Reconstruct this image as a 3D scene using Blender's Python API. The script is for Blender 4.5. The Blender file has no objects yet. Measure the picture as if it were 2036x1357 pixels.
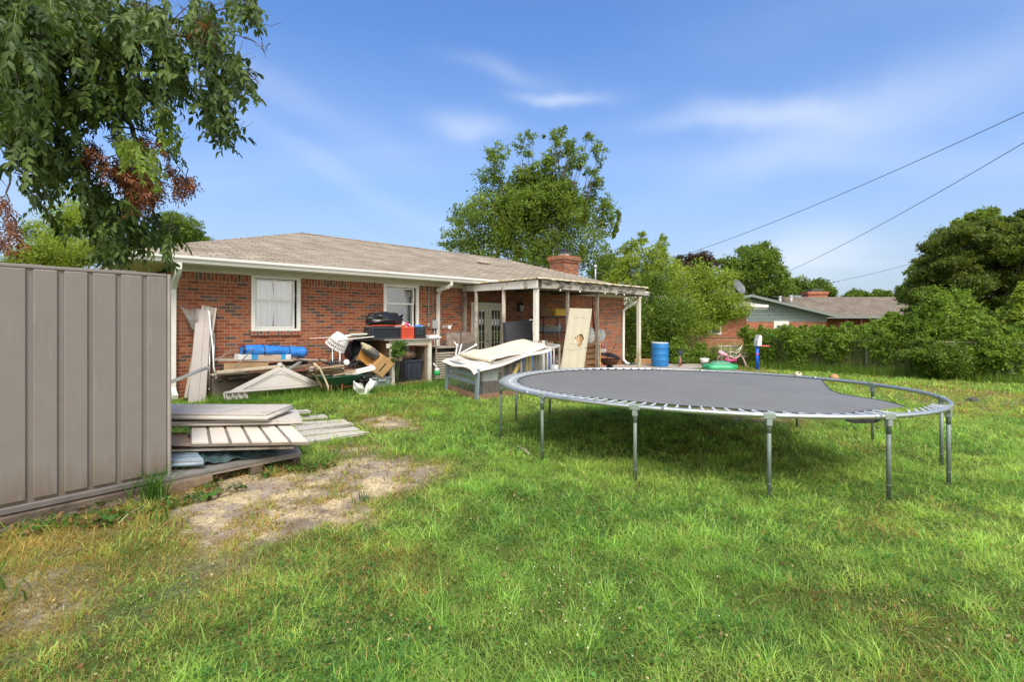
import bpy, math, random
import numpy as np
from mathutils import Matrix, Vector
random.seed(7)
rng = np.random.default_rng(7)
R = math.radians
C = bpy.context.scene.collection
sc = bpy.context.scene

# ---------------------------------------------------------------- camera
F, CX, HY, CH = 1000.0, 1018.0, 645.0, 1.6      # focal length, centre and horizon in picture units, eye height
cam = bpy.data.objects.new('camera', bpy.data.cameras.new('camera'))
C.objects.link(cam)
cam.location = (0, 0, CH); cam.rotation_euler = (R(90), 0, 0)
cam.data.sensor_width = 36; cam.data.lens = 36*F/2036
cam.data.shift_y = -(678.5-HY)/2036
cam.data.clip_start = 0.05; cam.data.clip_end = 3000
sc.camera = cam

# ---------------------------------------------------------------- world and sun
SUN_EL, SUN_AZ = 54, 168         # azimuth measured from +Y (north) clockwise: the direction the sun stands in
world = bpy.data.worlds.new("World"); sc.world = world; world.use_nodes = True
nt = world.node_tree; nt.nodes.clear()
def NN(nt, t, **kw):
    n = nt.nodes.new(t)
    for k, v in kw.items(): setattr(n, k, v)
    return n
def mathn(nt, op, a, b=None, clamp=False):
    n = NN(nt, 'ShaderNodeMath', operation=op, use_clamp=clamp)
    for i, v in enumerate((a, b)):
        if v is None: continue
        if isinstance(v, (int, float)): n.inputs[i].default_value = v
        else: nt.links.new(v, n.inputs[i])
    return n.outputs[0]
def mixc(nt, fac, a, b, mode='MIX'):
    n = NN(nt, 'ShaderNodeMix', data_type='RGBA', blend_type=mode)
    for i, v in ((0, fac), (6, a), (7, b)):
        if isinstance(v, (int, float)): n.inputs[i].default_value = v
        elif isinstance(v, tuple): n.inputs[i].default_value = v if len(v) == 4 else (*v, 1)
        else: nt.links.new(v, n.inputs[i])
    return n.outputs[2]
def ramp(nt, fac, stops, interp='LINEAR'):
    n = NN(nt, 'ShaderNodeValToRGB'); n.color_ramp.interpolation = interp
    e = n.color_ramp.elements
    while len(e) < len(stops): e.new(0.5)
    for i, (p, c) in enumerate(stops):
        e[i].position = p; e[i].color = (*c, 1) if len(c) == 3 else c
    nt.links.new(fac, n.inputs[0])
    return n.outputs[0]
sky = NN(nt, 'ShaderNodeTexSky', sky_type='NISHITA', sun_disc=False)
sky.sun_elevation = R(SUN_EL); sky.sun_rotation = R(SUN_AZ)
sky.air_density = 1.0; sky.dust_density = 0.6; sky.ozone_density = 3.0
tc = NN(nt, 'ShaderNodeTexCoord')
sepn = NN(nt, 'ShaderNodeSeparateXYZ'); nt.links.new(tc.outputs['Generated'], sepn.inputs[0])
el = sepn.outputs[2]
skyc = mixc(nt, 1.0, sky.outputs[0], (0.92, 1.42, 2.0), 'MULTIPLY')
# pale band towards the horizon: the thin summer haze high in the air
band = ramp(nt, el, [(0.0, (1, 1, 1)), (0.13, (.72, .72, .72)), (0.26, (.36, .36, .36)), (0.5, (.08, .08, .08))])
skyc = mixc(nt, band, skyc, (4.3, 5.0, 5.8))
# cirrus wisps, flat above the yard: direction divided by height
zc_ = mathn(nt, 'MAXIMUM', el, 0.06)
dv = mathn(nt, 'ADD', zc_, 0.10)
ux = mathn(nt, 'DIVIDE', sepn.outputs[0], dv); uy = mathn(nt, 'DIVIDE', sepn.outputs[1], dv)
cmb = NN(nt, 'ShaderNodeCombineXYZ'); nt.links.new(ux, cmb.inputs[0]); nt.links.new(uy, cmb.inputs[1])
mp = NN(nt, 'ShaderNodeMapping'); nt.links.new(cmb.outputs[0], mp.inputs[0])
mp.inputs['Rotation'].default_value = (0, 0, R(-14)); mp.inputs['Scale'].default_value = (0.38, 1.25, 1); mp.inputs['Location'].default_value = (1.7, 0.6, 0)
n1 = NN(nt, 'ShaderNodeTexNoise'); n1.inputs['Scale'].default_value = 0.85; n1.inputs['Detail'].default_value = 4; n1.inputs['Roughness'].default_value = .45; n1.inputs['Distortion'].default_value = .7
nt.links.new(mp.outputs[0], n1.inputs[0])
cl = ramp(nt, n1.outputs[0], [(0.48, (0, 0, 0)), (0.85, (1, 1, 1))], 'EASE')
# a few stronger wisps placed on the dome by direction
def wisp(az, elv, wa, we, amp, tilt=0.0):
    d = Vector((math.sin(R(az))*math.cos(R(elv)), math.cos(R(az))*math.cos(R(elv)), math.sin(R(elv))))
    r = Vector((math.cos(R(az)), -math.sin(R(az)), 0)); u = r.cross(d)
    r2 = r*math.cos(R(tilt)) + u*math.sin(R(tilt)); u2 = u*math.cos(R(tilt)) - r*math.sin(R(tilt))
    s = None
    for ax, w in ((r2, wa), (u2, we)):
        vm = NN(nt, 'ShaderNodeVectorMath', operation='DOT_PRODUCT'); nt.links.new(tc.outputs['Generated'], vm.inputs[0]); vm.inputs[1].default_value = ax
        off = 0
        q = mathn(nt, 'POWER', mathn(nt, 'ABSOLUTE', mathn(nt, 'DIVIDE', mathn(nt, 'ADD', vm.outputs['Value'], wob), w)), 2)
        s = q if s is None else mathn(nt, 'ADD', s, q)
    vm = NN(nt, 'ShaderNodeVectorMath', operation='DOT_PRODUCT'); nt.links.new(tc.outputs['Generated'], vm.inputs[0]); vm.inputs[1].default_value = d
    front = mathn(nt, 'GREATER_THAN', vm.outputs['Value'], 0)
    g = mathn(nt, 'MULTIPLY', mathn(nt, 'EXPONENT', mathn(nt, 'MULTIPLY', s, -1)), amp)
    return mathn(nt, 'MULTIPLY', g, front)
n2 = NN(nt, 'ShaderNodeTexNoise'); n2.inputs['Scale'].default_value = 5; n2.inputs['Detail'].default_value = 5; nt.links.new(tc.outputs['Generated'], n2.inputs[0])
wob = mathn(nt, 'MULTIPLY', mathn(nt, 'SUBTRACT', n2.outputs[0], 0.5), 0.10)
tot = mathn(nt, 'MULTIPLY', cl, 0.16)
def azel(x, y): return math.degrees(math.atan2(x-CX, F)), math.degrees(math.atan2(HY-y, math.hypot(F, x-CX)))
for (x, y, wa, we, amp, t) in [(1490, 235, .14, .022, .42, -8), (1130, 178, .075, .013, .42, -4), (930, 250, .08, .022, .36, 4), (1020, 130, .10, .016, .18, -6),
                               (1750, 215, .26, .045, .28, 14), (1590, 515, .11, .045, .50, 0), (640, 330, .30, .022, .12, -24), (500, 150, .25, .03, .14, -20), (1700, 310, .30, .03, .16, -6)]:
    a, e = azel(x, y)
    tot = mathn(nt, 'ADD', tot, wisp(a, e, wa, we, amp, t))
tot = mathn(nt, 'MINIMUM', tot, 0.85)
skyf = mixc(nt, tot, skyc, (7.6, 8.2, 9.0))
# unseen bright cloud added to the sky behind the viewer as soft fill light
bk_ = ramp(nt, mathn(nt, 'ADD', mathn(nt, 'MULTIPLY', sepn.outputs[1], -1), mathn(nt, 'MULTIPLY', n1.outputs[0], .5)), [(0.18, (0, 0, 0)), (0.75, (.9, .9, .9))])
skyf = mixc(nt, bk_, skyf, (17.0, 16.0, 14.7))
bg = NN(nt, 'ShaderNodeBackground'); bg.inputs[1].default_value = 0.063
nt.links.new(skyf, bg.inputs[0])
wo = NN(nt, 'ShaderNodeOutputWorld'); nt.links.new(bg.outputs[0], wo.inputs[0])
sun = bpy.data.objects.new('sun', bpy.data.lights.new('sun', 'SUN')); C.objects.link(sun)
sun.data.energy = 2.1; sun.data.angle = R(24); sun.data.color = (1.0, 0.94, 0.86)
sd = Vector((math.sin(R(SUN_AZ))*math.cos(R(SUN_EL)), math.cos(R(SUN_AZ))*math.cos(R(SUN_EL)), math.sin(R(SUN_EL))))
sun.rotation_euler = sd.to_track_quat('Z', 'Y').to_euler(); sun.location = sd*50
sc.view_settings.view_transform = 'Standard'; sc.view_settings.look = 'None'; sc.view_settings.gamma = 1
sc.view_settings.exposure = 0.97
sc.cycles.max_bounces = 6; sc.cycles.transparent_max_bounces = 12; sc.cycles.use_denoising = True

# ---------------------------------------------------------------- frames
COR = Vector((-6.34, 9.42, 0)); RH = math.atan2(.679, .734)
U = Vector((.734, .679, 0)); N = Vector((.679, -.734, 0))
def P(x, y, Y): return Vector(((x-CX)*Y/F, Y, CH-(y-HY)*Y/F))     # the point seen at (x, y) at distance Y
def wt(x, d=0.0): return (11.219-d)/(.734-.679*(x-CX)/F)           # distance of the plane d metres before the wall
def hs(x, d=0.0):
    t = wt(x, d); return (Vector(((x-CX)/F*t, t, 0))-COR).dot(U)
def hz(x, y, d=0.0): return CH-(y-HY)*wt(x, d)/F
def HW(s, d=0.0, z=0.0): return COR + U*s + N*d + Vector((0, 0, z))
def PW(x, y, d): return HW(hs(x, d), d, hz(x, y, d))
def sstep(a, b, x):
    t = np.clip((x-a)/(b-a), 0, 1); return t*t*(3-2*t)
def gz(X, Y):
    X = np.asarray(X, float); Y = np.asarray(Y, float)
    d = X*.679-Y*.734+11.219; s = (X+6.34)*.734+(Y-9.42)*.679
    g = .19*sstep(5.2, 1.2, d)*sstep(10.5, 6.5, s)
    return g + .018*np.sin(X*1.3+Y*.7)*np.sin(Y*1.1-X*.4+1)
def G(X, Y): return float(gz(X, Y))
def gp(x, y):                                                        # the point of the ground seen at (x, y)
    Y = 1600/(y-HY)
    for _ in range(6): Y = (CH-G((x-CX)*Y/F, Y))*F/(y-HY)
    return Vector(((x-CX)*Y/F, Y, G((x-CX)*Y/F, Y)))

# ---------------------------------------------------------------- objects
def mat_of(loc, rz, rx=0, ry=0):
    return Matrix.Translation(loc) @ Matrix.Rotation(rz, 4, 'Z') @ Matrix.Rotation(ry, 4, 'Y') @ Matrix.Rotation(rx, 4, 'X')
def tag(o, label, cat, group=None, kind=None):
    if label: o['label'] = label
    if cat: o['category'] = cat
    if group: o['group'] = group
    if kind: o['kind'] = kind
    return o
WM = {}
def thing(name, label, cat, loc=(0, 0, 0), rz=0, group=None, rx=0, ry=0):
    o = bpy.data.objects.new(name, None); C.objects.link(o); o.empty_display_size = .1
    m = mat_of(Vector(loc), rz, rx, ry); o.matrix_world = m; WM[o.name] = m
    return tag(o, label, cat, group)

class MB:
    def __init__(s): s.v = []; s.f = []; s.uv = {}; s.smooth = set()
    def add(s, vs, fs, M=None, smooth=False, uvrot=None):
        b = len(s.v)
        for v in vs:
            v = Vector(v); s.v.append(M @ v if M is not None else v)
        for f in fs:
            if smooth: s.smooth.add(len(s.f))
            if uvrot is not None: s.uv[len(s.f)] = uvrot
            s.f.append([b+i for i in f])
        return s
    def box(s, x0, x1, y0, y1, z0, z1, M=None, bev=0, uvrot=None):
        if bev:
            b = min(bev, abs(x1-x0)*.45, abs(y1-y0)*.45, abs(z1-z0)*.45); vs = []; 
            X = (x0, x1); Y = (y0, y1); Z = (z0, z1); sx = (b, -b)
            idx = {}
            for i in (0, 1):
                for j in (0, 1):
                    for k in (0, 1):
                        for a in range(3):
                            p = [X[i]+(sx[i] if a != 0 else 0), Y[j]+(sx[j] if a != 1 else 0), Z[k]+(sx[k] if a != 2 else 0)]
                            idx[i, j, k, a] = len(vs); vs.append(p)
            fs = []
            g = lambda i, j, k, a: idx[i, j, k, a]
            for i in (0, 1): q = [g(i,0,0,0), g(i,1,0,0), g(i,1,1,0), g(i,0,1,0)]; fs.append(q if i else q[::-1])
            for j in (0, 1): q = [g(0,j,0,1), g(0,j,1,1), g(1,j,1,1), g(1,j,0,1)]; fs.append(q if j else q[::-1])
            for k in (0, 1): q = [g(0,0,k,2), g(1,0,k,2), g(1,1,k,2), g(0,1,k,2)]; fs.append(q if k else q[::-1])
            for i in (0, 1):
                for j in (0, 1): fs.append([g(i,j,0,0), g(i,j,1,0), g(i,j,1,1), g(i,j,0,1)])
                for k in (0, 1): fs.append([g(i,0,k,0), g(i,1,k,0), g(i,1,k,2), g(i,0,k,2)])
            for j in (0, 1):
                for k in (0, 1): fs.append([g(0,j,k,1), g(1,j,k,1), g(1,j,k,2), g(0,j,k,2)])
            for i in (0, 1):
                for j in (0, 1):
                    for k in (0, 1): fs.append([g(i,j,k,0), g(i,j,k,1), g(i,j,k,2)])
            return s.add(vs, fs, M, uvrot=uvrot)
        vs = [(x0,y0,z0),(x1,y0,z0),(x1,y1,z0),(x0,y1,z0),(x0,y0,z1),(x1,y0,z1),(x1,y1,z1),(x0,y1,z1)]
        return s.add(vs, [(0,3,2,1),(4,5,6,7),(0,1,5,4),(1,2,6,5),(2,3,7,6),(3,0,4,7)], M, uvrot=uvrot)
    def cbox(s, c, sz, M=None, rz=0, rx=0, ry=0, bev=0):
        m = mat_of(Vector(c), rz, rx, ry)
        if M is not None: m = M @ m
        a, b, d = sz[0]/2, sz[1]/2, sz[2]/2
        return s.box(-a, a, -b, b, -d, d, m, bev)
    def tube(s, pts, r, seg=8, M=None, cap=True, closed=False, sq=False, smooth=True, roll=0):
        pts = [Vector(p) for p in pts]; n = len(pts)
        rs = r if isinstance(r, (list, tuple)) else [r]*n
        vs = []; up = None
        for i, p in enumerate(pts):
            if closed: t = pts[(i+1) % n]-pts[i-1]
            else: t = pts[min(i+1, n-1)]-pts[max(i-1, 0)]
            t.normalize()
            if up is None:
                up = Vector((0, 0, 1)) if abs(t.z) < .9 else Vector((0, 1, 0))
            a = t.cross(up)
            if a.length < 1e-4: a = t.orthogonal()
            a.normalize(); b = a.cross(t).normalized()
            if not closed and abs(t.z) >= .9: pass
            up = b
            for k in range(seg):
                th = 2*math.pi*k/seg + (math.pi/4 if sq else 0) + roll
                rr = rs[i]
                vs.append(p + a*(math.cos(th)*rr) + b*(math.sin(th)*rr))
        fs = []
        for i in range(n if closed else n-1):
            j = (i+1) % n
            for k in range(seg):
                k2 = (k+1) % seg
                fs.append((i*seg+k, i*seg+k2, j*seg+k2, j*seg+k))
        b0 = len(s.f)
        s.add(vs, fs, M, smooth=smooth and not sq)
        if cap and not closed:
            base = len(s.v)-len(vs)
            s.f.append([base+k for k in range(seg)][::-1]); s.f.append([base+(n-1)*seg+k for k in range(seg)])
        return s
    def lathe(s, prof, seg=24, M=None, smooth=True):       # prof: (r, z)
        vs = []; fs = []
        for r, z in prof:
            for k in range(seg):
                a = 2*math.pi*k/seg; vs.append((r*math.cos(a), r*math.sin(a), z))
        for i in range(len(prof)-1):
            for k in range(seg):
                k2 = (k+1) % seg; fs.append((i*seg+k, i*seg+k2, (i+1)*seg+k2, (i+1)*seg+k))
        return s.add(vs, fs, M, smooth=smooth)
    def prism(s, poly, h, M=None, smooth=False):              # polygon in local xy pulled up along z
        n = len(poly)
        vs = [(x, y, 0) for x, y in poly]+[(x, y, h) for x, y in poly]
        fs = [tuple(range(n))[::-1], tuple(range(n, 2*n))]+[(i, (i+1) % n, n+(i+1) % n, n+i) for i in range(n)]
        return s.add(vs, fs, M)
    def sweep(s, poly, x0, x1, M=None):                       # profile (y, z) along x
        n = len(poly)
        vs = [(x0, y, z) for y, z in poly]+[(x1, y, z) for y, z in poly]
        fs = [tuple(range(n)), tuple(range(n, 2*n))[::-1]]+[(i, n+i, n+(i+1) % n, (i+1) % n) for i in range(n)]
        return s.add(vs, fs, M)
    def slab(s, q, th, M=None):                                # four (or more) top corners in space, pushed down by th
        n = len(q); q = [Vector(p) for p in q]
        nn = (q[1]-q[0]).cross(q[2]-q[0]).normalized()
        if nn.z < 0: nn = -nn
        vs = list(q)+[p-nn*th for p in q]
        fs = [tuple(range(n)), tuple(range(n, 2*n))[::-1]]+[(i, n+i, n+(i+1) % n, (i+1) % n) for i in range(n)]
        return s.add(vs, fs, M)
    def grid(s, fn, nu, nv, M=None, smooth=True):
        vs = [fn(i/(nu), j/(nv)) for j in range(nv+1) for i in range(nu+1)]
        w = nu+1
        return s.add(vs, [(j*w+i, j*w+i+1, (j+1)*w+i+1, (j+1)*w+i) for j in range(nv) for i in range(nu)], M, smooth=smooth)
    def ball(s, c, r, seg=12, M=None, sq=(1, 1, 1)):
        m = Matrix.Translation(c) @ Matrix.Diagonal((sq[0], sq[1], sq[2], 1))
        if M is not None: m = M @ m
        n = seg//2+1
        return s.lathe([(max(r*math.sin(math.pi*i/n), 1e-4), -r*math.cos(math.pi*i/n)) for i in range(n+1)], seg, m)
    def build(s, name, m, parent=None, world=False, label=None, uv=True):
        me = bpy.data.meshes.new(name)
        V = s.v
        if parent is not None and world:
            inv = full(parent).inverted(); V = [inv @ v for v in V]
        me.from_pydata([tuple(v) for v in V], [], s.f)
        if uv and len(V):
            co = np.array([tuple(v) for v in V]); lay = me.uv_layers.new(name='UVMap')
            out = np.zeros((len(me.loops), 2), 'f')
            for p in me.polygons:
                ro = s.uv.get(p.index); li = slice(p.loop_start, p.loop_start+p.loop_total); c = co[list(p.vertices)]
                nx, ny, nz = p.normal
                if ro == 'yx': out[li] = c[:, (1, 0)]
                elif ro == 'zx': out[li] = c[:, (2, 0)]
                elif ro == 'y': out[li] = c[:, (1, 2)]
                else:
                    a = max(abs(nx), abs(ny), abs(nz))
                    out[li] = c[:, (0, 1)] if a == abs(nz) else (c[:, (1, 2)] if a == abs(nx) else c[:, (0, 2)])
            lay.data.foreach_set('uv', out.ravel())
        if s.smooth:
            me.polygons.foreach_set('use_smooth', [i in s.smooth for i in range(len(me.polygons))])
        me.materials.append(m); me.update()
        o = bpy.data.objects.new(name, me); C.objects.link(o)
        if parent is not None: o.parent = parent
        if label: o['label'] = label
        return o
def full(o):
    m = WM.get(o.name, Matrix())
    if o.parent is not None and o.name not in WM: return full(o.parent)
    return m
def lone(mb, name, m, label, cat, group=None, kind=None, loc=None):
    o = mb.build(name, m); tag(o, label, cat, group, kind)
    return o
def dup(root, M, label=None, suffix=None, group=None):
    r = root.copy(); C.objects.link(r); r.matrix_world = M; WM[r.name] = M
    if label: r['label'] = label
    if group: r['group'] = group
    for ch in [c for c in root.children]:
        c = ch.copy(); C.objects.link(c); c.parent = r
        for g in ch.children:
            d = g.copy(); C.objects.link(d); d.parent = c
    return r

# ---------------------------------------------------------------- materials
_M = {}
def mtl(name):
    m = bpy.data.materials.new(name); m.use_nodes = True; nt = m.node_tree
    b = nt.nodes['Principled BSDF']; return m, nt, b
def mat(name, col, rough=.6, var=.18, scale=6, bump=.15, metal=0, col2=None, mixscale=3, mixlo=.45, mixhi=.65, stretch=(1, 1, 1), spec=None, coord='Object', bscale=None, dirt=0):
    if name in _M: return _M[name]
    m, nt, b = mtl(name)
    tc = NN(nt, 'ShaderNodeTexCoord'); mp = NN(nt, 'ShaderNodeMapping'); mp.inputs['Scale'].default_value = stretch
    nt.links.new(tc.outputs[coord], mp.inputs[0])
    no = NN(nt, 'ShaderNodeTexNoise'); no.inputs['Scale'].default_value = scale; no.inputs['Detail'].default_value = 6; no.inputs['Roughness'].default_value = .6
    nt.links.new(mp.outputs[0], no.inputs[0])
    lo = tuple(max(c*(1-var), 0) for c in col); hi = tuple(min(c*(1+var), 1) for c in col)
    c = ramp(nt, no.outputs[0], [(.3, lo), (.7, hi)])
    if col2:
        n2 = NN(nt, 'ShaderNodeTexNoise'); n2.inputs['Scale'].default_value = mixscale; n2.inputs['Detail'].default_value = 8; n2.inputs['Roughness'].default_value = .65
        nt.links.new(mp.outputs[0], n2.inputs[0])
        f = ramp(nt, n2.outputs[0], [(mixlo, (0, 0, 0)), (mixhi, (1, 1, 1))])
        c = mixc(nt, f, c, col2)
    nt.links.new(c, b.inputs['Base Color'])
    b.inputs['Roughness'].default_value = rough; b.inputs['Metallic'].default_value = metal
    if spec is not None: b.inputs['Specular IOR Level'].default_value = spec
    if bump:
        n3 = NN(nt, 'ShaderNodeTexNoise'); n3.inputs['Scale'].default_value = bscale or scale*4; n3.inputs['Detail'].default_value = 4
        nt.links.new(mp.outputs[0], n3.inputs[0])
        bp = NN(nt, 'ShaderNodeBump'); bp.inputs['Strength'].default_value = bump; bp.inputs['Distance'].default_value = .02
        nt.links.new(n3.outputs[0], bp.inputs['Height']); nt.links.new(bp.outputs[0], b.inputs['Normal'])
    _M[name] = m; return m
def brick_mat(name, rows=.0677, w=.213, pal=None, mortar=(.36, .245, .165), msize=.0068):
    m, nt, b = mtl(name)
    tc = NN(nt, 'ShaderNodeTexCoord')
    bt = NN(nt, 'ShaderNodeTexBrick', offset=.5, offset_frequency=2); bt.inputs['Scale'].default_value = 1
    bt.inputs['Color1'].default_value = (0, 0, 0, 1); bt.inputs['Color2'].default_value = (1, 1, 1, 1); bt.inputs['Mortar'].default_value = (.5, .5, .5, 1)
    bt.inputs['Mortar Size'].default_value = msize; bt.inputs['Mortar Smooth'].default_value = .25; bt.inputs['Brick Width'].default_value = w; bt.inputs['Row Height'].default_value = rows
    nt.links.new(tc.outputs['UV'], bt.inputs['Vector'])
    pal = pal or [(0, (.235, .066, .033)), (.22, (.33, .105, .050)), (.42, (.27, .076, .038)), (.60, (.365, .13, .063)), (.72, (.25, .105, .072)), (.80, (.115, .070, .058)), (.92, (.15, .10, .085))]
    c = ramp(nt, bt.outputs['Color'], pal, 'CONSTANT')
    no = NN(nt, 'ShaderNodeTexNoise'); no.inputs['Scale'].default_value = 22; no.inputs['Detail'].default_value = 6; no.inputs['Roughness'].default_value = .7
    nt.links.new(tc.outputs['UV'], no.inputs[0])
    c = mixc(nt, 1, c, ramp(nt, no.outputs[0], [(.3, (.68, .68, .68)), (.7, (1.28, 1.25, 1.2))]), 'MULTIPLY')
    big = NN(nt, 'ShaderNodeTexNoise'); big.inputs['Scale'].default_value = .9; big.inputs['Detail'].default_value = 5; nt.links.new(tc.outputs['UV'], big.inputs[0])
    c = mixc(nt, ramp(nt, big.outputs[0], [(.52, (0, 0, 0)), (.75, (.16, .16, .16))]), c, (.42, .28, .19))
    c = mixc(nt, bt.outputs['Fac'], c, mortar)
    nt.links.new(c, b.inputs['Base Color']); b.inputs['Roughness'].default_value = .88; b.inputs['Specular IOR Level'].default_value = .25
    hgt = mathn(nt, 'ADD', mathn(nt, 'MULTIPLY', bt.outputs['Fac'], -1), mathn(nt, 'MULTIPLY', no.outputs[0], .4))
    bp = NN(nt, 'ShaderNodeBump'); bp.inputs['Strength'].default_value = .7; bp.inputs['Distance'].default_value = .008
    nt.links.new(hgt, bp.inputs['Height']); nt.links.new(bp.outputs[0], b.inputs['Normal'])
    return m
def shingle_mat(name, a=(.245, .205, .155), b_=(.35, .30, .235), row=.14):
    m, nt, b = mtl(name)
    tc = NN(nt, 'ShaderNodeTexCoord')
    wn = NN(nt, 'ShaderNodeTexNoise'); wn.inputs['Scale'].default_value = 2.2; wn.inputs['Detail'].default_value = 3; nt.links.new(tc.outputs['UV'], wn.inputs[0])
    wv = NN(nt, 'ShaderNodeVectorMath', operation='MULTIPLY_ADD'); nt.links.new(wn.outputs['Color'], wv.inputs[0]); wv.inputs[1].default_value = (.03, .03, 0); nt.links.new(tc.outputs['UV'], wv.inputs[2])
    bt = NN(nt, 'ShaderNodeTexBrick', offset=.43, offset_frequency=2); bt.inputs['Scale'].default_value = 1
    bt.inputs['Color1'].default_value = (0, 0, 0, 1); bt.inputs['Color2'].default_value = (1, 1, 1, 1); bt.inputs['Mortar'].default_value = (.5, .5, .5, 1)
    bt.inputs['Mortar Size'].default_value = .011; bt.inputs['Mortar Smooth'].default_value = .6; bt.inputs['Brick Width'].default_value = .33; bt.inputs['Row Height'].default_value = row
    nt.links.new(wv.outputs[0], bt.inputs['Vector'])
    c = ramp(nt, bt.outputs['Color'], [(0, a), (1, b_)])
    no = NN(nt, 'ShaderNodeTexNoise'); no.inputs['Scale'].default_value = 1.1; no.inputs['Detail'].default_value = 8; no.inputs['Roughness'].default_value = .7; nt.links.new(tc.outputs['UV'], no.inputs[0])
    c = mixc(nt, 1, c, ramp(nt, no.outputs[0], [(.3, (.72, .70, .68)), (.7, (1.22, 1.22, 1.2))]), 'MULTIPLY')
    fi = NN(nt, 'ShaderNodeTexNoise'); fi.inputs['Scale'].default_value = 60; fi.inputs['Detail'].default_value = 3; nt.links.new(tc.outputs['UV'], fi.inputs[0])
    c = mixc(nt, 1, c, ramp(nt, fi.outputs[0], [(.3, (.8, .8, .8)), (.7, (1.2, 1.2, 1.2))]), 'MULTIPLY')
    c = mixc(nt, mathn(nt, 'MULTIPLY', bt.outputs['Fac'], .9), c, (.075, .055, .04))
    nt.links.new(c, b.inputs['Base Color']); b.inputs['Roughness'].default_value = .95; b.inputs['Specular IOR Level'].default_value = .2
    hgt = mathn(nt, 'ADD', mathn(nt, 'ADD', mathn(nt, 'MULTIPLY', bt.outputs['Fac'], -1), mathn(nt, 'MULTIPLY', bt.outputs['Color'], .5)), mathn(nt, 'MULTIPLY', no.outputs[0], .5))
    bp = NN(nt, 'ShaderNodeBump'); bp.inputs['Strength'].default_value = .8; bp.inputs['Distance'].default_value = .012
    nt.links.new(hgt, bp.inputs['Height']); nt.links.new(bp.outputs[0], b.inputs['Normal'])
    return m
def foliage_mat(name, trans=.35, rough=.5, gloss=.35):
    m, nt, b = mtl(name)
    at = NN(nt, 'ShaderNodeAttribute', attribute_name='tint')
    nt.links.new(at.outputs['Color'], b.inputs['Base Color']); b.inputs['Roughness'].default_value = rough; b.inputs['Specular IOR Level'].default_value = gloss
    tr = NN(nt, 'ShaderNodeBsdfTranslucent')
    tcol = mixc(nt, 1, at.outputs['Color'], (1.5, 1.45, .7), 'MULTIPLY'); nt.links.new(tcol, tr.inputs[0])
    mx = NN(nt, 'ShaderNodeMixShader'); mx.inputs[0].default_value = trans
    nt.links.new(b.outputs[0], mx.inputs[1]); nt.links.new(tr.outputs[0], mx.inputs[2])
    nt.links.new(mx.outputs[0], nt.nodes['Material Output'].inputs[0])
    return m
def glass_mat(name, tint=(.9, .93, .95), trans=.80):
    m, nt, b = mtl(name)
    nt.nodes.remove(b)
    g = NN(nt, 'ShaderNodeBsdfGlossy'); g.inputs['Roughness'].default_value = .03; g.inputs[0].default_value = (1, 1, 1, 1)
    t = NN(nt, 'ShaderNodeBsdfTransparent'); t.inputs[0].default_value = (*tint, 1)
    fr = NN(nt, 'ShaderNodeFresnel'); fr.inputs[0].default_value = 1.5
    f = mathn(nt, 'ADD', mathn(nt, 'MULTIPLY', fr.outputs[0], 1.5), 1-trans-.08, True)
    no = NN(nt, 'ShaderNodeTexNoise'); no.inputs['Scale'].default_value = 1.5
    bp = NN(nt, 'ShaderNodeBump'); bp.inputs['Strength'].default_value = .06; nt.links.new(no.outputs[0], bp.inputs['Height']); nt.links.new(bp.outputs[0], g.inputs['Normal'])
    mx = NN(nt, 'ShaderNodeMixShader'); nt.links.new(f, mx.inputs[0]); nt.links.new(t.outputs[0], mx.inputs[1]); nt.links.new(g.outputs[0], mx.inputs[2])
    nt.links.new(mx.outputs[0], nt.nodes['Material Output'].inputs[0])
    return m
def np_mesh(name, V, faces, m, tint=None, parent=None, world=True, smooth=False):
    """V (n,3) array; faces list of (k, w) arrays; tint (n,3) per-vertex colours"""
    me = bpy.data.meshes.new(name)
    if parent is not None and world:
        inv = np.array(full(parent).inverted()); V = V @ inv[:3, :3].T + inv[:3, 3]
    V = np.ascontiguousarray(V, 'f'); me.vertices.add(len(V)); me.vertices.foreach_set('co', V.ravel())
    nl = sum(f.size for f in faces); npoly = sum(len(f) for f in faces)
    me.loops.add(nl); me.polygons.add(npoly)
    me.loops.foreach_set('vertex_index', np.concatenate([f.ravel() for f in faces]).astype('i'))
    tots = np.concatenate([np.full(len(f), f.shape[1], 'i') for f in faces]); st = np.concatenate([[0], np.cumsum(tots)[:-1]]).astype('i')
    me.polygons.foreach_set('loop_start', st)
    try: me.polygons.foreach_set('loop_total', tots)
    except Exception: pass
    if smooth: me.polygons.foreach_set('use_smooth', np.ones(npoly, bool))
    if tint is not None:
        a = me.color_attributes.new('tint', 'FLOAT_COLOR', 'POINT')
        cc = np.ones((len(V), 4), 'f'); cc[:, :3] = tint; a.data.foreach_set('color', cc.ravel())
    me.update(calc_edges=True); me.materials.append(m)
    o = bpy.data.objects.new(name, me); C.objects.link(o)
    if parent is not None: o.parent = parent
    return o

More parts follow.
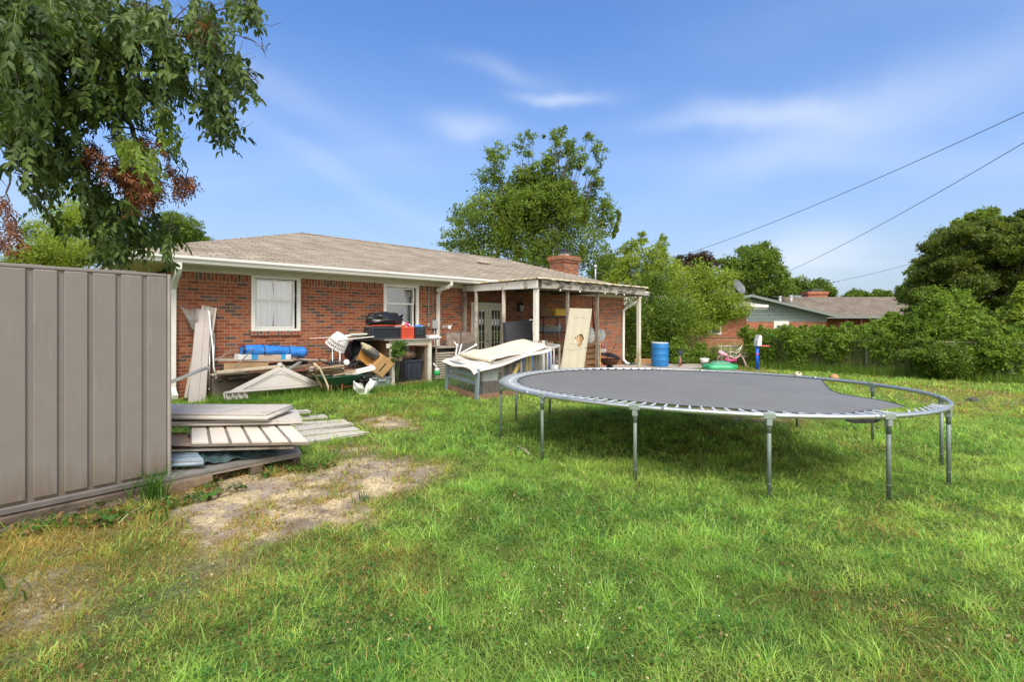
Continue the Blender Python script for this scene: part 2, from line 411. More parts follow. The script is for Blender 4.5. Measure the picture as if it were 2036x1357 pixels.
white_trim = mat('white_trim', (.74, .72, .66), .45, .06, 9, .05, col2=(.55, .52, .44), mixlo=.58, mixhi=.85)
cream = mat('cream_paint', (.58, .54, .42), .6, .08, 5, .08, col2=(.42, .37, .27), mixlo=.55, mixhi=.85)
gutter_m = mat('gutter_enamel', (.72, .71, .66), .4, .05, 7, .03, col2=(.50, .46, .38), mixlo=.6, mixhi=.9)
taupe = mat('taupe_resin', (.195, .174, .157), .55, .07, 3, .10, bscale=140, col2=(.15, .125, .10), mixlo=.56, mixhi=.85)
taupe_lt = mat('pale_resin', (.56, .51, .45), .55, .08, 4, .08, bscale=90, col2=(.32, .28, .23), mixlo=.56, mixhi=.85)
grey_wood = mat('weathered_wood', (.25, .21, .17), .85, .25, 5, .4, stretch=(1, 1, 1), col2=(.12, .10, .085), mixlo=.5, mixhi=.75)
tan_wood = mat('tan_wood', (.42, .27, .14), .75, .2, 6, .25, col2=(.26, .16, .09), mixlo=.55, mixhi=.8)
pine = mat('pine_wood', (.55, .36, .16), .7, .18, 6, .2, col2=(.36, .22, .10), mixlo=.6, mixhi=.85)
brown_wood = mat('brown_wood', (.15, .085, .045), .7, .25, 6, .25)
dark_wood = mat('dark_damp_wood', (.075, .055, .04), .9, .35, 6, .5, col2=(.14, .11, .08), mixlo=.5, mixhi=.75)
galv = mat('galvanised_steel', (.50, .53, .52), .34, .12, 8, .05, metal=.75, col2=(.30, .31, .29), mixlo=.6, mixhi=.85)
steel_leg = mat('leg_steel', (.17, .215, .195), .45, .2, 6, .06, metal=.2, col2=(.20, .13, .09), mixscale=5, mixlo=.62, mixhi=.72)
white_metal = mat('white_metal', (.72, .73, .72), .4, .08, 8, .03)
white_pl = mat('white_plastic', (.78, .79, .78), .4, .05, 8, .03)
black_pl = mat('black_plastic', (.018, .018, .020), .45, .2, 8, .05)
navy_pl = mat('dark_navy_plastic', (.028, .033, .050), .5, .2, 8, .08)
black_iron = mat('black_iron', (.02, .02, .02), .5, .3, 10, .1)
rust = mat('rust', (.28, .10, .045), .85, .3, 15, .3)
card = mat('cardboard', (.46, .29, .14), .85, .1, 6, .1)
# ================================================================ ground, patches and lawn
def poly_px(pts): return np.array([(gp(x, y).x, gp(x, y).y) for x, y in pts])
def sdist(px, poly):                                     # signed distance (inside positive)
    X, Y = px; n = len(poly); ins = np.zeros(X.shape, bool); dm = np.full(X.shape, 1e9)
    for i in range(n):
        x0, y0 = poly[i]; x1, y1 = poly[(i+1) % n]
        c = ((y0 > Y) != (y1 > Y)) & (X < (x1-x0)*(Y-y0)/(y1-y0+1e-12)+x0); ins ^= c
        t = np.clip(((X-x0)*(x1-x0)+(Y-y0)*(y1-y0))/((x1-x0)**2+(y1-y0)**2+1e-12), 0, 1)
        dm = np.minimum(dm, np.hypot(X-x0-t*(x1-x0), Y-y0-t*(y1-y0)))
    return np.where(ins, dm, -dm)
BARE = [(poly_px(p), w) for p, w in [
    ([(335, 985), (400, 950), (520, 925), (640, 940), (720, 905), (800, 915), (905, 935), (860, 962), (720, 1000), (700, 1040), (610, 1050), (520, 1078), (430, 1092), (360, 1060)], 1.0),
    ([(700, 835), (770, 826), (832, 834), (826, 856), (760, 862)], .95),
    ([(655, 893), (700, 884), (745, 892), (730, 903), (680, 908)], .8),
    ([(1310, 812), (1480, 802), (1700, 806), (1760, 826), (1600, 842), (1420, 836)], .75),
    ([(1690, 770), (1990, 778), (2100, 800), (2000, 828), (1890, 822), (1800, 800)], .42),
    ([(0, 1075), (120, 1040), (330, 1010), (300, 1050), (120, 1120), (0, 1150)], .45),
    ([(-60, 1150), (110, 1130), (200, 1180), (120, 1260), (20, 1300), (-60, 1290)], .62),
    ([(330, 1110), (450, 1080), (560, 1100), (480, 1170), (350, 1180)], .50)]]
def vnoise(X, Y, seed=0):                               # cheap value noise in numpy
    def h(i, j): 
        a = np.sin(i*127.1+j*311.7+seed*74.7)*43758.5453; return a-np.floor(a)
    i = np.floor(X); j = np.floor(Y); fx = X-i; fy = Y-j; fx = fx*fx*(3-2*fx); fy = fy*fy*(3-2*fy)
    return (h(i, j)*(1-fx)+h(i+1, j)*fx)*(1-fy)+(h(i, j+1)*(1-fx)+h(i+1, j+1)*fx)*fy
def fbm(X, Y, s, seed=0): return (vnoise(X*s, Y*s, seed)*.55+vnoise(X*s*2.1, Y*s*2.1, seed+3)*.28+vnoise(X*s*4.3, Y*s*4.3, seed+5)*.17)
def bare(X, Y):
    m = np.zeros(X.shape)
    nz = (fbm(X, Y, 2.6, 1)-.5)*.85+(fbm(X, Y, 9, 2)-.5)*.45+(fbm(X, Y, 26, 6)-.5)*.25
    for poly, w in BARE:
        m = np.maximum(m, w*sstep(-.34, .30, sdist((X, Y), poly)+nz*.55))
    return m
def dryness(X, Y):                                      # yellowing: by the shed and around the bare patches
    l = sstep(-.4, -3.4, X+.25*(Y-3))*sstep(6.5, 3.5, Y)
    return np.clip(.75*l*sstep(.35, .62, fbm(X, Y, 1.4, 9))+.9*sstep(.62, .8, fbm(X, Y, 1.1, 12))*.5+.55*sstep(9, 15, Y)*sstep(.4, .7, fbm(X, Y, .6, 4)), 0, 1)

xs = np.unique(np.concatenate([-np.geomspace(9, 400, 26)[::-1], np.arange(-9, 14.01, .07), np.geomspace(14.1, 420, 26)]))
ys = np.unique(np.concatenate([-np.geomspace(1, 60, 10)[::-1], np.arange(-.9, 1.8, .3), np.arange(1.8, 12.5, .06), np.arange(12.5, 24, .2), np.geomspace(24, 900, 26)]))
XX, YY = np.meshgrid(xs, ys); nx_, ny_ = len(xs), len(ys)
ZZ = gz(XX, YY)
near = (YY < 12) & (YY > 1.5) & (np.abs(XX) < 14)
ZZ = ZZ + np.where(near, (fbm(XX, YY, 5, 21)-.5)*.035, 0)
bm_ = np.where((YY < 20) & (YY > 1) & (np.abs(XX) < 16), bare(XX, YY), 0)
V = np.stack([XX.ravel(), YY.ravel(), ZZ.ravel()], 1)
I = np.arange(nx_*ny_).reshape(ny_, nx_)
Fq = np.stack([I[:-1, :-1].ravel(), I[:-1, 1:].ravel(), I[1:, 1:].ravel(), I[1:, :-1].ravel()], 1)
gm, nt, b = mtl('lawn_soil')
at = NN(nt, 'ShaderNodeAttribute', attribute_name='tint'); sp = NN(nt, 'ShaderNodeSeparateColor'); nt.links.new(at.outputs['Color'], sp.inputs[0])
tc = NN(nt, 'ShaderNodeTexCoord')
def nz(scale, det=6, r=.6, st=(1, 1, 1), rot=0):
    mp = NN(nt, 'ShaderNodeMapping'); mp.inputs['Scale'].default_value = st; mp.inputs['Rotation'].default_value = (0, 0, rot); nt.links.new(tc.outputs['Object'], mp.inputs[0])
    n = NN(nt, 'ShaderNodeTexNoise'); n.inputs['Scale'].default_value = scale; n.inputs['Detail'].default_value = det; n.inputs['Roughness'].default_value = r; nt.links.new(mp.outputs[0], n.inputs[0]); return n.outputs[0]
lawn = ramp(nt, nz(1.1), [(.3, (.055, .085, .02)), (.55, (.09, .13, .028)), (.72, (.16, .16, .045))])
lawn = mixc(nt, 1, lawn, ramp(nt, nz(45, 3), [(.3, (.55, .55, .5)), (.7, (1.35, 1.35, 1.3))]), 'MULTIPLY')
soil = ramp(nt, nz(2.2, 8, .7), [(.35, (.20, .15, .11)), (.50, (.31, .25, .195)), (.65, (.40, .345, .30))])
straw = ramp(nt, nz(50, 3, .6, (1, .18, 1), .7), [(.3, (.42, .32, .17)), (.7, (.72, .60, .37))])
soil = mixc(nt, ramp(nt, nz(2.7, 8, .72), [(.46, (0, 0, 0)), (.58, (1, 1, 1))]), soil, straw)
soil = mixc(nt, 1, soil, ramp(nt, nz(70, 4), [(.3, (.7, .7, .7)), (.7, (1.25, 1.25, 1.25))]), 'MULTIPLY')
nt.links.new(mixc(nt, sp.outputs[0], lawn, soil), b.inputs['Base Color']); b.inputs['Roughness'].default_value = .95; b.inputs['Specular IOR Level'].default_value = .15
bp = NN(nt, 'ShaderNodeBump'); bp.inputs['Strength'].default_value = .9; bp.inputs['Distance'].default_value = .03
nt.links.new(mathn(nt, 'ADD', nz(18, 8, .7), mathn(nt, 'MULTIPLY', nz(90, 3, .6, (1, .2, 1), .6), .5)), bp.inputs['Height']); nt.links.new(bp.outputs[0], b.inputs['Normal'])
tint = np.zeros((len(V), 3)); tint[:, 0] = bm_.ravel()
g = np_mesh('ground', V, [Fq], gm, tint, smooth=True); g['kind'] = 'structure'
def ground_z(X, Y): return gz(X, Y)+np.where((Y < 12), (fbm(X, Y, 5, 21)-.5)*.035, 0)

PATIO = np.array([(HW(6.6, 2.9).x, HW(6.6, 2.9).y), (HW(13.2, 2.9).x, HW(13.2, 2.9).y), (HW(19.3, 2.0).x, HW(19.3, 2.0).y), (HW(19.3, -1.2).x, HW(19.3, -1.2).y), (HW(14.6, 0).x, HW(14.6, 0).y), (HW(6.6, 0).x, HW(6.6, 0).y)])
concrete = mat('patio_concrete', (.36, .31, .26), .9, .15, 3, .2, col2=(.24, .20, .16), mixlo=.5, mixhi=.7)
m_ = MB(); m_.prism([tuple(p) for p in PATIO], .16, Matrix.Translation((0, 0, -.09))); o = m_.build('patio', concrete); o['kind'] = 'structure'

def blades(name, n, xr, yr, hmean, wmean, keep, colfn, label, cat, wide=0, lean=1.05, seed=1, kind='stuff', fov=True):
    r = np.random.default_rng(seed)
    # density falls with the square of the distance: sample Y with pdf ~ const in log space
    X = r.uniform(xr[0], xr[1], n); Y = r.uniform(yr[0], yr[1], n)
    k = keep(X, Y, r)
    if fov: k &= np.abs(X) < 1.10*Y+.7
    d = X*.679-Y*.734+11.219
    k &= d > .05
    X = X[k]; Y = Y[k]; n = len(X)
    Z = ground_z(X, Y)
    h = hmean*np.exp(r.normal(0, .42, n))*(.30+.75*fbm(X, Y, 1.9, 91)+1.5*fbm(X, Y, 5.5, 92)**2.2); w = wmean*np.exp(r.normal(0, .3, n))
    th = r.uniform(0, 2*np.pi, n); ln = np.clip(np.abs(r.normal(lean, .4, n)), .1, 2.0)
    dx, dy = np.cos(th), np.sin(th)
    ph = th+np.pi/2+r.normal(0, .4, n); wx, wy = np.cos(ph)*w/2, np.sin(ph)*w/2
    def pt(t, side):
        out = ln*h*t**1.5; up = h*(t*np.cos(ln*.7*t)); ww = (1-t*.55)
        return np.stack([X+dx*out+wx*side*ww, Y+dy*out+wy*side*ww, Z-.006+up], 1)
    Vv = np.stack([pt(0, -1), pt(0, 1), pt(.5, -1), pt(.5, 1), pt(1, 0)], 1).reshape(-1, 3)
    b = np.arange(n)[:, None]*5
    q = b+np.array([[0, 1, 3, 2]]); t = b+np.array([[2, 3, 4]])
    col = colfn(X, Y, r)
    cc = np.repeat(col, 5, axis=0)
    return np_mesh(name, Vv, [q, t], grass_m, cc), n
grass_m = foliage_mat('grass_blades', .52, .55, .25)
def grass_col(X, Y, r):
    n = len(X)
    g0 = np.array([.26, .42, .085]); g1 = np.array([.45, .56, .155]); g2 = np.array([.12, .27, .06]); st = np.array([.42, .32, .12]); br = np.array([.26, .15, .06])
    f = fbm(X, Y, .9, 31); f2 = r.random(n)
    c = g0+(g1-g0)*np.clip(f*1.5-.4+r.normal(0, .28, n), 0, 1)[:, None]
    k = f2 < .18+.25*(fbm(X, Y, 1.7, 33) < .42); c[k] = g2
    dry = dryness(X, Y)+.9*bare(X, Y)
    k = r.random(n) < (.045+.70*dry); c[k] = (st+(br-st)*r.random(n)[:, None])[k]
    k = (r.random(n) < dry*.5); c[k] = c[k]*.4+np.array([.33, .31, .07])*.6
    return c*np.exp(r.normal(0, .16, n))[:, None]*(.50+1.0*fbm(X, Y, 5.5, 92))[:, None]
def on_things(X, Y):                                     # under the patio and the shed
    return (sdist((X, Y), PATIO) > -.02)
def keepf(dens_rel=1.0, thr=.42):
    def k(X, Y, r):
        bb = bare(X, Y); cl = fbm(X, Y, 3.2, 41)
        return (r.random(len(X)) < dens_rel*np.clip(1.12-bb*1.25+.5*(fbm(X, Y, 4.5, 44) > .60), .02, 1)*np.clip(.45+cl*1.0, 0, 1)) & ~on_things(X, Y)
    return k
parts_ = []
for (n, xr, yr, h, w, sd_) in [(230000, (-4.6, 4.6), (1.9, 3.6), .033, .0046, 1), (360000, (-7, 7), (3.6, 6.0), .036, .0066, 2), (320000, (-9, 11.5), (6.0, 10.0), .045, .011, 3), (220000, (-8, 16), (10, 17), .050, .018, 4), (90000, (-3, 27), (17, 26), .06, .034, 5)]:
    o, k = blades('lawn_grass', n, xr, yr, h, w, keepf(), grass_col, '', '', seed=sd_)
    parts_.append(o)
tag(parts_[0], 'short bright green lawn blades in the foreground nearest the viewer', 'grass', kind='stuff')
tag(parts_[1], 'short green lawn blades around the near trampoline legs', 'grass', kind='stuff')
tag(parts_[2], 'lawn blades below the trampoline and before the junk piles', 'grass', kind='stuff')
tag(parts_[3], 'lawn running from the trampoline to the fence line', 'grass', kind='stuff')
tag(parts_[4], 'farthest grass beyond the chain link fence', 'grass', kind='stuff')
# longer, broader blades in loose tufts
def tuftk(X, Y, r): return (fbm(X, Y, 2.3, 55) > .50) & (bare(X, Y) < .35) & ~on_things(X, Y) & (r.random(len(X)) < .8)
o, _ = blades('tall_grass', 9000, (-5, 8), (2.0, 8.5), .085, .0075, tuftk, lambda X, Y, r: np.array([[.24, .38, .07]])*np.exp(r.normal(0, .25, len(X)))[:, None]*np.array([[1, 1, 1.2]]), '', '', lean=1.0, seed=8)
tag(o, 'longer arching broad grass blades standing in loose tufts over the lawn', 'grass', kind='stuff')
# straw lying on the bare patches
def strawk(X, Y, r): return (bare(X, Y) > .12) & (r.random(len(X)) < .35+.65*(fbm(X, Y, 3, 77) > .48))
o, _ = blades('straw', 60000, (-5, 8), (2.2, 9), .022, .0045, strawk, lambda X, Y, r: (np.array([[.50, .39, .19]])*np.exp(r.normal(0, .28, len(X)))[:, None]), '', '', lean=2.2, seed=9)
tag(o, 'dry straw clippings lying over the bare patch by the pallet', 'straw', kind='stuff')
# clover: low round leaves with white heads
def leaf_quads(X, Y, Z, n_, size, r, col, flat=.35, m=None, name='', parent=None):
    n = len(X); th = r.uniform(0, 2*np.pi, n); s = size*np.exp(r.normal(0, .25, n))
    ax = np.stack([np.cos(th), np.sin(th), r.normal(0, flat, n)], 1); ay = np.stack([-np.sin(th), np.cos(th), r.normal(0, flat, n)], 1)
    c = np.stack([X, Y, Z], 1)
    Vv = np.stack([c-ax*s[:, None]*.5, c+ay*s[:, None]*.38+[0, 0, 0], c+ax*s[:, None]*.5, c-ay*s[:, None]*.38], 1).reshape(-1, 3)
    return Vv, np.arange(n)[:, None]*4+np.array([[0, 1, 2, 3]]), np.repeat(col, 4, axis=0)
r_ = np.random.default_rng(12)
X = r_.uniform(-4, 6, 60000); Y = r_.uniform(2.1, 6.5, 60000)
k = (fbm(X, Y, 1.6, 63) > .56) & (bare(X, Y) < .2) & (np.abs(X) < 1.1*Y+.5); X = X[k]; Y = Y[k]
Vv, q, cc = leaf_quads(X, Y, ground_z(X, Y)+r_.uniform(.015, .045, len(X)), 0, .017, r_, np.array([[.09, .21, .05]])*np.exp(r_.normal(0, .2, len(X)))[:, None])
o = np_mesh('clover', Vv, [q], grass_m, cc); tag(o, 'dark green clover leaves low in the lawn', 'clover', kind='stuff')
m_ = MB(); 
for i in range(48):
    x, y = r_.uniform(1000, 1500), r_.uniform(1010, 1340)
    if r_.random() < .5: x, y = r_.normal(1110, 60), r_.normal(1190, 75)
    if y < 1000: continue
    p = gp(x, y); m_.ball(p+Vector((0, 0, .045+r_.uniform(0, .02))), r_.uniform(.0032, .0048), 6)
clov = mat('clover_flower', (.62, .60, .50), .8, .1)
lone(m_, 'clover_blossoms', clov, 'tiny white clover heads scattered in the lawn before the trampoline', 'clover flowers', kind='stuff')

X = r_.uniform(-5, 9, 26000); Y = r_.uniform(2.1, 11, 26000)
k = (np.abs(X) < 1.1*Y+.5) & (fbm(X, Y, 1.3, 83) > .47) & ~on_things(X, Y); X = X[k]; Y = Y[k]
pal = np.array([[.40, .28, .13], [.52, .42, .22], [.24, .13, .06]]); col = pal[r_.choice(3, len(X))]*np.exp(r_.normal(0, .2, len(X)))[:, None]
Vv, q, cc = leaf_quads(X, Y, ground_z(X, Y)+r_.uniform(.006, .03, len(X)), 0, .019, r_, col, .3)
o = np_mesh('thatch', Vv, [q], grass_m, cc); tag(o, 'dry brown leaf bits and thatch flecked through the whole lawn', 'litter', kind='stuff')
# broad leaved weeds and brown litter by the shed
X = r_.uniform(-4.6, -1.6, 9000); Y = r_.uniform(2.2, 5.6, 9000)
k = (Y < 3.94+(X+4.01)*1.314+.05) & (Y > 3.94+(X+4.01)*1.314-1.1) & (fbm(X, Y, 2.2, 71) > .44); X = X[k]; Y = Y[k]
pal = np.array([[.06, .15, .03], [.09, .19, .035], [.17, .09, .045], [.30, .20, .09]]); col = pal[r_.choice(4, len(X), p=[.42, .25, .18, .15])]*np.exp(r_.normal(0, .2, len(X)))[:, None]
Vv, q, cc = leaf_quads(X, Y, ground_z(X, Y)+r_.uniform(.01, .07, len(X)), 0, .045, r_, col, .5)
o = np_mesh('weeds', Vv, [q], grass_m, cc); tag(o, 'broad weed leaves and brown litter along the shed skid', 'weeds', kind='stuff')

# ================================================================ leaf clouds
leaf_m = foliage_mat('tree_leaves', .48, .5, .3)
near_leaf_m = foliage_mat('near_leaves', .30, .5, .28)
def leaf_cloud(cen, rad, n, size, r, cols, flatten=.85, sub=14, spread=.22, aspect=.45, droop=0.0, twig=None, fill=2.2):
    """n leaves in twig clumps inside ellipsoids; returns vertices, quads, colours"""
    cen = np.asarray(cen, float); rad = np.asarray(rad, float); vol = rad**1.6
    per = np.maximum((vol/vol.sum()*n).astype(int), 12)
    pts = []; out = []; clump_t = []
    for c, ra, k in zip(cen, rad, per):
        ns = max(int(k/sub), 4)
        d = r.normal(0, 1, (ns, 3)); d /= np.linalg.norm(d, axis=1)[:, None]; d = d*np.clip(r.normal(1, .28, 3), .5, 1.6)
        sc_ = (ra*1.0 if ra > .6 else ra*1.25)*r.random(ns)**(1/fill)
        tw = d*sc_[:, None]*[1, 1, flatten]; t_b = r.normal(0, .14, ns)
        which = r.integers(0, ns, k)
        p = tw[which]+r.normal(0, spread*min(max(ra, .5 if ra > .15 else .12), 1.2), (k, 3))*[1, 1, .7]
        pts.append(c+p); out.append(p/np.maximum(np.linalg.norm(p, axis=1), 1e-3)[:, None]); clump_t.append(t_b[which])
    p = np.concatenate(pts); o_ = np.concatenate(out); cb = np.concatenate(clump_t); n = len(p)
    ax = r.normal(0, 1, (n, 3))+o_*.6; ax[:, 2] -= droop*1.5; ax /= np.linalg.norm(ax, axis=1)[:, None]
    nm = r.normal(0, .8, (n, 3))+o_*.5+[0, 0, .8]
    ay = np.cross(nm, ax); ay /= np.maximum(np.linalg.norm(ay, axis=1), 1e-4)[:, None]
    s = size*np.exp(r.normal(0, .25, n))[:, None]
    up = np.cross(ax, ay)*.12*s
    Vv = np.stack([p-ax*s*.5, p+ay*s*aspect*.5-up, p+ax*s*.5, p-ay*s*aspect*.5-up], 1).reshape(-1, 3)
    cols = np.asarray(cols, float)
    mixf = np.clip(.5+cb*1.4+r.normal(0, .22, n), 0, 1)[:, None]*(len(cols)-1)
    i0 = np.clip(np.floor(mixf).astype(int)[:, 0], 0, len(cols)-2); fr = mixf-i0[:, None]
    c = (cols[i0]*(1-fr)+cols[i0+1]*fr)*np.exp(r.normal(0, .12, n))[:, None]
    return Vv, np.arange(n)[:, None]*4+np.array([[0, 1, 2, 3]]), np.repeat(c, 4, axis=0)
bark = mat('bark', (.12, .095, .07), .95, .3, 10, .6)
def tree(name, label, cat, cl, Y, n, size, cols, base=None, tr=.2, seed=1, group=None, flatten=.85, fill=2.2, spread=.22, sub=14, aspect=.45, droop=0, limbs=True, dz=0.5, ground=None, m=None, extra=None, fillin=0):
    """cl: clumps (x, y, r) as seen, at distance Y (or own 4th value offset)"""
    r = np.random.default_rng(seed); cen = []; rad = []
    for c in cl:
        dy = c[3] if len(c) > 3 else r.normal(0, 1)*dz*(np.mean([q[2] for q in cl])*Y/F)
        Yc = Y+dy; cen.append(P(c[0], c[1], Yc)); rad.append(c[2]*Yc/F)
    if base is None: base = cl[0][0]
    b = Vector(((base-CX)*Y/F, Y, 0)); b.z = G(b.x, b.y)-.05 if ground is None else ground
    root = thing(name, label, cat, b, 0, group)
    if fillin:
        cc_ = sum((Vector(c) for c in cen), Vector())/len(cen)
        for c, ra in list(zip(cen, rad)):
            c = Vector(c)
            for t in (.25, .5, .78): cen.append(c.lerp(cc_, 1-t)+Vector(r.normal(0, .45, 3))*ra if t < .6 else c+Vector(r.normal(0, .9, 3))*ra); rad.append(ra*r.uniform(.35, .7))
    Vv, q, cc = leaf_cloud(cen, rad, n, size, r, cols, flatten, sub, spread, aspect, droop, fill=fill)
    cen = cen[:len(cl)]; rad = rad[:len(cl)]
    # keep foliage above the ground
    Vv[:, 2] = np.maximum(Vv[:, 2], b.z+.06)
    np_mesh('crown', Vv, [q], m or leaf_m, cc, root)
    m_ = MB()
    cc_ = sum((Vector(c) for c in cen), Vector())/len(cen)
    top = b.lerp(Vector((cc_.x, cc_.y, cc_.z)), .55)
    fork = Vector((b.x*.8+cc_.x*.2, b.y, b.z+(top.z-b.z)*.6))
    m_.tube([b, b.lerp(fork, .5)+Vector((.03, 0, 0)), fork], [tr*1.0, tr*.75, tr*.55], 8)
    if limbs:
        for c, ra in list(zip(cen, rad))[:limbs if limbs is not True else 999]:
            c = Vector(c); mid = fork.lerp(c, .5)+Vector((r.normal(0, .1)*ra, r.normal(0, .1)*ra, -.10*(c-fork).length))
            m_.tube([fork, mid, c, c+(c-mid).normalized()*ra*.7], [tr*.16, tr*.07, tr*.03, tr*.008], 6)
            for _ in range(2):
                e = c+Vector(r.normal(0, .55, 3))*ra; m_.tube([mid.lerp(c, .6), e], [tr*.06, tr*.015], 5)
    m_.build('trunk', bark, root, world=True)
    return root
# ================================================================ the house
brick = brick_mat('house_brick'); shingle = shingle_mat('shingles')
glass = glass_mat('window_glass', trans=.80); dark_room = mat('dark_room', (.035, .035, .035), .9, .1, 5, 0)
curtain_m = mat('curtain_cloth', (.80, .82, .84), .9, .05, 4, .05)
house = thing('brick_house', 'long low red brick ranch house with tan shingled hip roof behind the whole yard', 'house', COR, RH)
L, D = 14.46, 8.6
w1 = (hs(499), hs(597), 1.45, 2.63); w2 = (hs(762), hs(832), 1.45, 2.60); dr = (hs(937), hs(1005), .16, 2.22)
BZ = 2.64
def wall_with(holes, x0, x1, z0, z1, y0, th):
    m = MB(); xs = sorted({x0, x1, *[h[0] for h in holes], *[h[1] for h in holes]})
    for a, b_ in zip(xs, xs[1:]):
        hh = [h for h in holes if h[0] <= a+1e-6 and h[1] >= b_-1e-6]
        if hh:
            h = hh[0]
            if h[2] > z0+.01: m.box(a, b_, y0, y0+th, z0, h[2])
            if h[3] < z1-.01: m.box(a, b_, y0, y0+th, h[3], z1)
        else: m.box(a, b_, y0, y0+th, z0, z1)
    return m
SOL = 2.44
holes = [w1, w2, dr]
w = wall_with([(a, b_, c, min(d, SOL)) for a, b_, c, d in holes], 0, L, -.35, SOL, 0, .2)
w.box(0, .2, .2, D-.2, -.35, BZ); w.box(L-.2, L, .2, D-.2, -.35, BZ); w.box(0, L, D-.2, D, -.35, BZ)
w.build('wall', brick, house)
brick_s = brick_mat('soldier_brick', rows=.0677*1.0, w=.213, msize=.0085)
xs_ = [0, w1[0], w1[1], w2[0], w2[1], L]
for i in range(0, 6, 2): s_ = MB(); s_.box(xs_[i], xs_[i+1], -.002, .2, SOL, BZ, uvrot='zx'); s_.build('soldier_course', brick_s, house)
# eaves
fr = MB(); fr.sweep([(-.002, 2.60), (-.035, 2.60), (-.035, 2.665), (-.075, 2.70), (-.075, 2.74), (0, 2.74)], -.05, L+.05); fr.box(-.8, L+.6, -.56, -.036, 2.742, 2.76)
fr.box(-.78, -.004, -.56, D+.5, 2.72, 2.741); fr.box(L+.004, L+.58, -.56, D+.5, 2.72, 2.741)
fr.build('soffit', cream, house)
fa = MB(); fa.box(-.82, L+.62, -.585, -.561, 2.68, 2.80); fa.box(-.845, -.821, -.585, D+.6, 2.68, 2.80); fa.box(L+.621, L+.645, -.585, D+.6, 2.68, 2.80); fa.box(-.84, L+.64, D+.585, D+.61, 2.68, 2.80)
fa.build('fascia', cream, house)
gp_ = [(-.587, 2.70), (-.66, 2.70), (-.675, 2.745), (-.705, 2.78), (-.705, 2.825), (-.70, 2.826), (-.69, 2.822), (-.69, 2.79), (-.66, 2.755), (-.65, 2.712), (-.587, 2.712)]
ga = MB(); ga.sweep(gp_, -.90, L+.70); gu = ga.build('gutter', gutter_m, house)
rf = MB()
e = [(-.90, -.66, 2.83), (L+.70, -.66, 2.83), (L+.70, D+.66, 2.83), (-.90, D+.66, 2.83)]
r0, r1 = (3.94, 4.3, 4.37), (12.1, 4.3, 4.30)
rf.add([e[0], e[1], r1, r0], [(0, 1, 2, 3)]); rf.add([e[2], e[3], r0, r1], [(0, 1, 2, 3)])
rf.add([e[3], e[0], r0], [(0, 1, 2)], uvrot='yx'); rf.add([e[1], e[2], r1], [(0, 1, 2)], uvrot='yx')
rf.add([(x, y, z-.045) for x, y, z in e], [(3, 2, 1, 0)])
for i in range(4):
    a, b_ = e[i], e[(i+1) % 4]; rf.add([a, b_, (b_[0], b_[1], b_[2]-.045), (a[0], a[1], a[2]-.045)], [(0, 3, 2, 1)])
roof = rf.build('roof', shingle, house)
cap = MB()
for a, b_ in ((e[0], r0), (e[3], r0), (r0, r1), (r1, e[1]), (r1, e[2])):
    a, b_ = Vector(a), Vector(b_); n = int((b_-a).length/.16)
    for i in range(n):
        p, q = a.lerp(b_, i/n), a.lerp(b_, (i+1.25)/n); t = (b_-a).normalized(); sd_ = t.cross(Vector((0, 0, 1))).normalized()*.14
        up = Vector((0, 0, .012+.006*(i % 2)))
        cap.add([p-sd_-Vector((0, 0, .035)), p+up, p+sd_-Vector((0, 0, .035)), q-sd_-Vector((0, 0, .035)), q+up, q+sd_-Vector((0, 0, .035))], [(0, 1, 4, 3), (1, 2, 5, 4)])
cap.build('ridge_cap', shingle, roof)
# windows
def window(h, mid, dark, curtain):
    a, b_, z0, z1 = h
    f = MB(); t = .075
    f.box(a, a+t, -.030, .03, z0, z1, bev=.006); f.box(b_-t, b_, -.030, .03, z0, z1, bev=.006)
    f.box(a+t+.001, b_-t-.001, -.028, .03, z1-t, z1-.001, bev=.006); f.box(a+t+.001, b_-t-.001, -.028, .03, z0+.001, z0+.055, bev=.006)
    fo = f.build('window_frame', white_trim, house)
    s2 = MB(); q = .04; A, B = a+t+.012, b_-t-.03
    for (zl, zh, yy) in ((mid, z1-t-.012, .035), (z0+.06, mid+.03, .06)):
        s2.box(A, A+q, yy, yy+.025, zl, zh); s2.box(B-q, B, yy, yy+.025, zl, zh); s2.box(A+q+.001, B-q-.001, yy+.001, yy+.026, zl, zl+q); s2.box(A+q+.001, B-q-.001, yy+.001, yy+.026, zh-q*.7, zh)
    s2.build('sash', white_trim, fo)
    gl = MB(); gl.add([(A+q, .047, mid), (B-q, .047, mid), (B-q, .047, z1-t-.01), (A+q, .047, z1-t-.01)], [(0, 1, 2, 3)])
    gl.add([(A+q, .072, z0+.06), (B-q, .072, z0+.06), (B-q, .072, mid+.02), (A+q, .072, mid+.02)], [(0, 1, 2, 3)])
    gl.build('pane', glass, fo)
    c = MB()
    for (ca, cb, sw) in curtain:
        def fn(u, v, ca=ca, cb=cb, sw=sw):
            x = ca+(cb-ca)*u; x += sw*(1-abs(2*v-1))*.06*(u > .5)
            return (x, .13+.018*math.sin(u*(cb-ca)*70)+.01*math.sin(u*23+v*3), z0+.02+(z1-z0-.1)*v)
        c.grid(fn, 60, 6)
    c.build('curtain', curtain_m if not dark else mat('sheer_cloth', (.15, .16, .165), .9, .1, 5, .03), fo)
    bk = MB(); bk.box(a-.05, b_+.05, .7, .72, z0-.1, z1+.1); bk.build('room_backing', dark_room, fo)
W1M = hz(548, 600, 0); W2M = hz(800, 606, 0)
wd = w1[1]-w1[0]; window(w1, W1M, 0, [(w1[0]+.08, w1[0]+wd*.44, 1), (w1[0]+wd*.50, w1[1]-.08, 0)])
wd = w2[1]-w2[0]; window(w2, W2M, 1, [(w2[0]+.08, w2[0]+wd*.47, .3), (w2[0]+wd*.50, w2[1]-.08, 0)])
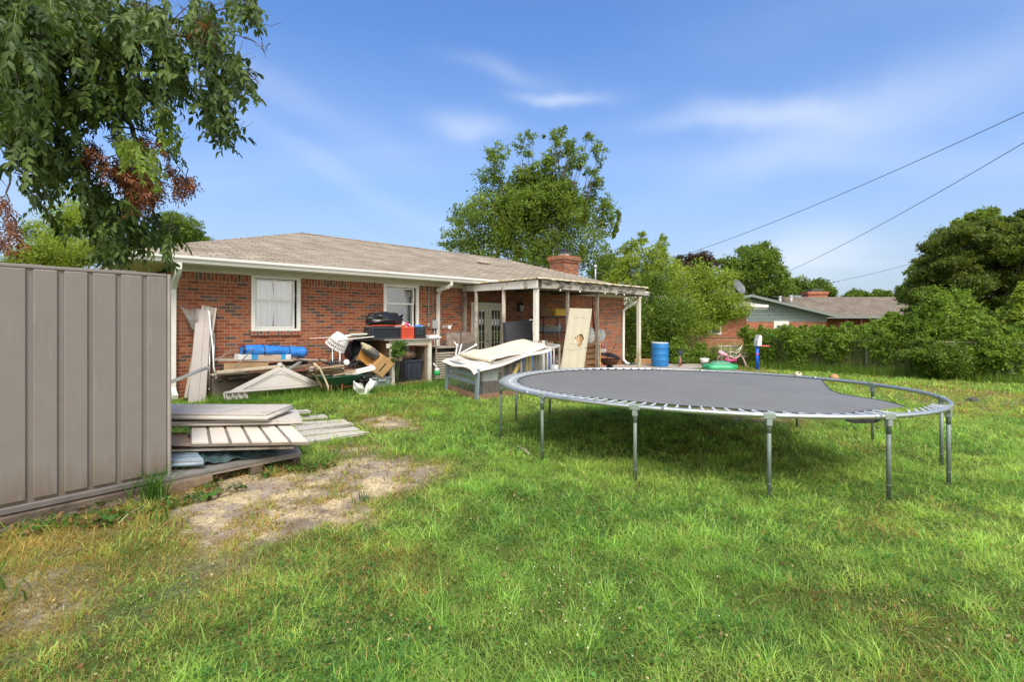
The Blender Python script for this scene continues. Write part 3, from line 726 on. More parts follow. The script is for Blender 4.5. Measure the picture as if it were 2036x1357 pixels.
for q_ in (w1, w2): sl = MB(); sl.box(q_[0]-.01, q_[1]+.01, -.035, .0, q_[2]-.085, q_[2]-.002, uvrot='zx'); sl.build('brick_sill', brick_s, house)
# french doors
a, b_, z0, z1 = dr
fj = MB(); fj.box(a, a+.05, -.01, .12, z0, z1); fj.box(b_-.05, b_, -.01, .12, z0, z1); fj.box(a+.051, b_-.051, -.009, .12, z1-.06, z1); fj.box(a+.051, b_-.051, -.03, .12, z0, z0+.04)
fd = fj.build('door_frame', white_trim, house)
door_cream = mat('door_cream', (.62, .58, .46), .45, .05, 5, .03)
mid = (a+b_)/2
for i, (x0, x1) in enumerate(((a+.053, mid-.003), (mid+.003, b_-.053))):
    m = MB(); st = .13
    zt, zb = z1-.063, z0+.045
    m.box(x0, x0+st, .02, .065, zb, zt, bev=.004); m.box(x1-st, x1, .02, .065, zb, zt, bev=.004); m.box(x0+st, x1-st, .021, .064, zt-.14, zt); m.box(x0+st, x1-st, .021, .064, zb, zb+.24)
    nx, nz_ = 3, 5; gx0, gx1, g0, g1 = x0+st, x1-st, zb+.24, zt-.14
    for k in range(1, nx): xx = gx0+(gx1-gx0)*k/nx; m.box(xx-.010, xx+.010, .026, .058, g0, g1)
    for k in range(1, nz_): zz = g0+(g1-g0)*k/nz_; m.box(gx0, gx1, .027, .057, zz-.010, zz+.010)
    dl = m.build('door', door_cream, house)
    gl = MB(); gl.add([(gx0, .042, g0), (gx1, .042, g0), (gx1, .042, g1), (gx0, .042, g1)], [(0, 1, 2, 3)]); gl.build('pane', glass_mat('door_glass', (.5, .53, .5), .78) if i == 0 else bpy.data.materials['door_glass'], dl)
    if i == 0:
        kn = MB(); kn.tube([(x1-.06, .02, z0+.95), (x1-.06, -.03, z0+.95)], .012, 8); kn.ball((x1-.06, -.05, z0+.95), .03, 10)
        kn.build('knob', mat('brass', (.55, .40, .14), .3, .1, 5, 0, metal=.9), dl)
        kn = MB(); kn.tube([(x1-.06, .02, z0+1.12), (x1-.06, -.01, z0+1.12)], .025, 10); kn.build('deadbolt', mat('brass', (.55, .40, .14)), dl)
bk = MB(); bk.box(a, b_, .9, .92, z0, z1); bk.build('room_backing', dark_room, house)
# porch wall lantern
xl = hs(1031); zl = hz(1031, 612)
lm = MB(); lm.box(xl-.06, xl+.06, -.02, -.001, zl-.12, zl+.14); lm.tube([(xl, -.01, zl+.10), (xl, -.10, zl+.20), (xl, -.15, zl+.13)], .012, 6)
lm.lathe([(.01, .15), (.09, .08), (.095, .07), (.085, .065)], 6, Matrix.Translation((xl, -.15, zl))); lm.lathe([(.02, -.17), (.05, -.14), (.052, -.13)], 6, Matrix.Translation((xl, -.15, zl)))
for k in range(6):
    an = k*math.pi/3; lm.tube([(xl+.083*math.cos(an), -.15+.083*math.sin(an), zl+.068), (xl+.05*math.cos(an), -.15+.05*math.sin(an), zl-.13)], .006, 4)
lan = lm.build('porch_lantern', black_iron, house)
lg = MB(); lg.lathe([(.047, -.13), (.078, .066)], 6, Matrix.Translation((xl, -.15, zl)), smooth=False); lg.build('lantern_glass', mat('frosted_glass', (.45, .45, .42), .25, .05, 5, 0), lan)
# downspouts
def spout(path, w=.075, ribs=None, name='downspout'):
    m = MB(); m.tube(path, w*.68, 4, sq=True, smooth=False)
    if ribs:
        for p, q, k in ribs:
            p, q = Vector(p), Vector(q)
            for i in range(k): c = p.lerp(q, (i+.5)/k); t = (q-p).normalized()*.006; m.tube([c-t, c+t], w*.74, 4, sq=True, smooth=False)
    return m.build(name, gutter_m, house)
x = hs(344, .05)
spout([(x, -.62, 2.72), (x, -.62, 2.60), (x, -.50, 2.50), (x, -.28, 2.40), (x, -.09, 2.25), (x, -.06, 1.0), (x, -.06, .42), (x-.0, -.12, .32), (x, -.30, .26)], .085, [((x, -.12, .32), (x, -.30, .26), 6), ((x, -.60, 2.58), (x, -.5, 2.50), 3)])
x = hs(871, .05); xt = hs(896, .6)
spout([(xt, -.62, 2.72), (xt, -.62, 2.62), (xt-.05, -.56, 2.56), (xt-.16, -.25, 2.49), (x+.03, -.09, 2.44), (x, -.06, 2.36), (x, -.06, .9), (x, -.06, .25)], .075)
x = hs(1238, .05)+.02; xt = hs(1272, .6)
spout([(xt, -.62, 2.72), (xt, -.62, 2.60), (xt-.03, -.58, 2.50), (x+.08, -.15, 2.22), (x, -.07, 2.12), (x, -.06, .42), (x, -.07, .25), (x+.06, -.16, .12), (x+.14, -.24, .08)], .085)
# conduit, meter box
x = hs(851); m = MB(); m.tube([(x, -.03, 2.62), (x, -.03, hz(851, 650))], .016, 8); m.tube([(x, -.03, hz(851, 652)), (x, -.03, hz(851, 643))], .035, 8); m.tube([(x+.13, -.02, 2.62), (x+.13, -.02, 1.9)], .008, 6)
m.build('conduit', mat('conduit_grey', (.30, .29, .27), .5, .1, 5, 0), house)
x0, x1 = hs(857), hs(867); m = MB(); m.box(x0, x1, -.09, -.001, hz(862, 654), hz(862, 637), bev=.008); m.tube([((x0+x1)/2, -.04, hz(862, 654)), ((x0+x1)/2, -.04, .75)], .017, 8)
m.build('electric_box', mat('box_grey', (.33, .35, .34), .45, .1, 5, .05), house)
# chimney, vents
rc = (11.219+3.9)/(.734-.679*(1122-CX)/F); pc = Vector(((1122-CX)*rc/F, rc, 0)); loc = full(house).inverted() @ pc
zt = CH-(511-HY)*rc/F; hw = .50
m = MB(); X0, Y0 = loc.x, loc.y
m.box(X0-hw, X0+hw, Y0-.42, Y0+.42, 2.9, zt-.30); m.box(X0-hw-.04, X0+hw+.04, Y0-.46, Y0+.46, zt-.299, zt-.19); m.box(X0-hw-.08, X0+hw+.08, Y0-.50, Y0+.50, zt-.189, zt)
ch = m.build('chimney', brick, house)
m = MB(); m.lathe([(.30, zt), (.22, zt+.09), (.2, zt+.10), (.001, zt+.10)], 16, Matrix.Translation((X0, Y0, 0)))
m.build('chimney_crown', mat('cement', (.42, .38, .33), .9, .1, 5, .1), ch)
m = MB(); m.box(X0-.17, X0+.17, Y0-.17, Y0+.17, zt+.101, zt+.26); m.box(X0-.25, X0+.25, Y0-.25, Y0+.25, zt+.27, zt+.30, bev=.01)
m.build('chimney_cap', mat('cap_metal', (.13, .13, .13), .4, .2, 8, .05, metal=.6), ch)
def on_roof(x, y):                                       # point of the front slope seen at (x, y)
    best = None
    inv = full(house).inverted()
    for i in range(800):
        Yq = 9+i*.02; p = inv @ P(x, y, Yq)
        zr = 2.83+(4.335-2.83)*(p.y+.66)/4.96
        if p.z <= zr and p.y > -.7: return p
    return p
p = on_roof(962, 524); m = MB(); m.cbox((p.x, p.y, p.z+.05), (.46, .30, .05), rx=.29, bev=.01); m.cbox((p.x, p.y+.02, p.z+.0), (.3, .2, .10), rx=.29)
m.build('roof_vent', mat('vent_tan', (.40, .34, .26), .7, .1, 5, 0), roof)
q = P(1184, 557, 21.5); q2 = P(1184, 528, 21.5)
lq = full(house).inverted() @ q; lq2 = full(house).inverted() @ q2
m = MB(); m.tube([(lq.x, lq.y, 3.1), (lq.x, lq.y, lq2.z)], .035, 8); m.ball((lq.x, lq.y, lq2.z-.05), .09, 8); m.tube([(lq.x, lq.y, lq2.z-.3), (lq.x+1.0, lq.y+.4, lq2.z-.24)], .012, 5)
m.build('service_mast', mat('mast_grey', (.40, .41, .42), .4, .1, 5, 0, metal=.4), roof)

# ================================================================ porch cover
old_white = mat('peeling_white_paint', (.62, .60, .54), .7, .08, 8, .15, col2=(.26, .20, .14), mixscale=4, mixlo=.56, mixhi=.62, stretch=(1, 1, .35))
rot_white = mat('rotten_fascia', (.40, .36, .31), .9, .2, 10, .5, col2=(.07, .055, .045), mixscale=3.5, mixlo=.47, mixhi=.60, stretch=(1, 1, 2.5))
stud_m = mat('stud_wood', (.34, .28, .22), .85, .2, 8, .3, col2=(.55, .50, .43), mixlo=.48, mixhi=.6)
porch = thing('porch_cover', 'sagging porch cover with peeling beams on white posts against the brick wall', 'porch', HW(6.86, 2.84, 0), RH)
# local frame: x along the wall, y back to the wall (2.84), z up
PZ = 2.55
px1 = 4.39
m = MB()
def wavy(u): return .015*math.sin(u*3.1)+.01*math.sin(u*7.7+1)
m.add(*(lambda q: q)(([(-.16, 2.80, 2.70), (px1+.12, 2.80, 2.70), (px1+.12, -.10, PZ+.14), (-.16, -.10, PZ+.14), (-.16, 2.80, 2.68), (px1+.12, 2.80, 2.68), (px1+.12, -.10, PZ+.115), (-.16, -.10, PZ+.115)], [(0, 3, 2, 1), (4, 5, 6, 7), (0, 1, 5, 4), (1, 2, 6, 5), (2, 3, 7, 6), (3, 0, 4, 7)])))
m.build('roof_deck', mat('old_plywood', (.22, .16, .11), .9, .2, 6, .2), porch)
def ragged(p0, p1, depth, seed):
    r = np.random.default_rng(seed); n = 60; vs = []; fs = []; p0, p1 = Vector(p0), Vector(p1); out = (p1-p0).cross(Vector((0, 0, 1))).normalized()
    for i in range(n+1):
        p = p0.lerp(p1, i/n); k = .5+.5*r.random()
        vs += [p, p+out*depth*k+Vector((0, 0, -.01-.03*r.random()*k)), p+out*depth*k+Vector((0, 0, .012)), p+Vector((0, 0, .02))]
    for i in range(n): 
        for a_, b2 in ((0, 1), (1, 2), (2, 3)): fs.append((i*4+a_, i*4+b2, i*4+4+b2, i*4+4+a_))
    return vs, fs
m = MB(); m.add(*ragged((-.16, -.10, PZ+.145), (px1+.12, -.10, PZ+.145), .07, 3)); m.add(*ragged((-.16, 2.8, 2.705), (-.16, -.10, PZ+.145), .05, 4))
m.build('drip_edge', mat('torn_felt', (.52, .40, .20), .8, .2, 10, .3, col2=(.66, .62, .52), mixscale=6, mixlo=.45, mixhi=.55), porch)
m = MB(); m.box(.055, px1+.10, -.075, -.03, PZ-.09, PZ+.112, bev=.004)
m.build('front_fascia', rot_white, porch)
m = MB(); M_ = Matrix.Identity(4)
m.add([(-.13, -.09, PZ-.10), (-.09, -.09, PZ-.10), (-.09, 2.78, 2.50), (-.13, 2.78, 2.50), (-.13, -.09, PZ+.10), (-.09, -.09, PZ+.10), (-.09, 2.78, 2.66), (-.13, 2.78, 2.66)], [(0, 3, 2, 1), (4, 5, 6, 7), (0, 1, 5, 4), (1, 2, 6, 5), (2, 3, 7, 6), (3, 0, 4, 7)])
m.build('side_fascia', old_white, porch)
m = MB(); m.box(-.08, px1+.06, -.02, .07, PZ-.12, PZ+.08)
for k in range(6): x = .4+k*.75; m.add([(x, .08, PZ+.0), (x+.04, .08, PZ+.0), (x+.04, 2.8, 2.56), (x, 2.8, 2.56), (x, .08, PZ+.11), (x+.04, .08, PZ+.11), (x+.04, 2.8, 2.67), (x, 2.8, 2.67)], [(0, 3, 2, 1), (4, 5, 6, 7), (0, 1, 5, 4), (1, 2, 6, 5), (2, 3, 7, 6), (3, 0, 4, 7)])
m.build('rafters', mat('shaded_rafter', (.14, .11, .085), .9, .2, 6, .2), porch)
for x, w_ in ((0, .105), (px1-.05, .10)):
    m = MB(); m.box(x-w_/2-.04, x+w_/2-.04, -.025, w_-.025, -.05, PZ-.121, bev=.005); m.build('post', old_white if x == 0 else mat('post_board', (.62, .59, .50), .7, .1, 6, .2, col2=(.32, .27, .15), mixlo=.5, mixhi=.62, stretch=(1, 1, .3)), porch)
for xp in (1131, 1190):
    s0 = hs(xp, 2.84)-6.86
    m = MB(); m.box(s0-.02, s0+.02, 0, .08, .07, PZ-.121); m.build('stud', grey_wood, porch)
def side_y(xp):                                            # where the side frame (x = -.1) is seen at xp
    best = 0
    for i in range(300):
        y = i*.01; p = full(porch) @ Vector((-.1, y, 0)); xx = CX+F*p.x/p.y
        if xx <= xp: return y
    return 2.8
for xp in (1002, 947):
    y = side_y(xp); m = MB(); m.box(-.14, -.06, y-.022, y+.022, .0, 2.52+.02); m.build('stud', stud_m, porch)
m = MB(); m.box(-.14, -.06, 2.70, 2.80, 0, 2.49); m.build('stud', grey_wood, porch)
m = MB(); m.tube([(-.1, 2.2, 2.5), (-.1, 2.2, .9)], .012, 6); m.build('wire_conduit', mat('conduit_grey', (.3, .29, .27), .5), porch)
for k, xx in enumerate((1113, 1152, 1202, 1224, 1240)):
    m = MB(); s0 = hs(xx, 2.92)-6.86; m.ball((s0, -.10, PZ-.12), .022, 8); m.tube([(s0, -.10, PZ-.09), (s0, -.10, PZ-.12)], .01, 6)
    m.build('light_bulb', mat('bulb_white', (.8, .78, .7), .2, .03, 5, 0), porch)

# ================================================================ neighbouring houses
red_brick = brick_mat('neighbour_brick', pal=[(0, (.36, .10, .05)), (.35, (.42, .14, .08)), (.65, (.33, .095, .05)), (.85, (.45, .20, .13))])
grey_shingle = shingle_mat('grey_shingles', (.30, .27, .24), (.42, .39, .35)); brown_shingle = shingle_mat('brown_shingles', (.15, .125, .10), (.22, .19, .155))
def house_box(m, x0, x1, y0, y1, z0, z1): m.box(x0, x1, y0, y1, z0, z1)
n1 = thing('brick_house', 'red brick neighbour house with pale grey roof mostly hidden by the leafy bushes', 'house', (11.65, 25, -.1), .35)
m = MB(); m.box(-7.2, 0, 0, 8, 0, 2.65); m.build('wall', red_brick, n1)
m = MB(); rx0, rx1 = -8.0, .55
m.add([(rx0, -.8, 2.62), (rx1, -.8, 2.62), (rx1, 8.8, 2.62), (rx0, 8.8, 2.62), (rx0+3.0, 4, 3.75), (rx1-3.2, 4, 3.75)], [(0, 1, 5, 4), (2, 3, 4, 5), (0, 3, 2, 1)]); m.add([(rx0, 8.8, 2.62), (rx0, -.8, 2.62), (rx0+3.0, 4, 3.75)], [(0, 1, 2)], uvrot='yx'); m.add([(rx1, -.8, 2.62), (rx1, 8.8, 2.62), (rx1-3.2, 4, 3.75)], [(0, 1, 2)], uvrot='yx')
r1o = m.build('roof', grey_shingle, n1)
m = MB(); m.box(rx0, rx1, -.83, -.801, 2.52, 2.64); m.box(rx1+.001, rx1+.03, -.8, 8.8, 2.52, 2.64); m.box(rx0+.01, rx1-.01, -.79, -.01, 2.44, 2.46); m.build('fascia', white_trim, n1)
for xa in (-2.4, -5.2):
    m = MB(); m.box(xa, xa+.07, -.03, .02, 1.2, 2.1); m.box(xa+.73, xa+.80, -.03, .02, 1.2, 2.1); m.box(xa+.07, xa+.73, -.029, .02, 2.03, 2.1); m.box(xa+.07, xa+.73, -.029, .02, 1.2, 1.27)
    wf = m.build('window', white_trim, n1); m = MB(); m.box(xa+.07, xa+.73, -.01, -.003, 1.27, 2.03); m.build('pane', mat('dark_pane', (.05, .06, .07), .08, .1, 3, 0), wf)
# dish
dp = P(1467, 572, 24.3)
ds = thing('satellite_dish', 'dark grey satellite dish on a bent arm above the pale neighbour roof', 'dish', P(1463, 600, 24.3))
m = MB(); Md = Matrix.Translation(dp) @ Matrix.Rotation(R(58), 4, 'X') @ Matrix.Rotation(R(28), 4, 'Y')
m.lathe([(.001, 0), (.15, .012), (.30, .05), (.40, .095), (.405, .10), (.30, .035), (.15, -.004), (.001, -.012)], 24, Md); m.build('reflector', mat('dish_grey', (.12, .13, .14), .4, .1, 5, 0), ds, world=True)
m = MB(); a_ = P(1463, 600, 24.3); m.tube([a_+Vector((0, 0, -.15)), P(1468, 586, 24.2), dp+Vector((.05, -.02, -.1))], .03, 8); m.tube([dp+Vector((0, 0, -.35)), P(1448, 572, 23.6)], .018, 6); m.ball(P(1448, 570, 23.6), .06, 8)
m.build('arm', mat('arm_grey', (.5, .5, .5), .4, .1, 5, 0), ds, world=True)
# blue-grey house
n2 = thing('siding_house', 'low house with blue grey siding gable and wide brown roof beyond the hedge', 'house', (16, 45, -.1), 0)
sid, nt, b = mtl('blue_siding')
tc = NN(nt, 'ShaderNodeTexCoord'); sx = NN(nt, 'ShaderNodeSeparateXYZ'); nt.links.new(tc.outputs['Object'], sx.inputs[0])
fr_ = mathn(nt, 'FRACT', mathn(nt, 'MULTIPLY', sx.outputs[2], 3.6)); 
no = NN(nt, 'ShaderNodeTexNoise'); no.inputs['Scale'].default_value = 3; nt.links.new(tc.outputs['Object'], no.inputs[0])
nt.links.new(ramp(nt, no.outputs[0], [(.3, (.22, .27, .27)), (.7, (.28, .33, .33))]), b.inputs['Base Color'])
bp = NN(nt, 'ShaderNodeBump'); bp.inputs['Strength'].default_value = 1; bp.inputs['Distance'].default_value = .08; nt.links.new(fr_, bp.inputs['Height']); nt.links.new(bp.outputs[0], b.inputs['Normal']); b.inputs['Roughness'].default_value = .7
gx = (1487-CX)*.045-16; ge = (1657-CX)*.045-16; za = CH+(HY-587)*.045+.1; ze = CH+(HY-628)*.045+.1
m = MB()
m.prism([(gx-(ge-gx)+.6, 1.9), (ge-.6, 1.9), (ge-.6, ze+.1), (gx, za-.08), (gx-(ge-gx)+.6, ze+.1)], 6, Matrix.Rotation(R(90), 4, 'X') @ Matrix.Translation((0, 0, -6)))
for k in range(9):
    z_ = 1.95+k*.28; hw_ = (ge-gx-.6)*min(1, max(0, (za-.1-z_)/(za-ze)*1.0))
    if hw_ > .3: m.box(gx-hw_, gx+hw_, -.03, -.001, z_, z_+.03)
m.build('gable_wall', sid, n2)
m = MB(); m.box(gx-(ge-gx)+.6, ge-.6, -.002, 5.9, -.3, 1.898); m.box(ge-.59, 23.5, 4, 9.5, -.3, 2.3); m.build('wall', red_brick, n2)
rr = ge-gx
m = MB()
for sgn in (-1, 1): m.slab([(gx, -.7, za), (gx, 9, za), (gx+sgn*rr, 9, ze), (gx+sgn*rr, -.7, ze)], .15)
# main block with ridge along x
zr = CH+(HY-590)*.051+.1
x1_ = (1813-CX)*.051-16
m.add([(ge-3, 2.2, 2.45), (x1_+.2, 2.2, 2.45), (x1_+.3, 6.6, zr), (ge-6.5, 6.6, zr), (x1_+.2, 11, 2.45), (ge-3, 11, 2.45)], [(0, 1, 2, 3), (3, 2, 4, 5), (0, 5, 4, 1)])
m.add([(x1_+.2, 2.2, 2.45), (x1_+.2, 11, 2.45), (x1_+.3, 6.6, zr)], [(0, 1, 2)])
r2o = m.build('roof', brown_shingle, n2)
m = MB()
for sgn in (-1, 1): m.add([(gx, -.74, za+.02), (gx+sgn*(rr+.1), -.74, ze-.02), (gx+sgn*(rr+.1), -.74, ze-.24), (gx, -.74, za-.20), (gx, -.705, za+.02), (gx+sgn*(rr+.1), -.705, ze-.02), (gx+sgn*(rr+.1), -.705, ze-.24), (gx, -.705, za-.20)], [(0, 1, 2, 3), (7, 6, 5, 4), (0, 4, 5, 1), (2, 6, 7, 3)])
m.box(ge-1.2, x1_+.2, 2.1, 2.19, 2.25, 2.46)
m.build('bargeboard', mat('barge_grey', (.20, .235, .22), .6, .1, 4, 0), n2)
xw = (1538-CX)*.045-16; m = MB(); m.box(xw, xw+1.35, -.08, -.004, 1.0, 1.98); w2f = m.build('window', white_trim, n2); m = MB(); m.box(xw+.25, xw+1.1, -.10, -.081, 1.1, 1.6); m.build('pane', bpy.data.materials['dark_pane'], w2f)
m = MB(); cx_ = (1618-CX)*.053-16; m.box(cx_-1.0, cx_+1.0, 7.3, 8.4, 2.5, CH+(HY-586)*.053+.1); m.box(cx_-1.1, cx_+1.1, 7.2, 8.5, CH+(HY-586)*.053+.101, CH+(HY-581)*.053+.1)
c2 = m.build('chimney', red_brick, n2); m = MB(); zq = CH+(HY-581)*.053+.1; m.box(cx_-.5, cx_+.5, 7.4, 8.3, zq+.001, zq+.2); m.box(cx_-.65, cx_+.65, 7.3, 8.4, zq+.21, zq+.28); m.build('chimney_cap', bpy.data.materials['cap_metal'], c2)
for xx, yy in ((1551, 590), (1573, 588)):
    a_ = ((xx-CX)*.047-16, 2.0, CH+(HY-yy)*.047+.1); m = MB(); m.tube([(a_[0], a_[1], a_[2]-.9), a_], .12, 8); m.tube([(a_[0], a_[1], a_[2]-.12), (a_[0], a_[1], a_[2]+.02)], .16, 8); m.build('vent_pipe', bpy.data.materials['arm_grey'], r2o)
m = MB()
for xx in (1682, 1712, 1768): x_ = (xx-CX)*.0475-16; m.box(x_-.12, x_+.12, 2.45, 2.7, -.2, 2.24)
m.box((1700-CX)*.0475-16, (1765-CX)*.0475-16, 2.5, 2.62, -.2, 1.1); m.build('porch_post', mat('oxblood_paint', (.16, .035, .025), .6, .1, 4, 0), n2)
# red house at the far right
n3 = thing('red_house', 'dark red outbuilding with weathered pale roof behind the hedge by the big cedar', 'shed', (33, 34, -.1), 0)
m = MB(); m.box(-2.2, 6, 0, 5, 0, 2.25)
for k in range(8): m.box(-2.25, 6.05, -.03, -.001, .1+k*.28, .16+k*.28)
m.build('wall', mat('barn_red', (.30, .045, .03), .7, .12, 3, .1), n3)
m = MB(); m.slab([(-2.9, -.7, 2.25), (6.5, -.7, 2.25), (6.5, 2.6, 3.0), (-2.9, 2.6, 3.0)], .1); m.slab([(-2.9, 2.6, 3.0), (6.5, 2.6, 3.0), (6.5, 5.8, 2.25), (-2.9, 5.8, 2.25)], .1); m.build('roof', grey_shingle, n3)

# ================================================================ plastic shed wall
A_ = Vector((-4.01, 3.94, 0)); B_ = Vector((-3.31, 4.86, 0)); DS = (B_-A_).normalized(); RS = math.atan2(DS.y, DS.x); LS = (B_-A_).length
shed = thing('plastic_shed', 'big taupe resin shed wall with vertical grooves cutting off the view at one side', 'shed', (A_.x, A_.y, .10), RS)
def sx_(x, off=0):
    k = (x-CX)/F; inv = full(shed).inverted()
    lo, hi = -3, 3                                       # solve s on the line
    o = Vector((A_.x, A_.y)); d = Vector((DS.x, DS.y)); return (k*o.y-o.x)/(d.x-k*d.y)
HS = 1.98
m = MB(); m.box(-1.4, LS-.004, .012, .05, .055, HS-.012)
gro = [(52, 65), (115, 127), (175, 184), (231, 240), (283, 291)]
edges = [-1.4, -1.17, -1.135, -.90, -.865, -.62, -.585, -.33, -.295, -.085 ]
bo = [(-1.39, -1.12), (-1.08, -.80), (-.76, -.50), (-.46, -.21)]
prev = sx_(-30)
bo = [(-1.39, -1.07), (-1.03, -.76), (-.72, -.46), (-.42, -.17)]
xs2 = [sx_(0)-.13]
for a_, b2 in gro: xs2 += [sx_(a_), sx_(b2)]
xs2.append(LS-.022)
bo += [(xs2[i], xs2[i+1]) for i in range(0, len(xs2), 2)]
for a_, b2 in bo: m.box(a_, b2, -.012, .0125, .075, HS-.03, bev=.009)
shed_m = taupe.copy(); shed_m.name = 'muddy_resin'; nt = shed_m.node_tree; b = nt.nodes['Principled BSDF']; src = b.inputs['Base Color'].links[0].from_socket
tc = NN(nt, 'ShaderNodeTexCoord'); sx9 = NN(nt, 'ShaderNodeSeparateXYZ'); nt.links.new(tc.outputs['Object'], sx9.inputs[0])
mp9 = NN(nt, 'ShaderNodeMapping'); mp9.inputs['Scale'].default_value = (9, 9, 1.1); nt.links.new(tc.outputs['Object'], mp9.inputs[0])
n9 = NN(nt, 'ShaderNodeTexNoise'); n9.inputs['Scale'].default_value = 1.6; n9.inputs['Detail'].default_value = 8; n9.inputs['Roughness'].default_value = .7; nt.links.new(mp9.outputs[0], n9.inputs[0])
hgt9 = mathn(nt, 'ADD', sx9.outputs[2], mathn(nt, 'MULTIPLY', mathn(nt, 'SUBTRACT', n9.outputs[0], .5), -.9))
mud = ramp(nt, hgt9, [(.02, (.75, .75, .75)), (.34, (0, 0, 0))])
c9 = mixc(nt, mud, src, (.125, .088, .055)); strk = ramp(nt, n9.outputs[0], [(.56, (0, 0, 0)), (.72, (.30, .30, .30))]); c9 = mixc(nt, strk, c9, (.30, .28, .26)); nt.links.new(c9, b.inputs['Base Color'])
m.build('wall_panel', shed_m, shed)
m = MB(); m.box(LS-.020, LS+.006, -.020, .055, .03, HS, bev=.006); m.box(LS+.0065, LS+.012, -.01, .045, .03, HS-.01); m.build('corner_trim', mat('pale_edge', (.30, .27, .24), .5, .1, 5, .05), shed)
m = MB(); m.box(-1.4, LS-.021, -.006, .07, HS-.029, HS+.004, bev=.008)
for k in range(6): m.box(.12+k*.022-.0, .13+k*.022, .0, .05, HS+.002, HS+.010); m.box(.72+k*.03, .742+k*.03, .0, .05, HS+.002, HS+.012)
m.build('top_rail', taupe, shed)
m = MB(); m.box(-1.4, LS-.021, -.03, .06, -.004, .054, bev=.01); m.build('bottom_rail', mat('dark_resin', (.12, .105, .095), .6, .15, 6, .1), shed)
m = MB(); m.box(LS-.05, LS-.008, .056, 1.3, .03, HS-.02); m.box(-1.38, LS-.051, 1.301, 1.35, .03, HS-.02); m.build('side_panel', taupe, shed)
m = MB(); m.box(-1.6, LS+.05, -.06, .06, -.17, -.01, bev=.01); m.box(-1.6, LS+.02, -.15, -.061, -.19, -.075, bev=.01); m.build('wood_skid', dark_wood, shed)
a_ = P(338, 762, 5.3); pol = thing('white_pole', 'round off-white pole end poking out from behind the shed corner', 'pole', P(338, 762, 5.4))
m = MB(); p0, p1 = P(300, 776, 5.25), P(411, 732, 6.2); m.tube([p0, p1], .020, 12); m.build('tube', mat('ivory_pipe', (.62, .58, .47), .45, .08, 6, .03), pol, world=True)
m = MB(); m.tube([p1-(p1-p0).normalized()*.02, p1+(p1-p0).normalized()*.008], .023, 12); m.build('end_cap', mat('ivory_pipe', (.62, .58, .47)), pol, world=True)

# ================================================================ trampoline
TR_C = Vector((2.4, 6.85)); TZ = .775
rp = [(1002, 752), (1018, 770), (1075, 786), (1263, 811), (1400, 820), (1529, 826), (1640, 828), (1767, 826), (1840, 822), (1885, 813), (1903, 800), (1870, 786), (1800, 775), (1735, 768), (1610, 752), (1500, 743), (1400, 738), (1300, 735), (1150, 735), (1100, 737.5), (1060, 741), (1020, 745)]
th_ = []; ra_ = []
for x, y in rp:
    Yq = (CH-TZ)*F/(y-HY); v = Vector(((x-CX)*Yq/F, Yq))-TR_C; th_.append(math.atan2(v.y, v.x)); ra_.append(v.length)
th_ = np.array(th_); ra_ = np.array(ra_)
Am = np.stack([np.ones_like(th_)]+[f(k*th_) for k in (1, 2, 3) for f in (np.cos, np.sin)], 1)
co_ = np.linalg.solve(Am.T @ Am+np.diag([0]+[.15]*6), Am.T @ ra_)
def ring(t, k=1.0, dz=0):
    r = co_[0]+sum(co_[1+2*(j-1)]*math.cos(j*t)+co_[2+2*(j-1)]*math.sin(j*t) for j in (1, 2, 3)); r = r-k if k < 1 else r
    return Vector((TR_C.x+r*math.cos(t), TR_C.y+r*math.sin(t), TZ+dz))
def rang(x, near=True):                                   # angle of the ring point seen at x on its near or far side
    best = None
    for i in range(3600):
        t = i*math.pi/1800; p = ring(t); xx = CX+F*p.x/p.y
        q = ring(t+.01); far_ = CX+F*q.x/q.y < xx
        if far_ == (not near):
            e_ = abs(xx-x)
            if best is None or e_ < best[0]: best = (e_, t)
    return best[1]
tramp = thing('trampoline', 'large round trampoline with torn dark grey mat on thin steel legs over the lawn', 'trampoline', (TR_C.x, TR_C.y, 0), 0)
m = MB(); m.tube([ring(i*2*math.pi/120) for i in range(120)], .024, 12, closed=True); fr_o = m.build('frame_ring', galv, tramp, world=True)
for i in range(8):
    m = MB(); t = i*math.pi/4+.35; m.tube([ring(t-.012), ring(t+.012)], .0265, 12); m.build('ring_joint', galv, tramp, world=True)
near_x = [(1008, 868, 0), (1078, 916, 1), (1263, 960, 1), (1529, 988, 1), (1767, 986, 1), (1886, 966, 1), (1870, 913, 2), (1735, 874, 2), (1026, 838, 2), (1093, 818, 2), (1300, 0, 2), (1585, 0, 2)]
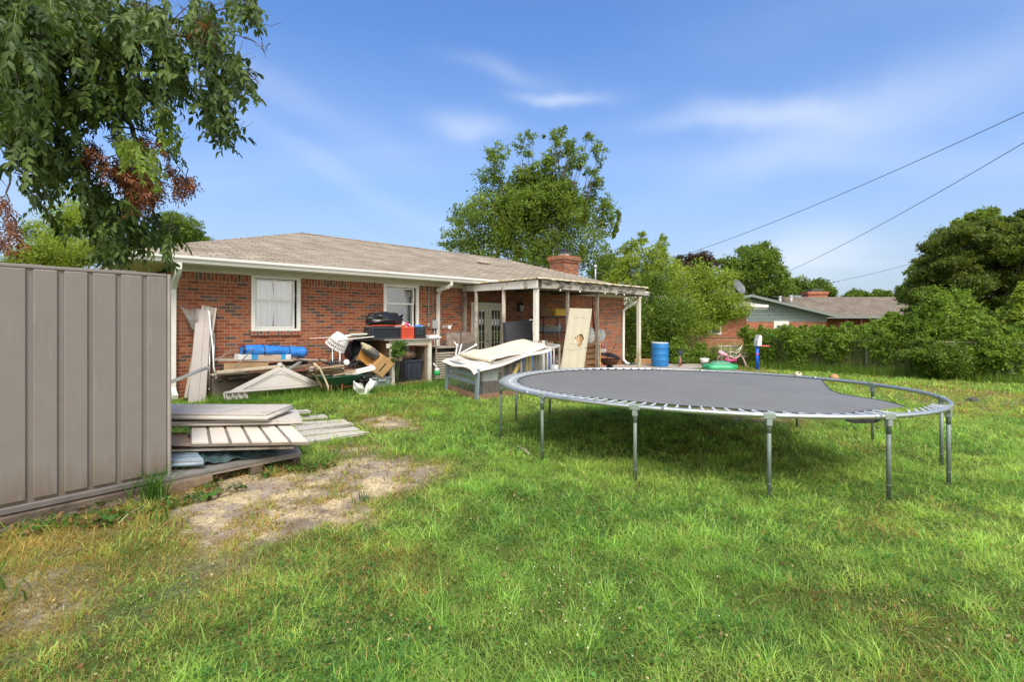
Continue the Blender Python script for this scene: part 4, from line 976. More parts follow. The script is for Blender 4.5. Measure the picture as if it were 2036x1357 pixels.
for x, yb, kind in near_x:
    t = rang(x, kind != 2)
    if x == 1008: t = math.pi-.10
    if x == 1870: t = rang(1872, False)
    p = ring(t); q = gp(x, yb) if yb and kind != 2 and x > 1010 else Vector((p.x, p.y, 0))
    q = Vector((p.x*.5+q.x*.5, p.y*.5+q.y*.5, 0)) if (q-p).xy.length < .5 else Vector((p.x, p.y, 0))
    q.z = G(q.x, q.y)-.02
    m = MB(); tt = (ring(t+.01)-ring(t-.01)).normalized(); nn_ = Vector((tt.y, -tt.x, 0))
    if (p.xy-TR_C).dot(nn_.xy) < 0: nn_ = -nn_
    m.tube([p-Vector((0, 0, .02)), q], .0185, 12)
    m.tube([p-Vector((0, 0, .02)), p.lerp(q, .20)], .0215, 12)
    l3 = p.lerp(q, .80); m.tube([l3, l3.lerp(p, .012)], .0205, 12)
    lg_ = m.build('leg', steel_leg, tramp, world=True)
    an = math.atan2(tt.y, tt.x)
    m = MB(); m.cbox(p+Vector((0, 0, -.003)), (.105, .056, .056), rz=an, bev=.006); m.cbox(p+Vector((0, 0, -.060)), (.050, .050, .065), rz=an, bev=.005)
    m.build('leg_socket', mat('socket_green_grey', (.24, .29, .255), .5, .1, 6, .05, metal=.15), lg_, world=True)
    if x == 1263: m = MB(); m.tube([q+Vector((0, 0, .0)), q.lerp(p, .045)], .0195, 10); m.build('rusty_foot', rust, lg_, world=True, label='rusty foot of the leg')
# mat outline: round the ring from the torn tip (near right) clockwise through left to the far right corner
t_tip = rang(1800, True); t_far = rang(1645, False)
a0, a1 = t_far, t_tip+2*math.pi if t_tip < t_far else t_tip
def gap(t):
    p = ring(t); xx = CX+F*p.x/p.y
    g_ = .26
    if p.y < 6 and xx > 1450: g_ = .26-.15*min(1, (xx-1450)/200) + (.16*min(1, max(0, xx-1700)/100))
    if p.y > 6.5 and xx > 1250: g_ = .26-.17*min(1, (xx-1250)/250)
    return g_
N_ = 110
outl = [ring(a0+(a1-a0)*i/N_, gap(a0+(a1-a0)*i/N_)) for i in range(N_+1)]
def pz(x, y, z): Yq = (CH-z)*F/(y-HY); return Vector(((x-CX)*Yq/F, Yq, z))
tear = [pz(1800, 809, TZ-.005), pz(1765, 799, TZ-.02), pz(1730, 793, TZ-.03), pz(1700, 788.5, TZ-.035), pz(1672, 784, TZ-.03), pz(1653, 777, TZ-.02), pz(1642, 766, TZ-.01), pz(1634, 756, TZ-.0)]
cen_ = Vector((2.1, 6.7, TZ-.02))
loop = outl+tear
vs = []; fs = []; K = 9
for j in range(K+1):
    f_ = j/K
    for i, p in enumerate(loop):
        q = cen_.lerp(p, f_)
        q.z = TZ-.03*(1-f_**3)+(p.z-TZ)*f_**3
        vs.append(q)
nl_ = len(loop)
for j in range(K):
    for i in range(nl_):
        i2 = (i+1) % nl_; fs.append((j*nl_+i, j*nl_+i2, (j+1)*nl_+i2, (j+1)*nl_+i))
m = MB(); m.add(vs, fs, smooth=True)
matm, nt, b = mtl('trampoline_mat')
tc = NN(nt, 'ShaderNodeTexCoord'); no = NN(nt, 'ShaderNodeTexNoise'); no.inputs['Scale'].default_value = 1.3; no.inputs['Detail'].default_value = 7; nt.links.new(tc.outputs['Object'], no.inputs[0])
n2_ = NN(nt, 'ShaderNodeTexNoise'); n2_.inputs['Scale'].default_value = 38; n2_.inputs['Detail'].default_value = 2; mp_ = NN(nt, 'ShaderNodeMapping'); mp_.inputs['Scale'].default_value = (.5, 1.6, 1); nt.links.new(tc.outputs['Object'], mp_.inputs[0]); nt.links.new(mp_.outputs[0], n2_.inputs[0])
c_ = ramp(nt, no.outputs[0], [(.3, (.042, .041, .037)), (.7, (.067, .065, .058))])
c_ = mixc(nt, ramp(nt, n2_.outputs[0], [(.70, (0, 0, 0)), (.78, (.35, .35, .35))]), c_, (.25, .26, .26))
n5_ = NN(nt, 'ShaderNodeTexNoise'); n5_.inputs['Scale'].default_value = 2.6; n5_.inputs['Detail'].default_value = 10; n5_.inputs['Roughness'].default_value = .75; nt.links.new(tc.outputs['Object'], n5_.inputs[0])
c_ = mixc(nt, ramp(nt, n5_.outputs[0], [(.50, (0, 0, 0)), (.72, (.55, .55, .55))]), c_, (.115, .112, .105))
nt.links.new(c_, b.inputs['Base Color']); b.inputs['Roughness'].default_value = .62; b.inputs['Sheen Weight'].default_value = .28; b.inputs['Sheen Tint'].default_value = (1, .98, .93, 1); b.inputs['Sheen Roughness'].default_value = .5; b.inputs['Specular IOR Level'].default_value = .5
mo = m.build('jumping_mat', matm, tramp, world=True)
# hem with tabs
m = MB(); m.tube([p+Vector((0, 0, .004)) for p in outl], .008, 6); m.tube([p for p in tear], .006, 5)
m.build('mat_hem', black_pl, mo, world=True)
flap = [pz(1698, 832, TZ-.03), pz(1712, 838, TZ-.09), pz(1735, 842, TZ-.11), pz(1765, 843, TZ-.11), pz(1775, 833, TZ-.03)]
m = MB(); top_ = [ring(rang(x, True), .10, -.02) for x in (1698, 1716, 1738, 1762, 1772)]
m.add(top_+[p+Vector((0, -.02, -.035-.02*(i in (1, 2, 3)))) for i, p in enumerate(top_)], [(i, i+1, 6+i, 5+i) for i in range(4)])
for i in (0, 1, 2, 3): q = top_[i]+Vector((0, -.02, -.08)); m.tube([q, q+Vector((.01, 0, -.03)), q+Vector((.025, 0, -.02))], .004, 5)
m.build('torn_flap', mat('rusty_cloth', (.028, .022, .02), .9, .3, 9, .2), mo, world=True, label='dark torn flap hanging under the near rim')
# springs
sp_m = mat('zinc_spring', (.66, .70, .74), .3, .08, 10, .0, metal=.35)
sm = MB(); nco = 9
pts = []
for i in range(nco*8+1): a_ = i/8*2*math.pi; pts.append((.02+.96*i/(nco*8), .0, 0))
prof = []
sm.tube([(.10, 0, 0), (.90, 0, 0)], .0098, 8)
for k in range(26): x_ = .11+k*.78/25; sm.tube([(x_-.008, 0, 0), (x_+.008, 0, 0)], .0115, 8)
sm.tube([(-.02, 0, .012), (.0, 0, .0), (.12, 0, 0)], .0028, 5); sm.tube([(.88, 0, 0), (1.0, 0, 0), (1.03, 0, .01)], .0028, 5)
me0 = None; NS = 88
for i in range(NS):
    t = a0+.03+(a1-a0-.03)*(i+.5)/NS + random.uniform(-.004, .004)
    if i > NS-1: continue
    p, q = ring(t, 1, .012), ring(t, gap(t), .006)
    ln_ = (q-p).length
    if ln_ < .03: continue
    x_ = (q-p).normalized(); y_ = Vector((0, 0, 1)).cross(x_).normalized(); z_ = x_.cross(y_)
    Mx = Matrix(((x_.x*ln_, y_.x, z_.x, p.x), (x_.y*ln_, y_.y, z_.y, p.y), (x_.z*ln_, y_.z, z_.z, p.z), (0, 0, 0, 1)))
    if me0 is None: o = sm.build('spring', sp_m, tramp); me0 = o.data
    else: o = bpy.data.objects.new('spring', me0); C.objects.link(o); o.parent = tramp
    o.matrix_basis = full(tramp).inverted() @ Mx
# loose springs in the open right part near the tip
for i in range(7):
    t = t_tip+.02+.045*i; p, q = ring(t, 1, .012), ring(t_tip+.0+.012*i, .26, .0)
    q = pz(1803+i*7, 808-i*.8, TZ); ln_ = min((q-p).length, .26); q = p+(q-p).normalized()*ln_
    x_ = (q-p).normalized(); y_ = Vector((0, 0, 1)).cross(x_).normalized(); z_ = x_.cross(y_)
    o = bpy.data.objects.new('spring', me0); C.objects.link(o); o.parent = tramp
    o.matrix_basis = full(tramp).inverted() @ Matrix(((x_.x*ln_, y_.x, z_.x, p.x), (x_.y*ln_, y_.y, z_.y, p.y), (x_.z*ln_, y_.z, z_.z, p.z), (0, 0, 0, 1)))
# ================================================================ things in the yard
from mathutils.geometry import tessellate_polygon
def at_w(x, d, z=None, dz=0):                           # ground point in the plane d before the wall, seen in column x
    p = HW(hs(x, d), d); p.z = (G(p.x, p.y) if z is None else z)+dz; return p
def frame3(o, xa, za):                                    # matrix with origin o, x axis to xa, z axis towards za
    o, x, z = Vector(o), (Vector(xa)-Vector(o)).normalized(), (Vector(za)-Vector(o)); y = z.cross(x).normalized(); z = x.cross(y).normalized()
    return Matrix(((x.x, y.x, z.x, o.x), (x.y, y.y, z.y, o.y), (x.z, y.z, z.z, o.z), (0, 0, 0, 1)))
def thing_m(name, label, cat, M, group=None):
    o = thing(name, label, cat, group=group); o.matrix_world = M; WM[o.name] = M; return o

# ---------- loose stack of shed panels on the pallet
def z_at(x, y, z): Yq = (CH-z)*F/(y-HY); return Vector(((x-CX)*Yq/F, Yq, z))
def panel(label, q, th, m, ribs=0, along=True, lift=.016, name='resin_panel', group='shed panels stacked on the pallet', extra=None, rib_mat=None, edge=True):
    """q: far left, far right, near right, near left corners"""
    o = thing(name, label, 'panel', sum(q, Vector())/4, 0, group)
    mb = MB(); mb.slab(q, th); body = mb.build('body', mat('groove_shade_resin', (.20, .17, .14), .75, .25, 5, .2) if ribs else m, o, world=True)  # ribbed panels: groove shade put into the darker body colour below the strips
    fl, fr_, nr, nl = q; up = (nr-nl).cross(fr_-nr).normalized(); up = up if up.z > 0 else -up
    if ribs:
        mb = MB()
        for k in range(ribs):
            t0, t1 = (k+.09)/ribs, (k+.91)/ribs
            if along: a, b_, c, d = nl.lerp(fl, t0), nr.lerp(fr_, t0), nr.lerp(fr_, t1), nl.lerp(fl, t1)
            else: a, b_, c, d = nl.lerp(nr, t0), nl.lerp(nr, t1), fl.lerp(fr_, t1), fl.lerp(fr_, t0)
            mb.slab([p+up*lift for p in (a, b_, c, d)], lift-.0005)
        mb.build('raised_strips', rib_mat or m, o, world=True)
    if edge:
        mb = MB(); mb.tube([nl-up*th*.5, nr-up*th*.5, fr_-up*th*.5], th*.42, 8); mb.build('rolled_edge', m, o, world=True)
    return o
big_l = z_at(180, 826, .60)
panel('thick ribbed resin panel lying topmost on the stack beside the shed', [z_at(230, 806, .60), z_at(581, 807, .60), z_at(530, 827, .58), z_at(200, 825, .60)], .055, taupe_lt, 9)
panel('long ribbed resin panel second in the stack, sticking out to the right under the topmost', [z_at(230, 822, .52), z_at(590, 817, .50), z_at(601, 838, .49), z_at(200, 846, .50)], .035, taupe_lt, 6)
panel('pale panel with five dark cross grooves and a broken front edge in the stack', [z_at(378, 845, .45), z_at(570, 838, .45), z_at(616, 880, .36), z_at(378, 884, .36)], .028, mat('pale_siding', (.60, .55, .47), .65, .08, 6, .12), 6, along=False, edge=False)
tornw = mat('torn_board', (.50, .46, .40), .85, .12, 6, .3, col2=(.26, .20, .15), mixlo=.5, mixhi=.62)
panel('whitish torn fibre board squeezed under the grooved panel', [z_at(240, 862, .33), z_at(560, 868, .31), z_at(583, 889, .30), z_at(200, 898, .30)], .022, tornw, edge=False, name='fibre_board')
panel('brown warped board peeking out at the left below the grooved panel', [z_at(250, 858, .365), z_at(372, 862, .365), z_at(380, 886, .355), z_at(250, 884, .365)], .012, mat('brown_board', (.30, .22, .15), .85, .2, 8, .3), edge=False, name='fibre_board')
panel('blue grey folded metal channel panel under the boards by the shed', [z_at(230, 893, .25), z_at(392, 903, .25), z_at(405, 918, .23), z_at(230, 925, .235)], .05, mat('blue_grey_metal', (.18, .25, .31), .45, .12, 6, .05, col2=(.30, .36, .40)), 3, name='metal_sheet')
net = thing('tarp', 'crumpled dark teal tarp squashed between the boards and the pallet', 'tarp', z_at(440, 915, .2))
m = MB(); rn = np.random.default_rng(5)
def fn(u, v): 
    p = z_at(400+150*u, 925-22*u-25*v*(1-u*.4), .17); return (p.x, p.y, .175+.07*math.sin(v*3.14)*(1-u*.5)+.018*math.sin(u*17+v*9)+.012*math.sin(u*31-v*14))
m.grid(fn, 40, 10); m.build('sheet', mat('teal_tarp', (.035, .07, .075), .6, .3, 12, .4), net, world=True)
m = MB(); m.tube([Vector(fn(t/12, 0)) for t in range(13)], .006, 5); m.build('hem', mat('teal_tarp', (.04, .08, .08)), net, world=True)
pal_o = thing('wood_pallet', 'grey weathered pallet under the panel stack with dark gaps below', 'pallet', z_at(470, 940, 0), 0)
q = [z_at(230, 905, .15), z_at(590, 880, .15), z_at(599, 899, .15), z_at(346, 950, .15), z_at(250, 970, .15)]
m = MB(); c_nl, c_nr, c_fr, c_fl = z_at(300, 960, .15), z_at(599, 899, .15), z_at(575, 868, .15), z_at(230, 900, .15)
for k in range(7):
    t0, t1 = k/7+.012, (k+.86)/7; m.slab([c_nl.lerp(c_fl, t0), c_nr.lerp(c_fr, t0), c_nr.lerp(c_fr, t1), c_nl.lerp(c_fl, t1)], .022)
m.build('deck_boards', mat('grey_deck', (.19, .18, .165), .85, .25, 6, .4, col2=(.10, .09, .08), mixlo=.5, mixhi=.7), pal_o, world=True)
m = MB()
dirx = (c_nr-c_nl).normalized(); diry = (c_fl-c_nl); 
for t in (0.02, .5, .96):
    a, b_ = c_nl.lerp(c_fl, t), c_nr.lerp(c_fr, t); m.slab([a-Vector((0, 0, .024)), b_-Vector((0, 0, .024)), b_+diry.normalized()*.05-Vector((0, 0, .024)), a+diry.normalized()*.05-Vector((0, 0, .024))], .10 if t > .1 else .035)
m.build('stringer', grey_wood, pal_o, world=True)
for t0, t1 in ((.0, .36), (.62, .70), (.93, .99)):
    m = MB(); a, b_ = c_nl.lerp(c_nr, t0), c_nl.lerp(c_nr, t1); w_ = diry.normalized()*.16+Vector((0, 0, 0)); o_ = Vector((0, 0, .060)); m.slab([a-o_, b_-o_, b_+w_-o_, a+w_-o_], .11); m.build('block', dark_wood if t0 else mat('rotten_timber', (.20, .14, .085), .9, .3, 8, .5, col2=(.08, .06, .045)), pal_o, world=True)
# white boards lying on the grass beyond the stack
bm_w = mat('chalky_board', (.56, .52, .44), .75, .1, 6, .2, col2=(.34, .28, .21), mixlo=.54, mixhi=.66, stretch=(1, 1, 1))
for i, (lab, a, b_, w_, z) in enumerate([
    ('short white channel board, the farthest board poking out of the stack', (560, 822), (618, 818), .20, .22), ('grey blunt board end under the white channel board', (590, 834), (652, 829), .28, .12),
    ('thin cracked board between the blunt board and the long white one', (580, 846), (690, 838), .22, .10), ('long pale board pointing right across the grass', (580, 858), (703, 843), .34, .09),
    ('white capped board with a dark lower edge beside the grooved panel', (590, 868), (716, 855), .30, .07), ('nearest and longest flat board lying in the grass', (600, 882), (734, 860), .32, .05)]):
    o = thing('loose_board', lab, 'board', z_at(*b_, z), 0, 'pale boards spread beyond the stack')
    A1, B1 = z_at(*a, z), z_at(*b_, z); dr_ = (B1-A1).normalized(); sd = Vector((-dr_.y, dr_.x, 0))*w_
    m = MB(); m.slab([A1-dr_*.6, B1, B1+sd*.93-dr_*.03, A1+sd-dr_*.6], .028); m.build('plank', bm_w, o, world=True)
    m = MB(); up = Vector((0, 0, .006)); m.slab([A1-dr_*.6+up, B1+up-dr_*.01, B1+up+sd*.12-dr_*.01, A1+up+sd*.12-dr_*.6], .02); m.build('lip', bm_w, o, world=True)

# ---------- things leaning on the wall
def lean(name, label, bl, br, tl, tr, d0, d1, th, m, cat='panel', group=None, strips=None, z0=None):
    q = [PW(*bl, d0), PW(*br, d0), PW(*tr, d1), PW(*tl, d1)]
    for p in q[:2]:
        if z0 is not None: p.z = z0
    o = thing(name, label, cat, (q[0]+q[1])/2, RH, group); mb = MB()
    nn = (q[1]-q[0]).cross(q[3]-q[0]).normalized()
    if nn.dot(N) < 0: nn = -nn
    vs = q+[p-nn*th for p in q]; mb.add(vs, [(0, 1, 2, 3), (7, 6, 5, 4), (0, 4, 5, 1), (1, 5, 6, 2), (2, 6, 7, 3), (3, 7, 4, 0)]); mb.build('board', m, o, world=True)
    if strips:
        for nm, t0, t1, dep, mm in strips:
            mb = MB(); r_ = [q[0].lerp(q[1], t0), q[0].lerp(q[1], t1), q[3].lerp(q[2], t1), q[3].lerp(q[2], t0)]
            vs = [p+nn*dep for p in r_]+[p+nn*.0005 for p in r_]; mb.add(vs, [(0, 1, 2, 3), (0, 4, 5, 1), (1, 5, 6, 2), (2, 6, 7, 3), (3, 7, 4, 0)]); mb.build(nm, mm, o, world=True)
    return o
tlt = mat('leaning_resin', (.40, .355, .325), .55, .07, 3, .08, bscale=90)
lean('resin_panel', 'narrow taupe shed panel leaning in front against the brick wall', (374, 802), (409, 799), (391, 616), (420, 619), .80, .16, .035, tlt, strips=[('raised_strip', .02, .56, .008, tlt), ('raised_strip', .59, .97, .008, tlt)])
lean('resin_panel', 'ribbed shed panel with notched top leaning behind the front one', (366, 792), (405, 792), (401, 607), (431, 613), .50, .05, .03, mat('tan_resin', (.36, .32, .26), .6, .1, 4, .1), strips=[('rib', .88, .99, .02, taupe_lt), ('rib', .05, .12, .012, taupe_lt), ('rib', .4, .46, .012, taupe_lt)])
def poly_tube(name, label, cat, pts, r, m, part='tube', cap=None, group=None):
    o = thing(name, label, cat, pts[0], 0, group); mb = MB(); mb.tube(pts, r, 10); mb.build(part, m, o, world=True)
    if cap:
        mb = MB(); t = (pts[-1]-pts[-2]).normalized(); mb.tube([pts[-1]-t*.02, pts[-1]+t*.012], (r[-1] if isinstance(r, list) else r)*1.25, 10); mb.build('end_cap', m, o, world=True)
    return o
poly_tube('white_pipe', 'bent white pipe hooked over the leaning panels', 'pipe', [PW(414, 618, .26), PW(416, 622, .30), PW(418, 648, .40), PW(423, 688, .55), PW(425, 730, .6), PW(430, 752, .6)], .012, white_pl, cap=1)
poly_tube('steel_pole', 'taller thin grey steel pole standing right of the leaning panels', 'pole', [PW(426, 664, .35), PW(424, 770, .55)], .013, galv, cap=1)
poly_tube('steel_pole', 'shorter grey steel pole half hidden beside the taller one', 'pole', [PW(417, 692, .45), PW(416, 775, .6)], .013, galv, cap=1)
wr = thing('wire_roll', 'dark fan of fine wire mesh stuck between wall and leaning panels', 'wire mesh', PW(375, 640, .2)); m = MB()
for i in range(46):
    t = i/45; a = PW(358+38*t, 612+6*math.sin(t*3.1)-4*(1-t), .12+.10*t); b_ = PW(382+8*t, 655, .25); m.tube([a, a.lerp(b_, .5)+N*.04, b_], .0016, 3, cap=False, smooth=False)
for i in range(22):
    t = i/22; m.tube([PW(358+24*t+(36-28*t)*u/6, (612+6*math.sin(u/6*3.1))*(1-t)+655*t, .14+.11*t+.04*math.sin(t*3.1)) for u in range(7)], .0016, 3, cap=False, smooth=False)
m.build('mesh', mat('wire', (.2, .19, .17)), wr, world=True, uv=False)
m = MB(); m.tube([PW(357, 611, .12), PW(376, 610, .16), PW(397, 613, .22)], .004, 4); m.build('rim_wire', mat('wire', (.2, .19, .17)), wr, world=True)

# ---------- lumber pile with the blue bag
def beam(lab, a, b_, d, th, dep, m, name='board', cat='board', grp='boards in the pile under the blue bag', d2=None, band=None):
    A1, B1 = PW(*a, d), PW(*b_, d if d2 is None else d2); o = thing(name, lab, cat, A1, 0, grp)
    x = (B1-A1); L_ = x.length; M_ = frame3(A1, B1, A1+Vector((0, 0, 1))); mb = MB(); mb.box(0, L_, 0, dep, -th, 0, M_, bev=.004)
    mb.build('plank', m, o, world=True)
    if band: mb = MB(); mb.box(L_-.012, L_+.0015, .004, dep-.004, -th+.004, -.004, M_); mb.build('end_grain', band, o, world=True)
    return o
endg = mat('end_grain', (.60, .46, .28), .85, .1, 12, .1)
gw2 = mat('greyed_board', (.36, .31, .25), .85, .15, 5, .2)
beam('pale grey thin board topmost under the wrapped carton', (432, 715), (600, 716), .72, .035, .35, gw2, band=endg)
beam('light tan plank with a sawn end just below the top board', (446, 723), (534, 720), .70, .13, .04, mat('tan_plank', (.36, .24, .13), .8, .15, 4, .2), band=endg)
beam('black warped plank running behind the triangular panel', (440, 733), (612, 716), .62, .12, .05, mat('black_plank', (.035, .03, .03), .8, .3, 6, .2))
beam('long cream edged board slanting up to the apex of the triangular panel', (433, 739), (566, 726), .92, .048, .12, mat('cream_board', (.50, .42, .31), .8, .12, 5, .15), band=endg)
beam('thin whitish board low in the pile next to the steel pole', (422, 745), (492, 741), .80, .03, .15, gw2)
beam('dark brown board below the whitish one', (448, 749), (520, 744), .75, .04, .3, dark_wood)
beam('big grey brown timber lying on the ground at the bottom of the pile', (424, 756), (545, 751), .60, .42, .32, mat('mauve_board', (.15, .115, .10), .9, .2, 5, .3))
beam('tan strip seen over the left slope of the triangular panel', (503, 738), (560, 733), .80, .03, .1, tan_wood)
beam('brown board right of the triangular panel apex', (566, 730), (622, 724), .85, .06, .1, mat('umber_board', (.20, .14, .10), .85, .2, 6, .2))
beam('wide reddish plank behind the right slope of the triangular panel', (560, 745), (652, 742), .70, .30, .05, brown_wood)
beam('grey channel sticking up right of the panel apex', (571, 735), (601, 715), 1.02, .05, .04, mat('dull_metal', (.28, .28, .28), .5, .1, 6, .05, metal=.5), name='metal_channel', cat='channel')
beam('grey flat board with black rim bridging to the wheelbarrow', (588, 714), (652, 716), .85, .03, .3, gw2)
beam('thin black bar crossing behind the wheelbarrow handles', (588, 712), (640, 728), 1.05, .02, .02, black_iron, name='metal_bar', cat='bar')
for i, (lab, a, b_, d, d2) in enumerate([('thin stick crossing in front of the wrapped carton', (466, 732), (504, 694), 1.0, .75), ('thin brown stick leaning up to the left end of the blue bag', (428, 718), (476, 689), .75, .4)]):
    o = thing('stick', lab, 'stick', PW(*a, d)); m = MB(); A1, B1 = PW(*a, d), PW(*b_, d2); m.tube([A1, A1.lerp(B1, .55)+Vector((.01, 0, .01)), B1], [.012, .011, .008], 6); m.build('wood', grey_wood, o, world=True)
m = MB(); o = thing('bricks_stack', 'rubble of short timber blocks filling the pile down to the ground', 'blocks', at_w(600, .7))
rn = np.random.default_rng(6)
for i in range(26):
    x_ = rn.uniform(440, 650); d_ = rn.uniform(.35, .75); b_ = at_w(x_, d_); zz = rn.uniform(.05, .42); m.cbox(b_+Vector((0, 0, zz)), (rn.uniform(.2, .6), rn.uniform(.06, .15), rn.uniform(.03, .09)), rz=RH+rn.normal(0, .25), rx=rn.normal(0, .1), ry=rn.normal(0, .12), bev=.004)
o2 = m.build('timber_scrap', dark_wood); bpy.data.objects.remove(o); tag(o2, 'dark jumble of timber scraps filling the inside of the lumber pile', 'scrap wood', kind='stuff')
bag_m = mat('blue_nylon', (.020, .17, .52), .5, .12, 5, .25, bscale=9); navy = mat('navy_strap', (.012, .018, .06), .6, .1, 6, .05)
A1, B1 = PW(480, 697, .62), PW(607, 701, .52); o = thing('canopy_bag', 'long bright blue canopy bag with two navy straps lying on the lumber', 'bag', A1, 0)
M_ = frame3(A1, B1, A1+Vector((0, 0, 1))); L_ = (B1-A1).length; mb = MB()
def bagp(t, a):
    r = .120*(1-.05*math.cos(t*9))*(1-.03*math.sin(t*31)); e = min(t, 1-t); r *= min(1, .70+e*8) ; r *= (1+.05*math.sin(a*3+t*12)+.03*math.sin(a*5-t*25))
    return (t*L_, math.cos(a)*r*1.15, math.sin(a)*r*.95)
mb.grid(lambda u, v: bagp(u, v*2*math.pi), 60, 22, M_); mb.add([bagp(0, k*.3) for k in range(21)], [tuple(range(21))], M_); mb.add([bagp(1, k*.3) for k in range(21)], [tuple(range(21))[::-1]], M_)
mb.build('bag_body', bag_m, o, world=True)
for t in (.305, .70):
    mb = MB(); mb.tube([Vector(bagp(t, a*math.pi/10))*1+Vector((0, 0, 0)) for a in range(21)], .011, 6, M_); mb.build('strap', navy, o, world=True)
mb = MB(); mb.grid(lambda u, v: (bagp(.001+.035*u, v*2*math.pi)[0]-.006, *[q*1.03 for q in bagp(.001+.035*u, v*2*math.pi)[1:]]), 4, 20, M_); mb.build('end_patch', navy, o, world=True)
mb = MB(); mb.tube([(L_*.32, -.10, .04), (L_*.38, -.125, 0), (L_*.45, -.12, -.03)], .007, 5, M_); mb.tube([(L_*.25, -.03, .10), (L_*.45, 0, .13), (L_*.65, -.03, .10)], .008, 5, M_); mb.build('carry_handle', navy, o, world=True)
A1, B1 = PW(476, 706, .74), PW(579, 706, .68); o = thing('wrapped_carton', 'long flat carton with white and blue wrapped ends under the blue bag', 'carton', A1, 0)
M_ = frame3(A1, B1, A1+Vector((0, 0, 1))); L_ = (B1-A1).length; mb = MB(); mb.box(.0, L_, 0, .28, -.095, 0, M_, bev=.006); mb.build('box', mat('kraft_carton', (.44, .34, .25), .8, .08, 6, .05), o, world=True)
for t0, t1, mm in ((0, .23, 'w'), (.23, .35, 'b'), (.80, .89, 'b'), (.89, 1.0, 'w')):
    mb = MB(); mb.box(L_*t0-.002, L_*t1+.002, -.004, .284, -.0985, .0035, M_, bev=.006); mb.build('wrap_band', mat('crinkled_white', (.62, .62, .62), .5, .2, 12, .5) if mm == 'w' else mat('cyan_tape', (.03, .27, .55), .5, .1, 6, .1), o, world=True, label='white plastic wrap' if mm == 'w' else 'blue tape band')
# triangular gable
BL, BR, AP = PW(446, 784, 1.38), PW(644, 768, 1.15), PW(557, 728, .98)
o = thing('gable_panel', 'pale triangular resin gable panel with raised inner triangle lying against the lumber pile', 'panel', BL)
M_ = frame3(BL, BR, AP); iv = M_.inverted(); la, lb = (iv @ AP), (iv @ BR); ax_, az_, bx_ = la.x, la.z, lb.x
def tri(f, off=0):                                        # triangle scaled about its incentre-like middle
    cx, cz = (0+ax_+bx_)/3, az_*.30; return [(cx+(x-cx)*f, cz+(z-cz)*f) for x, z in ((0, 0), (bx_, 0), (ax_, az_))]
Rx = Matrix.Rotation(R(90), 4, 'X')
def tri_ring(mb, f0, f1, dep, y0=0):
    a, b_ = tri(f0), tri(f1); vs = []
    for x, z in a: vs.append((x, y0, z))
    for x, z in a: vs.append((x, y0-dep, z))
    for x, z in b_: vs.append((x, y0-dep, z))
    for x, z in b_: vs.append((x, y0, z))
    fs = []
    for i in range(3):
        j = (i+1) % 3
        for k in range(3): fs.append((k*3+i, k*3+j, (k+1)*3+j, (k+1)*3+i))
    mb.add(vs, fs, M_)
gab = mat('gable_resin', (.45, .42, .37), .55, .06, 4, .06)
mb = MB(); t3 = tri(1); vs = [(x, 0, z) for x, z in t3]+[(x, .05, z) for x, z in t3]; mb.add(vs, [(0, 1, 2), (5, 4, 3), (0, 3, 4, 1), (1, 4, 5, 2), (2, 5, 3, 0)], M_); mb.build('panel', gab, o, world=True)
mb = MB(); tri_ring(mb, 1.0, .70, .022); mb.build('outer_frame', gab, o, world=True)
mb = MB(); tri_ring(mb, .64, .58, .014); 
mb.build('inner_moulding', gab, o, world=True)
mb = MB(); cx_, cz_ = ax_-.0, az_*.70; mb.add([(cx_-.20, -.012, cz_-.04), (cx_+.20, -.012, cz_-.04), (cx_, -.012, cz_+.08), (cx_-.20, 0, cz_-.04), (cx_+.20, 0, cz_-.04), (cx_, 0, cz_+.08)], [(0, 1, 2), (0, 3, 4, 1), (1, 4, 5, 2), (2, 5, 3, 0)], M_); mb.build('vent_triangle', gab, o, world=True)
mb = MB(); mb.lathe([(.001, -.03), (.045, -.025), (.055, 0), (.045, .06), (.02, .075), (.001, .078)], 12, M_ @ Matrix.Translation((ax_, -.0, az_-.01))); mb.build('apex_cap', gab, o, world=True)
mb = MB(); p_ = M_ @ Vector((.0, 0, 0)); 
for k in range(4): mb.box(.02+k*.10, .032+k*.10, -.01, .05, -.09, .0, M_)
mb.box(.0, .40, .045, .055, -.10, .0, M_); mb.tube([(-.005, -.0, -.10), (-.005, -.0, .01), (.02, 0, .03), (.1, 0, .04)], .012, 6, M_); mb.build('foot_flange', gab, o, world=True)

# ---------- wheelbarrow and its load
c0 = at_w(672, 1.45); wb = thing('wheelbarrow', 'green wheelbarrow with wooden handles loaded with cardboard and junk by the table', 'wheelbarrow', c0, RH)
M_ = full(wb)
zt_ = hz(665, 748, 1.5)-c0.z; 
mb = MB(); L2, W2 = .40, .30
tb = [(-L2, -W2), (L2, -W2), (L2, W2), (-L2, W2)]; bb = [(-L2*.55, -W2*.55), (L2*.45, -W2*.55), (L2*.45, W2*.55), (-L2*.55, W2*.55)]
vs = [(x, y, zt_) for x, y in tb]+[(x, y, zt_-.17) for x, y in bb]+[(x*.96, y*.96, zt_-.002) for x, y in tb]+[(x*.96, y*.96, zt_-.155) for x, y in bb]
fs = []
for i in range(4): j = (i+1) % 4; fs += [(i, j, 4+j, 4+i), (8+j, 8+i, 12+i, 12+j), (i, 8+i, 8+j, j)]
fs += [(7, 6, 5, 4), (12, 13, 14, 15)]
mb.add(vs, fs); mb.build('tray', mat('barrow_green', (.018, .085, .042), .45, .2, 6, .1, col2=(.03, .05, .03)), wb)
mb = MB(); mb.tube([(*tb[i], zt_) for i in range(4)]+[(*tb[0], zt_)], .011, 6); mb.build('tray_rim', mat('barrow_rim', (.02, .10, .055), .4), wb)
hw_m = mat('handle_wood', (.52, .42, .27), .75, .2, 6, .2)
